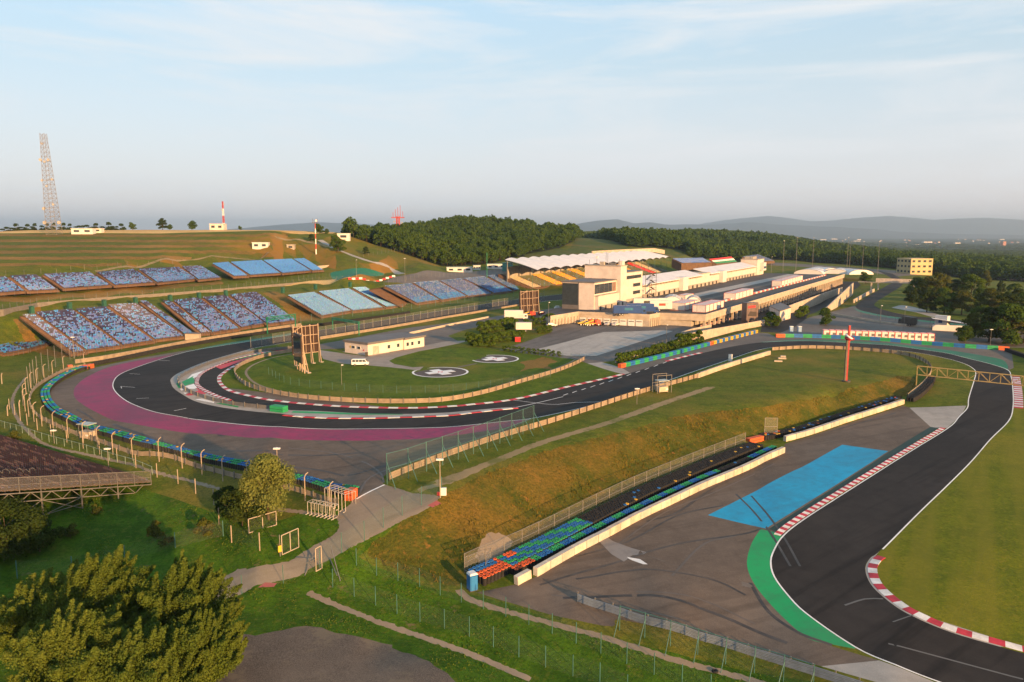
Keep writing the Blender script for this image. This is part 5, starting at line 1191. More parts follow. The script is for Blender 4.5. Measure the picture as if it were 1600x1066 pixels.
# barriers of the far bend
belt_barrier('blue and green block barrier along the far bend', spx([(1212,527),(1260,527.5),(1330,530),(1400,534.5),(1450,539),(1510,543.5),(1576,547.5)]), [T_BLUE, T_GREEN], 3.4, 1.3, 1.3, ends=T_OR)
belt_barrier('blue and green block barrier below the hedge of the vehicle lot', spx([(968,575),(1010,565),(1050,555),(1112,538.5)]), [T_BLUE, T_GREEN], 2.6, 1.2, 1.2, ends=T_OR)
belt_barrier('blue and yellow block barrier below the white concrete wall', spx([(1113,538),(1140,531),(1182,520)]), [T_YEL, T_BLUE], 2.4, 1.2, 1.2)
tyre_barrier('black tyre wall at the right edge of the far bend', spx([(1571,549),(1590,556),(1620,566),(1660,578)]), 2, 1.2, lambda t, k, r: T_BLK, big=False)
fence('thin dark fence behind the rear track barrier', spx([(1345,495),(1400,502),(1460,508),(1530,515)]), 2.4, 5, M_DARKS, NETF, .05); cwall('long white low wall between the rear track and the container row', [(1300,489,.3,-.8),(1345,497,.3,-.8),(1400,505,.2,-.9),(1480,512,0,-1.1),(1560,521,-.2,-1.2)], .5, 'trackside_wall')
# run-off below the bank: concrete blocks, tyres and fence
CW = spx([(836,900),(900,863),(950,837),(1000,810),(1050,786),(1100,762),(1160,737),(1224,707)])
concrete_blocks('long row of white concrete blocks along the run-off below the bank', CW, 1.2, .8, 3.0)
concrete_blocks('short separate concrete block at the near end of the tyre walls', [P(806,914), P(828,902)], 1.2, .8, 3.0)
up_ = 1 if side(CW, 5)[1].dot(P(800,862) - CW[5]) > 0 else -1
def colb(t, k, r):
    if t < .05: return T_OR
    return (T_BLUE, T_GREEN)[int(t * 30) % 2] if t < .72 or t > .86 else (T_BLK if r.random() < .9 else T_BLUE)
tyre_barrier('blue and green tyre wall directly behind the white concrete blocks', offset(spx([(815,902),(840,890),(900,858),(1000,806),(1100,758),(1160,733),(1218,706)]), up_ * 1.0) if up_ > 0 else offset(spx([(1218,706),(1160,733),(1100,758),(1000,806),(900,858),(840,890),(815,902)]), 1.0), 2, 1.0, colb if up_ > 0 else (lambda t, k, r: colb(1 - t, k, r)))
def cola(t, k, r):
    j = t * 40 + k * .6
    if t < .06: return T_BLUE if (k > 2 and t < .05) else T_OR
    if t < .13: return T_OR if (k >= 3 and .075 < t < .1) else (T_BLUE, T_GREEN)[int(j) % 2]
    if t < .3: return (T_BLUE, T_GREEN)[int(j * .7) % 2]
    return T_BLK if r.random() < .965 else (T_YEL if r.random() < .5 else T_BLUE)
TL = spx([(757,914),(800,893),(850,867),(900,840),(960,807),(1020,776),(1080,749),(1130,727),(1190,703)])
tl = TL if up_ > 0 else TL[::-1]
tyre_barrier('wide upper tyre wall with orange, blue and green near end below the bank', tl, 5, 1.15, cola if up_ > 0 else (lambda t, k, r: cola(1 - t, k, r)))
BF = offset(TL, (up_ if side(TL, 5)[1].dot(P(760,860) - TL[5]) > 0 else -up_) * 4.2) if False else offset(TL, 3.9 * (1 if side(TL, 5)[1].dot(P(760,850) - TL[5]) > 0 else -1))
fence('grey wire mesh fence on steel posts between the tyre wall and the bank', BF, 2.9, 3.9, M_STEEL, NET, .06, rails=(2.85, 1.5, .3), name='mesh_fence')
fence('short wire mesh fence corner standing on the bare soil patch', [P(759,895), P(768,880), BF[0]], 2.4, 2.4, M_STEEL, NET, .05, rails=(2.3,), name='mesh_fence')
belt_barrier('orange block in the gap between the two tyre walls', [P(1168,693), P(1190,688)], [T_OR], 4, 1.1, 1.2)
concrete_blocks('second row of white concrete blocks towards the far corner of the bank', spx([(1226,690),(1262,680),(1330,657),(1411,631)]), 1.2, .8, 3.2)
tyre_barrier('dark tyre wall behind the second row of concrete blocks', offset(spx([(1198,689),(1230,682),(1262,674),(1330,651),(1409,626)]), .4), 3, 1.0, lambda t, k, r: T_BLK if r.random() < .8 else r.choice([T_BLUE, T_YEL, T_OR, T_BLUE]), big=False)
gt = thing('steel_gate', 'upright steel gate frame standing behind the far tyre wall', 'gate', P(1204,683)); mb = MB()
for x in (-1.4, 1.4): mb.bar((x, 0, -.3), (x, 0, 4.4), .1, M_STEEL)
for z in (.5, 2.4, 4.35): mb.bar((-1.4, 0, z), (1.4, 0, z), .08, M_STEEL)
mb.build('gate_frame', gt); MB().quad((-1.4, 0, .5), (1.4, 0, .5), (1.4, 0, 4.3), (-1.4, 0, 4.3), NET).build('mesh_panel', gt)
# lower right: guardrail and braced fence
GL = spx([(902,941),(950,957),(985,969),(1030,982),(1080,997),(1130,1012),(1180,1028),(1240,1047),(1300,1066),(1380,1092)])
guardrail('grey blue steel guardrail along the lower edge of the run-off', GL, M('rail_grey', (.16, .19, .23), .45, .15, .8, metal=.3), 1.1, 2.4, M_STEEL, side_=-1)
BL_ = spx([(968,985),(1005,996),(1049,1010),(1090,1023),(1140,1040),(1200,1058),(1270,1082)])
fence('steel fence with long raking braces below the guardrail', BL_, 3.2, 3.2, M_GREENPOST, NETF, .05, rails=(3.1,), brace=-1.9, name='mesh_fence')
fence('upper line of slender green posts across the grass below the run-off', spx([(557,885),(606,905),(658,918),(710,938),(764,955),(823,975),(888,1000),(960,1030),(1040,1062),(1110,1090)]), 2.6, 3.3, M_GREENPOST, NETF, .05)
fence('lower line of slender green posts across the grass along the stony ditch', spx([(520,918),(569,938),(616,958),(669,976),(725,992),(782,1016),(845,1040),(910,1062),(980,1090)]), 2.6, 3.5, M_GREENPOST, NETF, .05)
fence('wire fence along the right side of the sandy lane', spx([(690,774),(660,789),(624,808),(594,828),(570,845),(545,858),(515,875),(500,888)]), 3.0, 4, M_GREENPOST, NETG, .05)
fence('thin wire fence along the lower lane edge', spx([(500,890),(473,898),(425,917),(368,932),(310,952)]), 2.6, 5, M_GREENPOST, NETF, .045)
fence('line of wooden posts across the lower meadow', spx([(27,902),(157,885),(215,872),(269,858),(319,844),(349,838)]), 2.4, 6.5, M_GREENPOST, NETF, .07)
fence('old post fence along the ditch below the hairpin', spx([(15,640),(50,668),(128,700),(220,735),(268,752),(302,770),(332,785),(349,838),(378,850),(406,860)]), 2.6, 6.5, M_POSTC, NETF, .08)
fence('pale green railing along the front of the steel stand', spx([(-10,664),(60,686),(120,703),(180,722),(238,742)]), 1.6, 2.8, M('rail_green', (.2, .27, .22), .6), NETG, .05, rails=(1.5,))
for i, (u, v, l) in enumerate(((3,600,3),(12,650,2.6),(31,648,3.4))):
    t = thing('fence_post', ['lone pale concrete post at the left edge', 'lone pale concrete post near the left edge meadow', 'lone leaning concrete post beside the curved ditch'][i], 'post', P(u, v)); MB().tube([(0, 0, -.4), (.05, 0, l * .8), (.3, 0, l)], .12, M_POSTC, 6).build('shaft', t)
# ------------------------------------------------------------------ masts and poles
def lattice_mast(label, base, h, w0, w1, mats, nseg, dishes=(), name='lattice_mast', legs=4, rw=.16, lean=0):
    m = thing(name, label, 'mast', base); 
    def corner(k, t): a = 2 * math.pi * (k + .5) / legs; w = w0 + (w1 - w0) * t; return Vector((w * math.cos(a) + lean * t, w * math.sin(a), h * t))
    for k in range(legs):
        mb = MB()
        for i in range(nseg): mb.bar(corner(k, i / nseg), corner(k, (i + 1) / nseg), rw * 1.5, mats[i * len(mats) // nseg])
        mb.build('leg', m)
    mb = MB()
    for i in range(nseg):
        for k in range(legs):
            a, b, c, d = corner(k, i / nseg), corner((k + 1) % legs, i / nseg), corner(k, (i + 1) / nseg), corner((k + 1) % legs, (i + 1) / nseg); mt = mats[i * len(mats) // nseg]
            mb.bar(a, b, rw, mt); mb.bar(a, d, rw * .8, mt); mb.bar(b, c, rw * .8, mt)
    mb.build('lattice', m)
    for t, dx, dy, r in dishes:
        w = w0 + (w1 - w0) * t; mb = MB(); mb.tube([(dx + lean * t, dy - .3, h * t), (dx + lean * t, dy + .3, h * t)], r * .75, M('dish_grey', (.36, .34, .32), .6), 10); mb.bar((dx + lean * t, dy, h * t), (lean * t, 0, h * t), .14, M_STEEL); mb.build('dish', m)
    return m
M_ORED = M('mast_red', (.4, .05, .03), .6); M_MASTG = M('mast_grey', (.2, .18, .16), .6, .15)
mp_ = drop(PVD(85, 364, 520)); lattice_mast('tall grey lattice radio mast with dishes on the left hilltop', mp_, 66, 5.0, 2.0, [M_MASTG], 22, [(.9, -1, -1, .9), (.74, -2.6, -2, 1.3), (.74, 2.6, -2, 1.3), (.72, .6, -3, 1.0), (.55, 3, -1, 1.0), (.54, -3, -2, 1.0), (.48, 0, -3, .9), (.3, 3, -3, 1.0), (.26, -4, -2, 1.4), (.12, -4, -3, 1.6), (.12, 5, -2, 1.6)], rw=.12, lean=-2.0)
mp_ = drop(PVD(350, 357.5, 580)); lattice_mast('slim red and white lattice mast beside the tank house on the hilltop', mp_, 21, .75, .5, [M_WMET, M_ORED, M_WMET, M_ORED], 12, [(.9, .8, 0, .6), (.7, -.8, 0, .6)], rw=.12)
p = drop(PVD(622, 352, 800)); lattice_mast('red mast top with many antennas above the forest', p, 22, 2.4, 2.0, [M_WMET, M_ORED], 7, [(.7, 4, 0, 1.0), (.75, -4, 0, 1.0)], rw=.35)
tm = bpy.data.objects['lattice_mast.002']; mb = MB()
for dx, h in ((-5, 5), (-2.5, 8), (0, 10), (2.5, 12), (5, 6)): mb.bar((dx, 0, 21), (dx, 0, 21 + h), .4, M_ORED)
mb.box((0, 0, 20.6), (13, 4, .8), M_ORED); mb.build('antenna_platform', tm)
p = P(494, 397.5); rp = thing('striped_pole', 'red and white banded pole with floodlight platform on the hill', 'pole', p)
for i in range(6): MB().tube([(0, 0, i * 3.4), (0, 0, i * 3.4 + 3.4)], .42 - .03 * i, [M_WMET, M_ORED][i % 2], 8).build('band', rp)
mb = MB(); mb.box((0, 0, 20.8), (3.4, 2.4, .3), M_STEEL); [mb.bar((x, 0, 20.8), (x, 0, 22 + abs(x)), .18, M_STEEL) for x in (-1.5, -.6, .5, 1.5)]; mb.box((.8, 0, 22.2), (1.2, .8, 1.3), M_WMET); mb.build('platform', rp)
# red pole with ring emblem on the plateau
p = P(1322, 596); cp_ = thing('red_column', 'tall red column with shade-coloured left side and white ring emblem on the grass plateau', 'column', p); hh = 15.2
for i, (w, m) in enumerate(((.5, M('column_red', (.3, .012, .016), .5)), )): MB().box((0, 0, hh / 2), (w, w, hh), m).build('shaft', cp_)
MB().box((-.46, -.2, hh * .4), (.4, .5, hh * .8), M('column_shade', (.09, .08, .06), .6)).build('shade_flank', cp_)  # unlit left side of the column, its shade put in as a dark box
MB().box((.1, .33, hh * .9), (.5, .1, hh * .2), M_WMET).build('white_panel', cp_)
zc = hh * .775
for k, (mt, R, tilt) in enumerate(((MATS['column_red'], 1.0, 0), (M_WMET, 1.0, .5))):
    v, f = torus(R, .28, mt, 20, 8); Mx = Matrix.Translation((.15, -.1, zc + .35 * k)) @ Matrix.Rotation(tilt, 4, 'Y') @ Matrix.Rotation(.25, 4, 'X'); MB().add([Mx @ Vector(q) for q in v], f, mt).build('ring', cp_, smooth=True)
MB().add([(-.9, -.35, zc - .2), (0, -.4, zc - 1.1), (.9, -.35, zc - .2), (.9, .35, zc - .2), (0, .4, zc - 1.1), (-.9, .35, zc - .2)], [(0, 1, 2), (5, 3, 4), (0, 5, 4, 1), (1, 4, 3, 2), (0, 2, 3, 5)], MATS['column_red']).build('emblem', cp_)
MB().tube([(0, 0, -.2), (0, 0, .25)], 1.1, M_DARKS, 12).build('base', cp_)
def lamp(label, base, h, heads=2, mat=None, r=.1, grp='light poles'):
    t = thing('light_pole', label, 'light pole', base, 0, grp); m = mat or M_STEEL; MB().tube([(0, 0, -.3), (0, 0, h)], r, m, 6, r * .6).build('pole', t)
    mb = MB()
    for s in ((-1, 1) if heads == 2 else (1,)): mb.box((s * .3, 0, h), (.5, .4, .22), M_WMET)
    if heads == 2: mb.box((0, 0, h), (.3, .3, .3), M_WMET)
    mb.build('lamp_head', t); return t
TALL = [(1223,428,377,'first tall floodlight pole from the left at the far paddock end'),(1243,428,372,'second tall floodlight pole from the left at the far paddock end'),(1269,424,372,'third tall floodlight pole, above the paddock tents'),(1323,422,372,'tall floodlight pole right of the paddock tents'),(1327,420,378,'short light pole close behind the floodlight pole right of the tents'),(1347,424,378,'tall floodlight pole above the end of the colonnade'),(1371,430,378,'rightmost tall floodlight pole left of the yellow building'),(1205,426,401,'slim pole beside the end tower')]
for u, v, vt, lab in TALL: b = P(u, v); lamp(lab, b, (v - vt) * b.y / FPX, 1 if 'slim' in lab or 'short' in lab else 2, r=.22)
for u, v, vt, lab in ((633,441,405,'pale light pole on the stand road beside the tarpaulin'),(557,433,407,'slim light pole in front of the green tarpaulin'),(534,602,570,'slim white lamp pole on the infield lawn'),(435,760,698,'floodlight pole behind the willow by the hairpin barrier'),(688,778,715,'wooden pole with loudspeakers at the lane corner'),(995,632,607,'short pole beside the pale guardrail'),(857,517,473,'slim street lamp at the corner of the vehicle lot'),(1412,517,480,'slim lamp pole on the car park beside the dark truck'),(1375,508,478,'thin pole on the car park left of the dark truck'),(1547,540,515,'light pole under the trees at the right edge'),(1088,509,470,'slim pole on the lower road left of the colonnade'),(1041,533,508,'slim pole at the lower lot edge'),(85,693,672,'short lamp pole behind the hairpin posts on the left'),(170,732,700,'second short lamp pole beside the steel stand'),(116,560,527,'lamp pole at the left end of the lower stand')):
    b = P(u, v); lamp(lab, b, (v - vt) * b.y / FPX * 1.02, 1 if 'slim' in lab or 'thin' in lab else 2, M_POSTC if 'wooden' in lab or 'willow' in lab else M_STEEL, .09 if 'infield' not in lab else .06)
for u, v, vt, lab in ((761,432,395,'green mast at the left end of the covered stand roof'),(508,521,500,'green goal shaped gantry')):
    if 'mast' in lab: b = PZ(u, v, 11.5); t = thing('green_mast', lab, 'mast', b); MB().bar((0,0,-1), (0,0,(v-vt)*b.y/FPX), .3, M('bright_green', (.02, .2, .1), .5)).build('shaft', t)
# green gantries over the straight
def gantry(name, label, a, b, h, mat, truss=1.2, posts=True, w=.25):
    g = thing(name, label, 'gantry', a); d = b - a; d.z = 0; L = d.length; g.rotation_euler = (0, 0, math.atan2(d.y, d.x)); dzb = b.z - a.z
    for x, z in ((0, 0), (L, dzb)): MB().bar((x, 0, z - .5), (x, 0, h), w * 1.3, mat).build('post', g)
    mb = MB(); n = max(4, int(L / 2.4))
    for z in (h, h - truss):
        for y in (-.4, .4): mb.bar((0, y, z), (L, y, z), w * .7, mat)
    for i in range(n):
        x0, x1 = L * i / n, L * (i + 1) / n
        for y in (-.4, .4): mb.bar((x0, y, h - truss if i % 2 else h), (x1, y, h if i % 2 else h - truss), w * .5, mat); mb.bar((x0, y, h), (x0, y, h - truss), w * .5, mat)
    mb.build('truss', g); return g
gantry('signal_gantry', 'green signal gantry over the main straight beside the medical centre', P(561,524), P(520,516), 5.2, M('gantry_green', (.01, .16, .09), .5), .7)
gantry('signal_gantry', 'dark green frame at the right end of the hairpin seat blocks', P(418,522), P(462,515), 6.5, MATS['gantry_green'], 1.2)
M_OCHRE = M('ochre_steel', (.36, .26, .1), .55, .15)
ga = P(1431, 608); gb = PD(1650, 187, -2.4); gg = gantry('yellow_gantry', 'yellow ochre steel truss gantry spanning the track on the right', ga, gb, 6.4, M_OCHRE, 2.4, w=.17)
# ------------------------------------------------------------------ big screens seen from behind
def screen(label, a, b, z0, z1, flip=1, panel=True):
    s = thing('video_screen', label, 'screen', drop(a)); d = b - a; d.z = 0; L = d.length; s.rotation_euler = (0, 0, math.atan2(d.y, d.x)); h = z1 - z0
    MB().box((L / 2, .6 * flip, z0 + h / 2), (L, .3, h), M('screen_back', (.035, .018, .014), .7, .2, .8)).build('panel', s); fm = M('frame_tan', (.34, .25, .18), .6, .1)
    MB().box((L / 2, .78 * flip, z0 + h / 2), (L * .97, .06, h * .95), M_GLASS).build('display', s)
    for x in (.03, .35, .66, .97): MB().bar((x * L, -.1 * flip, -.4), (x * L, .1 * flip, z1 + .5), .26, fm).build('post', s)
    mb = MB()
    for z in (z0, z0 + h * .33, z0 + h * .66, z1): mb.bar((0, .2 * flip, z), (L, .2 * flip, z), .2, fm)
    for x in (.2, .5, .8): mb.bar((x * L, .3 * flip, z0), (x * L, .3 * flip, z1), .14, fm)
    mb.bar((0, .1 * flip, z1 - 1.5), (L * .35, .1 * flip, z1), .18, fm)
    mb.build('frame', s)
    mb = MB()
    for x in (.03, .35, .66, .97): mb.bar((x * L, -1.3 * flip, -.4), (x * L, 0, z0 + h * .5), .22, fm); mb.box((x * L, -1.3 * flip, 0), (1, 1, .5), M_CONC)
    mb.build('brace', s); return s
a = P(459, 571); b = P(500, 565); screen('pair of large screen frames in a V on the infield lawn, rear wide screen', a, b, 3.2, 11.5)
screen('dark narrow front screen of the V pair on the infield lawn', P(464,577), P(476,584), 2.8, 10.8, -1)
screen('large screen frame seen from behind at the pit lane end', PZ(813,497,1.5), PZ(842,494,1.6), 1.6, 11.2)
# ------------------------------------------------------------------ vehicles
TYRE_B = M('car_tyre', (.015, .015, .015), .8); HUB = M('hub', (.4, .4, .4), .4, metal=.6)
wheel_me = None
def wheel_mesh():
    global wheel_me
    if wheel_me is None:
        mb = MB(); n = 14
        mb.tube([(0, -.11, 0), (0, .11, 0)], .33, TYRE_B, n); mb.tube([(0, -.12, 0), (0, .12, 0)], .19, HUB, n); wheel_me = mb.mesh('wheel')
    return wheel_me
def prof_body(mb, prof, w, mat, taper=.0):
    """extrude a side profile (x, z) across the width w"""
    n = len(prof); vs = [(x, -w / 2 + taper * max(0, z - 1), z) for x, z in prof] + [(x, w / 2 - taper * max(0, z - 1), z) for x, z in prof]
    mb.add(vs, [tuple(range(n)), tuple(range(n, 2 * n))[::-1]] + [(i, n + i, n + (i + 1) % n, (i + 1) % n) for i in range(n)], mat)
def car(name, label, loc, rot, col, kind='car', group=None):
    t = thing(name, label, kind if kind != 'car' else 'car', loc, rot, group); pm = M('paint_%s' % col[0], col[1], .25, .06, .5); 
    if kind == 'van':
        L, W = 5.0, 1.9; low = [(-2.5,.35),(2.5,.35),(2.5,.75),(2.3,1.05),(-2.5,1.05)]; cab = [(-2.5,1.05),(2.25,1.05),(1.55,1.85),(1.35,1.95),(-2.35,1.95),(-2.5,1.8)]; wb = 1.55
    else:
        L, W = 4.4, 1.8; low = [(-2.2,.3),(2.2,.3),(2.25,.6),(2.1,.82),(1.0,.95),(-2.1,.95),(-2.25,.7)]; cab = [(-1.9,.95),(1.0,.95),(.35,1.42),(.1,1.47),(-1.2,1.47),(-1.5,1.4)]; wb = 1.32
    mb = MB(); prof_body(mb, low, W, pm); prof_body(mb, cab, W - .06, pm, .16); mb.build('body', t, bevel=.05)
    xs = [p[0] for p in cab]; z0, z1 = cab[0][1], max(p[1] for p in cab)
    for s in (-1, 1):
        n = 4 if kind == 'van' else 2; x0, x1 = (-2.35, 1.7) if kind == 'van' else (-1.45, .6)
        for i in range(n): a = x0 + (x1 - x0) * i / n + .06; b = x0 + (x1 - x0) * (i + 1) / n - .06; zb = z0 + .12; zt = z1 - .12; sh = .25 if i == n - 1 else 0; MB().add([(a, s * (W/2 - .02 - .16*max(0,zb-1)), zb), (b + sh, s * (W/2 - .02 - .16*max(0,zb-1)), zb), (b - sh, s * (W/2 - .02 - .16*max(0,zt-1)), zt), (a, s * (W/2 - .02 - .16*max(0,zt-1)), zt)], [(0, 1, 2, 3)], M_GLASS).build('window', t)
    fx = [(2.27, 1.1), (1.6, 1.82)] if kind == 'van' else [(1.02, .98), (.4, 1.42)]
    MB().add([(fx[0][0], -W*.42, fx[0][1]), (fx[0][0], W*.42, fx[0][1]), (fx[1][0] + .02, W*.36, fx[1][1]), (fx[1][0] + .02, -W*.36, fx[1][1])], [(0, 1, 2, 3)], M_GLASS).build('windscreen', t)
    bx = -2.53 if kind == 'van' else -1.75; MB().box((bx if kind == 'van' else -1.72, 0, z0 + .3), (.06, W * .7, .4), M_GLASS).build('rear_window', t)
    for s in (-1, 1):
        for x in (-wb, wb): inst(wheel_mesh(), 'wheel', t, (x, s * (W / 2 - .1), .33))
        MB().box((L / 2 - .02, s * W * .36, .68), (.1, .36, .16), M_WMET).build('headlight', t); MB().box((-L / 2 + .0, s * W * .4, .75), (.1, .22, .3), M_REDP).build('tail_light', t)
    return t
vr = math.atan2(.1, 1)
car('van', 'white minivan parked on the yard beside the medical centre', P(563,571), .08, ('white', (.72, .72, .7)), 'van')
car('parked_car', 'dark grey car, leftmost of three parked by the garage doors', P(939,508), 1.0, ('darkgrey', (.05, .055, .06)), group='cars by the garage doors')
car('parked_car', 'silver car in the middle of three parked by the garage doors', P(950,508.5), 1.0, ('silver', (.45, .46, .48)), group='cars by the garage doors')
car('parked_car', 'light grey car, rightmost of three parked by the garage doors', P(962,509), 1.0, ('lightgrey', (.55, .55, .54)), group='cars by the garage doors')
car('parked_car', 'silver car parked beside the low wall left of the recovery trucks', P(862,510), .3, ('silver', (.45, .46, .48)))
UZ = lambda u, v: PZ(u, v, max(TZ(*PZ(u, v, 3.5).xy), 2.0) if False else 3.6)
def deckp(u, v): return PZ(u, v, DZ)
car('parked_car', 'white car parked above the lot near the dark glass facade', P(873,483) if True else 0, .1, ('white', (.72, .72, .7)))
car('parked_car', 'dark blue car parked below the dark glass facade', drop(P(897,480)), .1, ('navy', (.02, .03, .07)))
car('parked_car', 'dark red car parked beside the large screen frame', P(848,492), .3, ('darkred', (.18, .015, .02)), 'car')
for tnm in ('parked_car.004', 'parked_car.005'):
    o = bpy.data.objects[tnm]; x, y = o.location.xy; rel = Vector((x, y, 0)) - Vector((PO.x, PO.y, 0))
    if rel.dot(RT) > -24 and rel.dot(DIR) > -66: q = PZ({'parked_car.004': 873, 'parked_car.005': 897}[tnm], {'parked_car.004': 483, 'parked_car.005': 480}[tnm], DZ + .02); o.location = q
def truck(name, label, loc, rot, box, cabc, L=7.5, H=2.9, W=2.5, cab=True, cat='truck', group=None, logo=None):
    t = thing(name, label, cat, loc, rot, group); MB().box((-.9, 0, 1.0 + H / 2), (L, W, H), box).build('cargo_box', t, bevel=.04)
    MB().box((0, 0, .8), (L + 1.6, W * .6, .3), M_DARKS).build('chassis', t)
    if cab:
        mb = MB(); x = L / 2 - .85; prof_body(mb, [(x, .5), (x + 2.0, .5), (x + 2.05, 1.5), (x + 1.8, 2.75), (x + 1.4, 2.95), (x, 2.95)], W - .1, cabc); mb.build('cab', t, bevel=.05)
        MB().add([(x + 2.07, -W*.42, 1.6), (x + 2.07, W*.42, 1.6), (x + 1.84, W*.42, 2.6), (x + 1.84, -W*.42, 2.6)], [(0, 1, 2, 3)], M_GLASS).build('windscreen', t)
        for s in (-1, 1): MB().box((x + 1.1, s * (W / 2 - .03), 2.05), (.9, .06, .7), M_GLASS).build('window', t)
    for s in (-1, 1):
        for x in ((-L * .35, -L * .35 + 1.2, L / 2 + .3) if cab else (-L * .4, -L * .4 + 1.2, -L * .4 + 2.4)): inst(wheel_mesh(), 'wheel', t, (x, s * (W / 2 - .15), .48), (0, 0, 0), (1.45, 1.4, 1.45))
        if logo: MB().box((-.9 + L * .05, s * (W / 2 + .02), 1.2 + H / 2), (L * .3, .03, H * .3), logo).build('logo_patch', t)
    return t
M_BLUET = M('trailer_blue', (.02, .06, .2), .35, .1); M_RYEL = M('recovery_yellow', (.6, .36, .03), .45); M_TEALL = M('logo_teal', (.03, .15, .25), .4); M_TRED = M('truck_red', (.5, .05, .03), .4)
truck('box_truck', 'white box truck parked at the pit lane end left of the screen frame', P(806,500.5), -.05, M_WHITE, M_WMET, 8.2, 3.4)
truck('container_truck', 'plain white cargo box standing among the hedges', PZ(822,518.5,.9), -.05, M_WHITE, M_WMET, 6.2, 2.7, cab=False, cat='container')
for i, (u, v, lab) in enumerate(((983,491.0,'nearest dark blue race trailer at the deck edge'),(1003,488,'dark blue race trailer behind the nearest one'))): truck('race_trailer', lab, deckp(u, v + 2), .0 - .02 * i, M_BLUET, M_BLUET, 12, 3.3, logo=M_TEALL, cat='trailer', group='blue race trailers')
for i, (u, v, l, lab) in enumerate(((1012,478.5,12,'long white hospitality trailer with dark windows behind the blue trailers'),(1035,483,10,'white trailer with red lettering band beside the blue trailers'),(1038,478,11,'white trailer in front of the striped tents'))):
    t = truck('hospitality_trailer', lab, deckp(u, v + 3), .02, M_WHITE, M_WMET, l, 3.6, cat='trailer', cab=False, logo=M_DARKS if i != 1 else M_TRED)
def recovery(label, loc, rot):
    t = thing('recovery_truck', label, 'truck', loc, rot, 'recovery trucks'); mb = MB(); prof_body(mb, [(1.6, .5), (3.6, .5), (3.65, 1.4), (3.3, 2.6), (1.6, 2.6)], 2.3, M_TRED); mb.build('cab', t, bevel=.05)
    MB().box((-1.2, 0, 1.1), (5.4, 2.4, .22), M_RYEL).build('flatbed', t); MB().bar((-3.8, 0, .9), (.9, 0, 2.4), .35, M_RYEL).build('crane_arm', t); MB().box((1.3, 0, 1.9), (.3, 2.3, 1.5), M_TRED).build('headboard', t)
    MB().add([(3.66, -1, 1.5), (3.66, 1, 1.5), (3.36, 1, 2.45), (3.36, -1, 2.45)], [(0, 1, 2, 3)], M_GLASS).build('windscreen', t); MB().box((2.6, 0, 2.75), (.5, 1.8, .25), M_RYEL).build('light_bar', t)
    for s in (-1, 1):
        for x in (-2.6, -1.4, 2.6): inst(wheel_mesh(), 'wheel', t, (x, s * 1.05, .48), (0, 0, 0), (1.45, 1.4, 1.45))
recovery('left red and yellow recovery truck at the lower yard wall', P(916,508.5), .15); recovery('right red and yellow recovery truck beside the parked cars', P(925,509), .3)
recovery('yellow recovery truck below the large screen frame', P(824,495.5), .1)
truck('dark_truck', 'black truck parked on the car park beyond the container row', P(1418,509), 1.9, M_DARKS, M_DARKS, 6, 3.0)
truck('open_trailer', 'white and blue box trailer beside the trees at the right', P(1468,515), 2.2, M_WHITE, M_WMET, 5, 5.0, cab=False, cat='trailer', logo=M_BLUET); 
ta = thing('awning', 'long white sloping awning attached beside the white trailer', 'awning', P(1485,517), -.35); mb = MB(); mb.add([(-7,-2,5.0),(8,-2,3.0),(8,3,3.0),(-7,3,5.0)], [(0,1,2,3)], M_WROOF); mb.add([(-7,-2,4.9),(8,-2,2.9),(8,3,2.9),(-7,3,4.9)], [(3,2,1,0)], M_WROOF); mb.build('roof', ta); MB().box((.5, -2, 1.2), (15, .1, 2.6), M_WHITE).build('side_wall', ta)
# ------------------------------------------------------------------ white cabins with red frames
def cabin(label, loc, rot, L=6, W=2.6, H=2.7, group=None, name='cabin_container', win=True):
    t = thing(name, label, 'container', loc, rot, group); MB().box((0, 0, H / 2), (L, W, H), M_WHITE).build('body', t); mb = MB()
    for x in (-L / 2, L / 2):
        for y in (-W / 2, W / 2): mb.box((x, y, H / 2), (.14, .14, H + .05), M_TRED)
    for z in (.06, H):
        for y in (-W / 2, W / 2): mb.box((0, y, z), (L - .2, .12, .12), M_TRED)
        for x in (-L / 2, L / 2): mb.box((x, 0, z), (.12, W - .2, .12), M_TRED)
    mb.build('frame', t)
    if win: MB().box((.6, -W / 2 - .02, 1.6), (1.4, .06, .9), M_GREYROOF).build('window', t)
    return t
a0, a1 = P(1285,527), P(1458,533); dvec = a1 - a0; r0 = math.atan2(dvec.y, dvec.x); n_c = 17
proto = None
for i in range(n_c):
    p = drop(a0.lerp(a1, (i + .5) / n_c)); lab = ('%s white cabin with red frame in the row behind the far bend barrier' % (ORD[i] if i < 14 else ('fifteenth', 'sixteenth', 'last')[i - 14]))
    if proto is None: proto = cabin(lab, p, r0, dvec.length / n_c - .15, 2.8, 2.9, 'cabins behind the far bend')
    else: c = copy_tree(proto, None, lab); c.location = p; c.rotation_euler = (0, 0, r0)
def row_on_deck(pts, L, W, H, grp, lab):
    for i, (x, y) in enumerate(pts): cabin(lab % (ORD[i] if i < 14 else str(i)), loc2w(x, y, .02), LR_ + math.pi / 2, L, W, H, grp, 'paddock_container', win=False)
row_on_deck([(31, -4 + 7 * i) for i in range(3)], 6.6, 7, 3.4, 'containers at the near deck edge, rear pair', '%s wide white container with red frame in the rear deck row')
row_on_deck([(42, -8 + 6 * i) for i in range(5)], 5.6, 6, 3.2, 'containers at the near deck edge', '%s wide white container with red frame at the near deck edge')
row_on_deck([(37, 64 + 8 * i) for i in range(5)], 7.6, 6, 3.4, 'containers along the middle of the deck', '%s white container with red frame in the middle deck row')
row_on_deck([(38.5, 176 + 9.5 * i) for i in range(8)], 9.2, 6, 3.8, 'containers along the far deck', '%s white container with red frame in the far deck row')
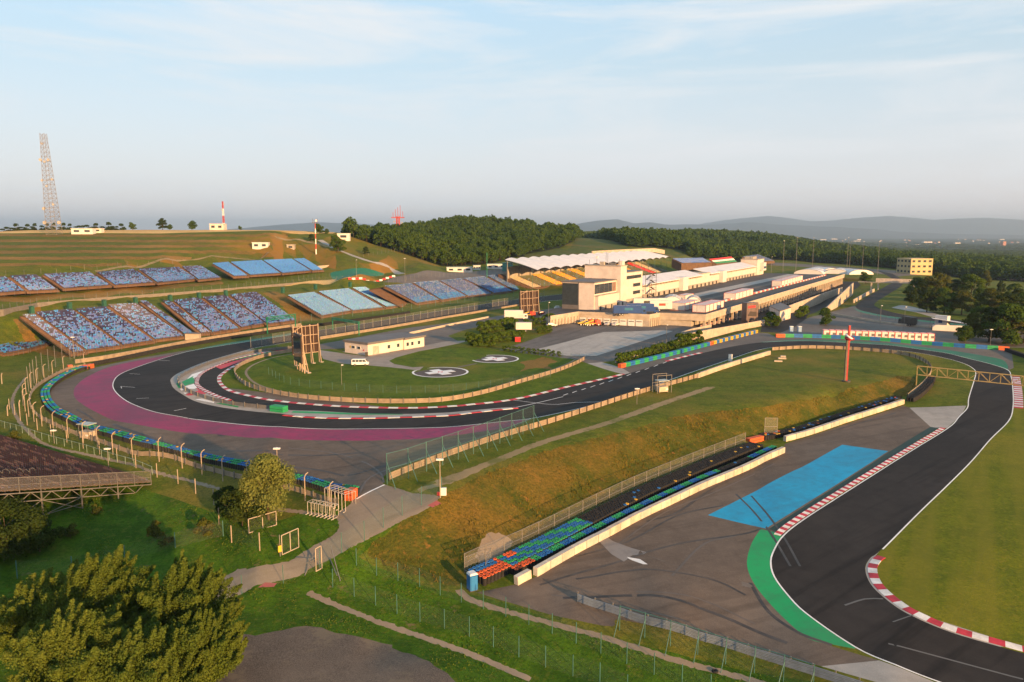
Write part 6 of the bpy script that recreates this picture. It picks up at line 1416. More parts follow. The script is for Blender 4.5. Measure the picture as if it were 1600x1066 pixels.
cabin('single white container with red end on the deck lane', loc2w(19, 42, .02), LR_ + math.pi / 2, 14, 4, 3.4, name='paddock_container', win=False)
# tents
def tent(label, loc, rot, w, l, h, mat=None, stripes=False):
    t = thing('tent', label, 'tent', loc, rot, 'white paddock tents'); mb = MB(); n = 10
    m = mat or M_WROOF; prof = [(w / 2 * math.cos(math.pi * i / n), h * math.sin(math.pi * i / n)) for i in range(n + 1)]
    vs = [(x, -l / 2, z) for x, z in prof] + [(x, l / 2, z) for x, z in prof]; mb.add(vs, [(i, i + 1, n + 2 + i, n + 1 + i) for i in range(n)] + [tuple(range(n + 1))[::-1], tuple(range(n + 1, 2 * n + 2))], m); mb.build('canopy', t)
    mb = MB(); [mb.tube([(x * 1.01, y, z * 1.01) for x, z in prof], .12, M_STEEL, 4) for y in (-l / 2, 0, l / 2)]; mb.build('hoop', t); return t
tent('white barrel tent with grey bands behind the near deck containers', loc2w(22, 12), LR_ + .3, 11, 14, 5.2); tent('second white barrel tent right beside the banded one', loc2w(30, 20), LR_ + .3, 8, 12, 4.6)
for i, (u, v, w, l, lab) in enumerate(((1268,427,24,36,'wide white paddock tent at the far left end of the tent group'),(1290,425,22,30,'white paddock tent in the middle of the far tent group'),(1310,427,20,30,'white paddock tent right of the middle far tent'),(1335,428,22,24,'rightmost white paddock tent beside the dark round tree'))): tent(lab, PZ(u, v, 3.0), LR_ + (i % 2) * .6, w, l, 4.2)
# ------------------------------------------------------------------ small things in the foreground
pt = thing('portable_toilet', 'blue portable toilet with white roof at the end of the tyre wall', 'portable toilet', P(738,921), .5)
mtb = M('toilet_blue', (.02, .14, .36), .45, .1); MB().box((0, 0, 1.1), (1.12, 1.12, 2.2), mtb).build('cabin', pt, bevel=.04); MB().add([(-.6,-.6,2.18),(.6,-.6,2.18),(.6,.6,2.18),(-.6,.6,2.18),(-.45,-.5,2.4),(.45,-.5,2.4),(.45,.5,2.4),(-.45,.5,2.4)], [(0,1,5,4),(1,2,6,5),(2,3,7,6),(3,0,4,7),(4,5,6,7),(3,2,1,0)], M_WMET).build('roof', pt)
MB().box((0, -.58, 1.05), (.85, .05, 1.95), M('toilet_door', (.025, .17, .42), .45, .1)).build('door', pt); MB().box((0, 0, .04), (1.2, 1.2, .14), M_DARKS).build('skid', pt)
for u, v, lab in ((1236,519,'left pale blue portable toilet beyond the far bend barrier'), (1249,519,'right pale blue portable toilet beyond the far bend barrier')):
    t = thing('portable_toilet', lab, 'portable toilet', P(u, v)); MB().box((0, 0, 1.1), (1.3, 1.3, 2.2), M('toilet_pale', (.2, .32, .5), .5)).build('cabin', t, bevel=.04); MB().box((0, 0, 2.3), (1.35, 1.35, .2), M_WMET).build('roof', t)
def marshal_post(label, loc, rot, name='marshal_post'):
    t = thing(name, label, 'marshal post', loc, rot); tan = M('cabin_tan', (.45, .36, .27), .7, .15, .6)
    MB().box((0, 0, .9), (2.6, 1.8, 1.3), tan).build('box', t, bevel=.03); mb = MB()
    for x in (-1.25, 1.25):
        for y in (-.85, .85): mb.bar((x, y, -.3), (x, y, 3.0), .1, M_STEEL)
    mb.build('frame', t); MB().box((0, 0, 3.05), (3.0, 2.2, .14), M('cabin_roof', (.36, .4, .38), .5)).build('roof', t); MB().box((.9, -.93, .9), (.7, .05, .35), M_WMET).build('sign', t); return t
marshal_post('tan marshal cabin with grey roof among the hairpin fence posts', P(137,685), -.35)
m2 = marshal_post('tan marshal stand with tall scaffold frame beside the pale guardrail', P(1034,613), .35); mb = MB()
for x in (-2.0, 2.0):
    for y in (-1.2, 1.2): mb.bar((x, y, -.3), (x, y, 4.6), .09, M_STEEL)
for z in (2.4, 4.5): [mb.bar((-2, y, z), (2, y, z), .08, M_STEEL) for y in (-1.2, 1.2)]; [mb.bar((x, -1.2, z), (x, 1.2, z), .08, M_STEEL) for x in (-2, 2)]
mb.build('scaffold', m2)
t = thing('marker_board', 'small white marker board by the wall before the far bend', 'marker board', P(1141,565)); MB().box((0, 0, 1.2), (1.2, .2, 2.2), M_WMET).build('board', t); MB().box((0, .15, .4), (.2, .2, 1.2), M_STEEL).build('leg', t)
for i, (u, v, l) in enumerate(((1222,561,9),(1216,565.5,9))):
    t = thing('concrete_beam', ['white concrete beam pile on the plateau grass', 'single low white beam nearer than the beam pile'][i], 'beam', P(u, v), -.2); MB().box((0, 0, .2), (2.4, 1.0 if i == 0 else .5, .5), M_CONCL).build('block', t, bevel=.05)
    if i == 0: MB().box((.3, .2, .8), (1.6, .9, .5), M_CONCL).build('upper_block', t, bevel=.05)
# white tubular frames by the tarmac corner
def frames(label, a, b, h, depth, n):
    t = thing('tubular_stand', label, 'steel frames', a); d = b - a; t.rotation_euler = (0, 0, math.atan2(d.y, d.x)); L = d.length; wm = M('frame_white', (.42, .38, .34), .5)
    me = MB().tube([(0, 0, -.1), (0, 0, h), (0, depth, h), (0, depth, -.1)], .055, wm, 5).add([], [], wm).mesh('hoop'); ft = MB().bar((0, -.5, .05), (0, depth + .5, .05), .1, wm).mesh('foot')
    for i in range(n): inst(me, 'hoop', t, (L * i / (n - 1), 0, 0)); inst(ft, 'foot', t, (L * i / (n - 1), 0, 0))
    mb = MB(); [mb.bar((0, y, h), (L, y, h), .08, wm) for y in (0, depth)]; mb.build('rail', t); return t
frames('larger row of white tubular frames beside the orange block', P(508,789), P(540,799), 2.7, 2.0, 7); frames('smaller row of white tubular frames on the grass', P(481,803), P(521,814), 1.9, 1.2, 8)
def gate(label, a, b, h, name='field_gate', bars=1):
    t = thing(name, label, 'gate', a); d = b - a; t.rotation_euler = (0, 0, math.atan2(d.y, d.x)); L = math.hypot(d.x, d.y); tl_ = d.z; mb = MB(); wm = M('gate_tan', (.36, .3, .24), .6)
    for i in range(bars + 2): x = L * i / (bars + 1); z = tl_ * i / (bars + 1); mb.bar((x, 0, z + .15), (x, 0, z + h), .1, wm)
    for z in (.2, h): mb.bar((0, 0, z), (L, 0, z + tl_), .1, wm)
    mb.build('gate_frame', t); MB().quad((0, 0, .2), (L, 0, .2 + tl_), (L, 0, h + tl_), (0, 0, h), NETF).build('mesh_panel', t); return t
gate('open field gate frame under the willow', P(389,835), P(432,822), 2.3, bars=1); g1 = gate('white mesh gate with yellow sign beside the lane', P(441,869), P(467,857), 3.0)
MB().box((-.35, -.1, 1.2), (.5, .08, .9), M('sign_yellow', (.6, .35, .03), .5)).build('sign', g1); MB().bar((-.3, 0, -.2), (-.3, 0, 3.2), .1, M_STEEL).build('post', g1)
gate('narrow tan gate frame at the bend of the lane fence', P(494,895), P(503,890), 3.4, bars=0)
for i, (a, b, lab) in enumerate((((476,900),(492,872),'crossed braces left of the narrow gate'), ((515,872),(527,908),'leaning brace right of the narrow gate'))):
    t = thing('brace_pole', lab, 'pole', P(*a)); p, q = P(*a), P(*b); mb = MB(); mb.bar((0,0,0), q - p + Vector((0, 0, .8)), .1, M_STEEL); mb.bar(q - p + Vector((.4,0,0)), Vector((0.2, 0, 1.8)), .1, M_STEEL); mb.build('shaft', t)
t = thing('lane_box', 'white electric box with red extinguisher at the wooden pole', 'electric box', P(693,775)); MB().box((0, 0, .7), (.9, .5, 1.2), M_WMET).build('box', t, bevel=.03); MB().box((-.8, .1, .3), (.4, .3, .6), M_REDP).build('extinguisher', t); MB().box((.0, .9, .5), (.7, .7, 1.0), M_GHUT).build('bin', t)
t = thing('red_bin', 'red bin among the hedges left of the vehicle lot', 'bin', P(809,534)); MB().box((0, 0, .8), (2, 1.2, 1.6), M_REDP).build('body', t, bevel=.05); MB().box((0, 0, 1.65), (2.1, 1.3, .12), M_TRED).build('lid', t)
t = thing('loose_tyre', 'loose black tyre lying on the stony path', 'tyre', P(1117,1050)); v, f = torus(.26, .12, T_BLK, 14, 6, .1); MB().add(v, f, T_BLK).build('ring', t, smooth=True)
t = thing('container_shed', 'tan roofed shelter box on the wall below the lower stand', 'shelter', P(302,531)); MB().box((0, 0, 1.2), (5, 2.2, 2.2), M_CONCL).build('wall', t); MB().box((0, 0, 2.4), (5.5, 2.6, .2), M_GREYROOF).build('roof', t)
# barriers with red and white panels at the tarpaulin
a, b = P(547,437), P(615,433)
for i in range(14):
    p = drop(a.lerp(b, i / 13)); mb = MB().add([(-.95,-.4,0),(.95,-.4,0),(.95,.4,0),(-.95,.4,0),(-.9,-.15,1.1),(.9,-.15,1.1),(.9,.15,1.1),(-.9,.15,1.1)], [(0,1,5,4),(1,2,6,5),(2,3,7,6),(3,0,4,7),(4,5,6,7),(3,2,1,0)], M_WMET if i % 2 else M_REDP)
    o = mb.build('water_barrier'); o.location = p; o.rotation_euler = (0, 0, .1); tag(o, ('white' if i % 2 else 'red') + ' water barrier in the row below the green tarpaulin', 'barrier', ('white' if i % 2 else 'red') + ' water barriers below the tarpaulin')
# ------------------------------------------------------------------ vegetation
def leafmat(name, c1, c2, c3, transl=.3):
    m = bpy.data.materials.new(name); m.use_nodes = True; nt = m.node_tree; nt.nodes.clear(); out = nt.nodes.new('ShaderNodeOutputMaterial')
    a = N(nt, 'ShaderNodeAttribute', attribute_name='leaf'); oi = nt.nodes.new('ShaderNodeObjectInfo')
    c = mixc(nt, a.outputs['Fac'], c1, c2); c = mixc(nt, ramp(nt, noise(nt, worldpos(nt), .045, 3), .4, .68, 0, .75), c, c3); c = mixc(nt, ramp(nt, oi.outputs['Random'], 0, 1, 0, .45), c, c3)
    d = nt.nodes.new('ShaderNodeBsdfDiffuse'); t = nt.nodes.new('ShaderNodeBsdfTranslucent'); mx = nt.nodes.new('ShaderNodeMixShader'); mx.inputs[0].default_value = transl
    nt.links.new(c, d.inputs[0]); nt.links.new(c, t.inputs[0]); nt.links.new(d.outputs[0], mx.inputs[1]); nt.links.new(t.outputs[0], mx.inputs[2]); nt.links.new(mx.outputs[0], out.inputs[0]); MATS[name] = m; return m
LF_FOR = leafmat('leaf_forest', (.045, .08, .01), (.09, .13, .018), (.032, .065, .014)); LF_DARK = leafmat('leaf_dark', (.022, .04, .01), (.045, .06, .014), (.028, .048, .012))
LF_POP = leafmat('leaf_poplar', (.065, .105, .016), (.15, .175, .03), (.055, .09, .016)); LF_WIL = leafmat('leaf_willow', (.12, .15, .035), (.22, .23, .06), (.12, .14, .04)); LF_OLV = leafmat('leaf_olive', (.06, .07, .014), (.105, .105, .022), (.045, .06, .013))
LF_HEDGE = leafmat('leaf_hedge', (.05, .095, .012), (.1, .15, .02), (.05, .08, .014)); LF_BUSH = leafmat('leaf_bush', (.07, .075, .015), (.12, .11, .025), (.055, .065, .012))
BARK = M('bark', (.08, .055, .035), .9, .25, 2)
def crown_arrays(seed, H, R, zb, nleaf, leaf, nlobe=14, up=0.0, fill=.25, shape='round', ls=1.0):
    r = np.random.default_rng(seed); lob = []
    for k in range(nlobe):
        z = zb + (H - zb) * (r.random() ** .8 * .86 + .1); t = (z - zb) / (H - zb)
        env = {'round': math.sqrt(max(.05, 1 - (2 * t - .9) ** 2)), 'cone': max(.12, 1 - t) , 'plume': max(.18, math.sin(math.pi * min(1, t * .85 + .12)) * (1 - .35 * t))}[shape]
        a = r.random() * 2 * math.pi; q = R * env * math.sqrt(r.random()) * .8; lr = ls * R * (.26 + .24 * r.random()) * (.7 + .3 * env)
        lob.append((q * math.cos(a), q * math.sin(a), z, lr, lr * (.8 + up + .3 * r.random())))
    lob = np.array(lob); w = lob[:, 3] ** 2; idx = r.choice(nlobe, nleaf, p=w / w.sum()); L = lob[idx]
    d = r.normal(size=(nleaf, 3)); d /= np.linalg.norm(d, axis=1)[:, None]; d[:, 2] = np.where(d[:, 2] < -.35, -d[:, 2] * .6, d[:, 2])
    rad = 1 - fill * r.random(nleaf) ** 1.5 + r.normal(0, .06, nleaf)
    c = L[:, :3] + d * np.stack([L[:, 3], L[:, 3], L[:, 4]], 1) * rad[:, None]; c[:, 2] = np.minimum(c[:, 2], H + leaf)
    n = d + r.normal(0, .55, (nleaf, 3)); n /= np.linalg.norm(n, axis=1)[:, None]
    t1 = np.cross(n, r.normal(size=(nleaf, 3))); t1 /= np.linalg.norm(t1, axis=1)[:, None]; t2 = np.cross(n, t1)
    s = leaf * (.6 + .8 * r.random(nleaf))[:, None]
    if up: t2 = t2 + np.array([0.15, 0, .5 * up]); 
    V = np.stack([c - t1 * s * .5, c + t2 * s * .5, c + t1 * s * .5, c - t2 * s * .5], 1).reshape(-1, 3)
    return V, r.random(nleaf)
def leaf_mesh(name, V, att, mat):
    n = len(V) // 4; me = bpy.data.meshes.new(name); me.vertices.add(len(V)); me.vertices.foreach_set('co', np.ascontiguousarray(V, dtype=np.float32).ravel())
    me.loops.add(4 * n); me.loops.foreach_set('vertex_index', np.arange(4 * n, dtype=np.int32)); me.polygons.add(n); me.polygons.foreach_set('loop_start', np.arange(0, 4 * n, 4, dtype=np.int32))
    a = me.attributes.new('leaf', 'FLOAT', 'FACE'); a.data.foreach_set('value', att.astype(np.float32)); me.materials.append(mat); me.update(calc_edges=True); return me
def trunk_mesh(seed, H, R, zb, r0):
    rr = random.Random(seed); mb = MB(); tz = [i / 5 for i in range(6)]; ox, oy = rr.uniform(-.3, .3), rr.uniform(-.3, .3); path = [(ox * t * R * .4, oy * t * R * .4, -.4 + (H * .8 + .4) * t) for t in tz]
    mb.tube(path, r0, BARK, 7, r0 * .25)
    for k in range(7):
        t = .28 + .08 * k; b = Vector((ox * t * R * .4, oy * t * R * .4, H * .8 * t)); a = k * 2.4 + rr.random(); e = b + Vector((math.cos(a) * R * .75, math.sin(a) * R * .75, H * .22 + rr.random() * H * .1)); mb.tube([b, b.lerp(e, .5) + Vector((0, 0, -.2)), e], r0 * .42, BARK, 5, r0 * .1)
    return mb.mesh('trunk')
TREE_PROTO = {}
def tree_parts(key, seed, H, R, zb, nleaf, leaf, mat, r0=.25, **kw):
    if key not in TREE_PROTO:
        V, at = crown_arrays(seed, H, R, zb, nleaf, leaf, **kw); TREE_PROTO[key] = (leaf_mesh('crown', V, at, mat), trunk_mesh(seed, H, R, zb, r0))
    return TREE_PROTO[key]
def tree(name, label, loc, parts, rot=0, sc=1.0, group=None, cat='tree', scz=None):
    t = thing(name, label, cat, loc, rot, group); inst(parts[0], 'crown' if cat == 'tree' else 'foliage', t, scale=(sc, sc, scz or sc)); inst(parts[1], 'trunk' if cat == 'tree' else 'stem', t, scale=(sc, sc, scz or sc)); return t
def plume_arrays(seed, H, R, n, leaf, nbr=70):
    """ascending branches bent by the wind, each a tapering spray of leaves"""
    r = np.random.default_rng(seed); V, A = [], []; per = n // nbr
    for k in range(nbr):
        a = r.random() * 6.283; q = math.sqrt(r.random()); z0 = H * (.12 + .5 * r.random()); reach = R * q
        zt = H * (1.0 - .55 * q ** 1.6) * (.82 + .18 * r.random()); zt = max(zt, z0 + 2.0); d = np.array([math.cos(a), math.sin(a)])
        t = r.random(per) ** .75; out = reach * np.sin(t * 1.45) / math.sin(1.45); bend = np.array([.9, .25]) * R * .16
        c = np.stack([d[0] * out + bend[0] * t ** 3, d[1] * out + bend[1] * t ** 3, z0 + (zt - z0) * t ** 1.25], 1)
        rad = (.34 + .95 * np.sin(np.pi * np.clip(t * .78 + .14, 0, 1))) * (1.06 - .78 * t ** 2.0) * R / 5.8
        e = r.normal(size=(per, 3)); e /= np.linalg.norm(e, axis=1)[:, None]; c = c + e * (rad * r.random(per) ** .45)[:, None]
        nn = e + r.normal(0, .6, (per, 3)); nn /= np.linalg.norm(nn, axis=1)[:, None]; t1 = np.cross(nn, r.normal(size=(per, 3))); t1 /= np.linalg.norm(t1, axis=1)[:, None]; t2 = np.cross(nn, t1)
        s = leaf * (.55 + .8 * r.random(per))[:, None]; V.append(np.stack([c - t1 * s * .4, c + t2 * s * .6, c + t1 * s * .4, c - t2 * s * .6], 1).reshape(-1, 3)); A.append(np.clip(r.random(per) * .6 + .5 * t - .1 + r.normal(0, .12), 0, 1))
    return np.concatenate(V), np.concatenate(A)
# foreground poplars in the wind
for i, (u, d, vt, R, lab) in enumerate(((112,79,858,6.4,'tall wind blown poplar, tallest plume at the lower left corner'),(250,77,868,5.8,'olive green poplar beside the sandy lane end at the lower left'),(286,72,962,3.8,'low spreading olive tree beside the dark gravel yard'),(62,69,955,6.2,'leafy tree at the lower left picture edge in front of the tallest plume'),(185,67,985,5.4,'leafy tree between the corner tree and the spreading olive tree'),(10,80,905,5.5,'smaller poplar at the left edge behind the corner tree'))):
    b = drop(PD(u, d)); top = CAMZ - (vt - HV) / FPX * d; H = top - b.z
    V, at = plume_arrays(50 + i, H, R, 110000, .17, 85); TREE_PROTO[('pop', i)] = (leaf_mesh('crown', V, at, LF_POP), trunk_mesh(50 + i, H * .8, R * .45, H * .1, .26)); tree('poplar_tree', lab, b, TREE_PROTO[('pop', i)], 0)
b = P(420, 812); tree('willow_tree', 'pale green rounded willow growing beside the hairpin tyre barrier', b, tree_parts('wil', 3, 9.6, 4.1, .6, 15000, .24, LF_WIL, .2, nlobe=26, up=.45, fill=.35), .3)
for i, (u, v, H, R, lab) in enumerate(((378,822,5.2,3.4,'dark bush in the shade left of the willow'),(360,800,3.6,2.4,'small dark bush farther left of the willow'),(14,868,7.5,5.5,'very dark broad bush at the left edge below the steel stand'),(62,862,4.5,3.6,'dark bush right of the broad bush below the steel stand'))):
    tree('dark_bush', lab, P(u, v), tree_parts(('db', i), 70 + i, H, R, .2, 6500, .3, LF_DARK, .12, nlobe=16, fill=.4), i, cat='bush')
for i, (u, v, H, R, lab) in enumerate(((243,838,2.2,1.5,'small dark shrub on the slope below the steel stand'),(258,852,1.8,1.6,'small olive shrub beside the meadow post fence'),(318,838,2.4,1.2,'brownish bare shrub left of the willow gate'),(150,805,1.6,1.4,'low shrub under the end of the steel stand'),(110,842,2.0,1.8,'low shrub in the middle of the shaded meadow'),(24,690,2.2,1.8,'round shrub beside the curved ditch at the left edge'))):
    tree('shrub', lab, P(u, v), tree_parts(('sh', i % 3), 90 + i % 3, 2.0, 1.4, .1, 900, .24, LF_OLV if i != 3 else LF_DARK, .05, nlobe=8, fill=.4), i, H / 2, cat='shrub')
# paddock and hilltop trees
DT = lambda i: tree_parts(('dt', i), 20 + i, 14, 6.8, -.6, 7000, .58, (LF_FOR, LF_OLV, LF_DARK)[i % 3], .35, nlobe=30, fill=.45, ls=.85)
spec = [(1437,470,433,'leafy tree at the left front of the tree group beyond the rear track'),(1462,474,428,'tall tree second from the left in the right hand tree group'),(1490,468,438,'mid green tree in the middle of the tree group'),(1515,470,430,'olive tree behind the middle of the tree group'),(1540,452,424,'tall narrow dark tree rising above the tree group'),(1448,488,455,'dark low tree at the edge of the rear track bend'),(1475,490,450,'dark broad tree above the grassy bend'),(1502,492,455,'dark tree right of the grassy bend'),(1562,470,440,'olive tree right of the tall narrow tree'),(1585,468,444,'tree at the right edge behind the group'),(1545,490,452,'leafy tree above the shaded grass strip'),(1575,500,458,'broad tree near the right edge above the car park'),(1610,498,450,'tree cut off by the right edge'),(1520,528,490,'dark tree over the white awning'),(1545,534,482,'dark broad tree behind the light pole at the right'),(1572,538,476,'large olive tree near the right edge of the far bend'),(1600,536,470,'large tree at the right picture edge by the far bend'),(1290,508,482,'round dark tree at the foot of the ramp wall'),(1352,444,425,'round dark tree beside the paddock tents'),(1640,530,470,'tree just beyond the right edge'),(1425,476,450,'low round tree at the left end of the group by the footbridge'),(1450,466,436,'olive tree behind the left front tree of the group'),(1478,460,432,'dark tree in the rear row of the group'),(1503,458,436,'tree in the rear row left of the tall narrow tree'),(1528,478,446,'dark dense tree in front of the tall narrow tree'),(1555,482,458,'low dense tree in the right half of the group'),(1590,486,452,'dense tree behind the big trees at the right edge'),(1533,512,478,'dense dark tree between the awning and the big trees'),(1560,516,480,'dark tree filling the gap behind the light pole'),(1588,520,478,'dense tree behind the large olive tree at the edge'),(1508,536,508,'low dark tree at the left foot of the big trees')]
for i, (u, v, vt, lab) in enumerate(spec):
    b = P(u, v); H = (v - vt) * b.y / FPX; k = i % 3 if i not in (17, 18) else 0; s = H / 14
    tree('leafy_tree', lab, b, DT(k + 3 * (i % 2)), i * 1.7, min(s * 1.15, s + .25) * (1.0 if 'narrow' not in lab else .55), scz=s)
for i, (u, v, vt, lab) in enumerate(((207,357.5,346,'dark round bush on the hilltop left of the two crest trees'),(254,358,341,'large crest tree left of the water tank on the hilltop'),(300,358,344,'smaller crest tree just left of the tank house'),(528,394,368,'round green tree beside the concrete path on the hill'),(487,377,366,'small dark tree behind the striped pole'),(510,362,354,'small crest bush between pole and forest'),(499,361,346,'round crest tree right behind the striped pole top'),(572,398,386,'little young tree in the clearing below the forest'),(265,357.5,349,'low crest bush joined to the large crest tree'),(375,357.5,352,'tiny crest bush right of the tank house'))):
    b = P(u, v) if v > 362.5 else drop(PVD(u, v, 579)); H = max(3.0, (v - vt) * b.y / FPX); tree('hill_tree', lab, b, DT((0, 2, 0)[i % 3]), i * 2.1, H / 14 * 1.1, scz=H / 14)
hm_ = tree_parts('hb', 44, 3.6, 3.4, -1.2, 700, .6, LF_DARK, .1, nlobe=10, fill=.4)
rh = random.Random(8)
for i in range(26):
    u = 5 + i * 7.4 + rh.uniform(-2, 2); b = drop(PVD(u, 357, 585 + rh.uniform(-6, 10))); tree('crest_bush', 'low bush in the hedge line along the left hill crest', b, hm_, rh.uniform(0, 6), rh.uniform(.7, 1.3), 'bushes along the hill crest', 'bush', rh.uniform(.6, 1.35))
# hedges around the vehicle lot: each clipped bush a thing
hg = tree_parts('hg', 31, 2.4, 1.7, 0, 1300, .3, LF_HEDGE, .06, nlobe=9, fill=.35)
def hedge_row(pts, n, grp, lab, s0=.9, s1=1.2):
    L = spx(pts, 4); q = spaced(L, sum((b - a).length for a, b in zip(L, L[1:])) / (n - 1))
    for i, p in enumerate(q): tree('hedge_bush', lab, drop(p), hg, i * 1.1, rh.uniform(s0, s1), grp, 'bush')
hedge_row([(968,569),(1000,561),(1030,553),(1056,545)], 15, 'hedge bushes below the vehicle lot wall', 'clipped bush in the hedge above the blue and green barrier', 1.0, 1.4)
hedge_row([(735,539),(752,541),(770,541)], 9, 'bushes left of the white cargo box, front row', 'upright green bush in the front row left of the white cargo box', 1.2, 1.7)
hedge_row([(768,536),(790,533),(815,529)], 9, 'bushes in front of the white cargo box', 'green bush in the row in front of the white cargo box', 1.0, 1.4)
hedge_row([(752,522),(775,517),(800,513)], 8, 'bushes on the earth mound by the pit lane', 'rounded green bush on the earth mound by the pit lane', 1.2, 1.8)
hedge_row([(822,510),(845,507),(862,504)], 6, 'bushes below the box truck', 'dark green bush below the white box truck', 1.0, 1.5)
hedge_row([(841,521),(858,520)], 4, 'bushes by the street lamp', 'clipped bush at the street lamp of the vehicle lot', .9, 1.2)
hedge_row([(788,549),(820,552),(850,555),(873,557)], 12, 'low hedge in front of the helipads', 'low dark bush in the hedge between helipads and vehicle lot', .6, .8)
hedge_row([(1062,541),(1078,538),(1092,536)], 5, 'bushes at the white ramp wall', 'large bush at the near end of the white sloping wall', 1.3, 1.8)
hedge_row([(1195,507),(1205,512),(1215,508),(1200,500)], 7, 'shrubs on the grass corner by the block house', 'wild shrub on the grass corner beside the advertising tower', 1.0, 1.7)
hedge_row([(1246,497),(1252,495),(1258,492)], 4, 'shrubs below the tall cream wall', 'upright shrub at the foot of the tall cream wall', 1.1, 1.9)
# ------------------------------------------------------------------ forest: the 300 nearest trees are things, the wood behind is one mass
FV = []
for i in range(6): FV.append(crown_arrays(200 + i, 11, 5.2, .6, 520, 1.05, nlobe=16, fill=.4, shape='round' if i < 5 else 'plume'))
FME = [leaf_mesh('crown', v, a, LF_FOR) for v, a in FV]; FTR = trunk_mesh(9, 9, 2.5, 2, .16)
def pip(poly, q):
    A = np.array(poly); B = np.roll(A, -1, 0); ins = np.zeros(len(q), bool)
    for (x1, y1), (x2, y2) in zip(A, B):
        if y1 != y2: ins ^= ((y1 > q[:, 1]) != (y2 > q[:, 1])) & (q[:, 0] < (x2 - x1) * (q[:, 1] - y1) / (y2 - y1) + x1)
    return ins
RP = {}
for nm, pl in REG: RP.setdefault(nm, []).append(pl)
rg = np.random.default_rng(21); pts = []
cell = {}
poly = RP['forest_floor'][0]; A = np.array(poly); lo, hi = A.min(0), A.max(0)
cand = np.stack([rg.uniform(lo[0], hi[0], 90000), rg.uniform(lo[1], hi[1], 90000)], 1); cand = cand[pip(poly, cand)]
for nm in ('hill_clearing', 'rear_asphalt', 'rear_track', 'concrete_path', 'stand_road'):
    for pl in RP.get(nm, []): cand = cand[~pip(pl, cand)]
cand = cand[(np.abs(cand[:, 0] / cand[:, 1]) < .9)]
occ = set(); trees = []
for x, y in cand:
    d = math.hypot(x, y); sp = 5.2 if d < 900 else (7.0 if d < 1300 else 10.0); k = (round(x / sp), round(y / sp), sp)
    if k in occ: continue
    w_ = PO; rel = Vector((x - PO.x, y - PO.y, 0)); s_, t_ = rel.dot(DIR), rel.dot(RT)
    if -75 < t_ < 75 and -80 < s_ < 480: continue
    if Vector((x - 386, y - 767, 0)).length < 45 or (Vector((x - 276, y - 581, 0)).length < 60): continue
    occ.add(k); trees.append((x, y, d, sp))
ordv = sorted(trees, key=lambda t: t[2]); cx_, tot = 0, []
S_V, S_A = [], []
xs = np.array([t[0] for t in ordv]); ys = np.array([t[1] for t in ordv]); zs = TZa(xs, ys)
cnt = 0
for (x, y, d, sp), z in zip(ordv, zs):
    i = rg.integers(0, 6); s = rg.uniform(.72, 1.2) * (1 if sp < 6 else (1.15 if sp < 9 else 1.5)); a = rg.uniform(0, 6.28); sz = s * rg.uniform(.85, 1.15)
    if cnt < 300 and abs(x / y) < .69:
        t = thing('forest_tree', 'leafy green tree on the near margin of the hillside forest', 'tree', (x, y, z), a, 'trees along the forest margin'); inst(FME[i], 'crown', t, scale=(s, s, sz)); inst(FTR, 'trunk', t, scale=(s, s, sz)); cnt += 1
    else:
        V, at = FV[i]; 
        if sp > 6: V = V.reshape(-1, 4, 3)[::2 if sp < 9 else 4]; c_ = V.mean(1, keepdims=True); V = (c_ + (V - c_) * (1.35 if sp < 9 else 1.9)).reshape(-1, 3); at = at[::2 if sp < 9 else 4]
        ca, sa = math.cos(a), math.sin(a); S_V.append(np.stack([x + s * (V[:, 0] * ca - V[:, 1] * sa), y + s * (V[:, 0] * sa + V[:, 1] * ca), z + sz * V[:, 2]], 1)); S_A.append(np.clip(at + rg.normal(0, .3), 0, 1))
fo = bpy.data.objects.new('forest', leaf_mesh('forest', np.concatenate(S_V), np.concatenate(S_A), LF_FOR)); C.objects.link(fo); tag(fo, kind='stuff')
# woods of the valley
W_V, W_A = [], []; Vb, Ab = crown_arrays(300, 12, 8, 0, 60, 5.0, nlobe=8, fill=.4)
for k in range(8500):
    th = rg.uniform(-.1, .75) if k % 5 else rg.uniform(-.3, .75); d = 1500 * (5.2 ** rg.random()); x, y = d * math.sin(th), d * math.cos(th)
    if math.sin(x * .004 + 2) + math.sin(y * .0035 + x * .002) < -.25 and d > 2400: continue
    s = rg.uniform(.9, 2.0) * (1 + d / 5000); V = Vb * np.array([s, s, min(1.25, s * .75)]); W_V.append(V + np.array([x, y, TZ(x, y)])); W_A.append(Ab)
wo_ = bpy.data.objects.new('valley_woods', leaf_mesh('valley_woods', np.concatenate(W_V), np.concatenate(W_A), LF_FOR)); C.objects.link(wo_); tag(wo_, kind='stuff')
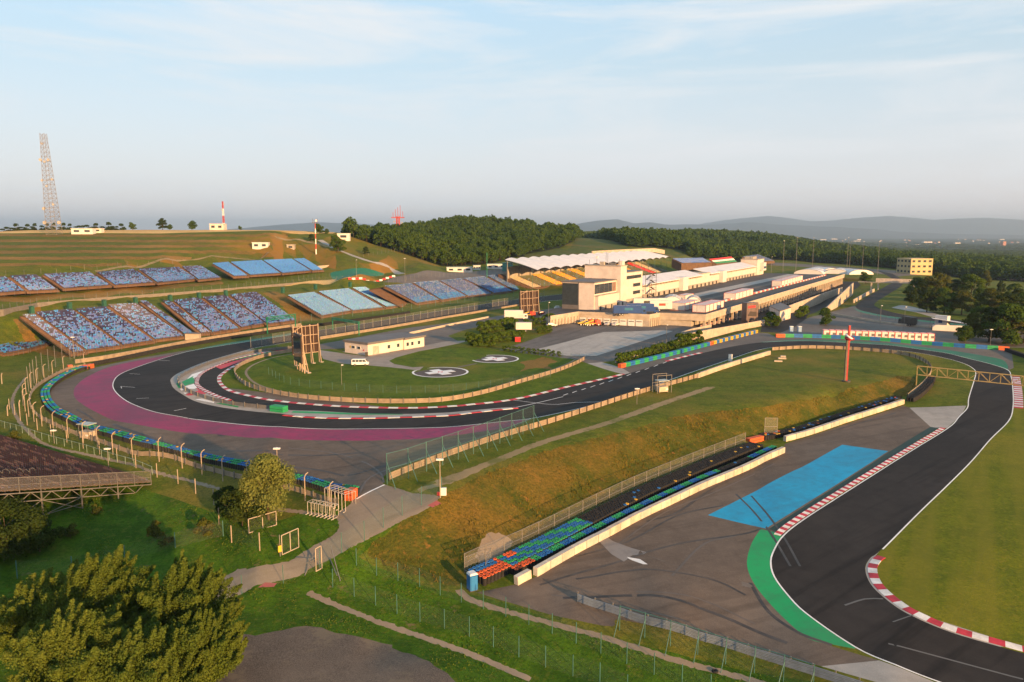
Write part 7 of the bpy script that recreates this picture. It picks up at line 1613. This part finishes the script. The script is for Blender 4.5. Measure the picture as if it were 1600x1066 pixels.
# ------------------------------------------------------------------ grass tufts in the near meadow and on the bank
def tufts(name, nmp, n, h, wd, mat, excl, dmax=230):
    V = []
    pl = RP[nmp][0]; A = np.array(pl); lo, hi = A.min(0), A.max(0); lo = np.maximum(lo, [-130, 70]); hi = np.minimum(hi, [140, dmax])
    q = np.stack([rg.uniform(lo[0], hi[0], n), rg.uniform(lo[1], hi[1], n)], 1); q = q[pip(pl, q)]
    for e in excl:
        for p_ in RP.get(e, []): q = q[~pip(p_, q)]
    q = q[np.abs(q[:, 0] / q[:, 1]) < .72]; z = TZa(q[:, 0], q[:, 1]); m = len(q); a = rg.uniform(0, 6.28, m); s = rg.uniform(.5, 1.5, m) * (1 + .6 * np.sin(q[:, 0] * .35) * np.sin(q[:, 1] * .28))
    ax = np.stack([np.cos(a), np.sin(a), np.zeros(m)], 1) * (wd * s / 2)[:, None]; c = np.stack([q[:, 0], q[:, 1], z - .03], 1); tip = c + np.stack([rg.normal(0, .12, m), rg.normal(0, .12, m), h * s], 1)
    V = np.stack([c - ax, c + ax, tip + ax * .35, tip - ax * .35], 1).reshape(-1, 3); o = bpy.data.objects.new(name, leaf_mesh(name, V, rg.random(m), mat)); C.objects.link(o); tag(o, kind='stuff')
LG = leafmat('blade_green', (.07, .125, .012), (.1, .15, .02), (.11, .12, .025), .35); LB = leafmat('blade_dry', (.13, .1, .02), (.22, .135, .03), (.09, .09, .016), .35)
EX = ['dirt_road', 'ditch', 'gravel_yard', 'runoff_asphalt', 'grass_bank', 'concrete_apron', 'rubber_mat', 'bare_soil', 'main_track']
tufts('meadow_grass', 'grass_foreground', 120000, .09, .12, LG, EX); tufts('bank_grass', 'grass_bank', 80000, .2, .14, LB, [e for e in EX if e != 'grass_bank'])
# ------------------------------------------------------------------ daylight
SUN_EL, SUN_AZ = math.radians(9.0), math.radians(145)      # azimuth clockwise from +Y: behind the camera on the right
w = bpy.data.worlds.new('World'); SC.world = w; w.use_nodes = True; nt = w.node_tree; nt.nodes.clear()
wo = nt.nodes.new('ShaderNodeOutputWorld'); bg = nt.nodes.new('ShaderNodeBackground'); sky = nt.nodes.new('ShaderNodeTexSky')
sky.sky_type = 'NISHITA'; sky.sun_disc = False; sky.sun_elevation = SUN_EL; sky.sun_rotation = SUN_AZ; sky.altitude = 250; sky.air_density = 1.0; sky.dust_density = 0.6; sky.ozone_density = 2.0
bg.inputs['Strength'].default_value = SKY_STRENGTH = .13
# thin streaky cirrus
tc = nt.nodes.new('ShaderNodeTexCoord'); mp = nt.nodes.new('ShaderNodeMapping'); mp.inputs['Scale'].default_value = (1.0, 1.0, 7.0); mp.inputs['Rotation'].default_value = (.12, .1, .4)
nt.links.new(tc.outputs['Generated'], mp.inputs['Vector'])
n1 = N(nt, 'ShaderNodeTexNoise', Scale=2.2, Detail=7, Roughness=.62); n1.inputs['Distortion'].default_value = .6; nt.links.new(mp.outputs[0], n1.inputs['Vector'])
cf = ramp(nt, n1.outputs['Fac'], .47, .66, 0, .85)
cl = sky.outputs[0]
sx = nt.nodes.new('ShaderNodeSeparateXYZ'); nt.links.new(tc.outputs['Generated'], sx.inputs[0])
air = mixc(nt, ramp(nt, sx.outputs['Z'], 0.0, .2), (2.35, 2.1, 2.12), (1.5, 1.78, 1.94))
air = mixc(nt, ramp(nt, sx.outputs['Z'], .2, .42), air, (1.1, 1.75, 2.2))
cl = mixc(nt, ramp(nt, sx.outputs['Z'], 0.0, .5, .95, .7), cl, air)
cl = mixc(nt, cf, cl, (2.2, 2.25, 2.3)); nt.links.new(cl, bg.inputs['Color'])
nt.links.new(bg.outputs[0], wo.inputs[0])
sd = bpy.data.lights.new('sun', 'SUN'); sd.energy = 4.4; sd.angle = math.radians(.6); sd.color = (1.0, .56, .22)
so = bpy.data.objects.new('sun', sd); C.objects.link(so)
sv = Vector((math.sin(SUN_AZ) * math.cos(SUN_EL), math.cos(SUN_AZ) * math.cos(SUN_EL), math.sin(SUN_EL)))
so.rotation_euler = sv.to_track_quat('Z', 'Y').to_euler()
# ------------------------------------------------------------------ air
hz = MB().box((0, 12400, 110), (60000, 31000, 660), M('haze_air', (1, 1, 1))).build('haze'); tag(hz, kind='stuff')
hm = bpy.data.materials.new('haze'); hm.use_nodes = True; hn = hm.node_tree; hn.nodes.clear()
ho = hn.nodes.new('ShaderNodeOutputMaterial'); hv = hn.nodes.new('ShaderNodeVolumePrincipled'); hv.inputs['Color'].default_value = (.8, .92, 1, 1); hv.inputs['Density'].default_value = .7e-4; hv.inputs['Anisotropy'].default_value = .6
hn.links.new(hv.outputs[0], ho.inputs['Volume']); hz.data.materials.clear(); hz.data.materials.append(hm)
SC.view_settings.view_transform = 'Standard'; SC.view_settings.look = 'None'; SC.view_settings.gamma = 1; SC.view_settings.exposure = 1.64
SC.render.engine = 'CYCLES'; SC.cycles.use_denoising = True; SC.cycles.denoising_prefilter = 'ACCURATE'; SC.cycles.max_bounces = 5; SC.cycles.transparent_max_bounces = 24; SC.cycles.volume_bounces = 0
SC.cycles.use_adaptive_sampling = True; SC.cycles.adaptive_threshold = .006
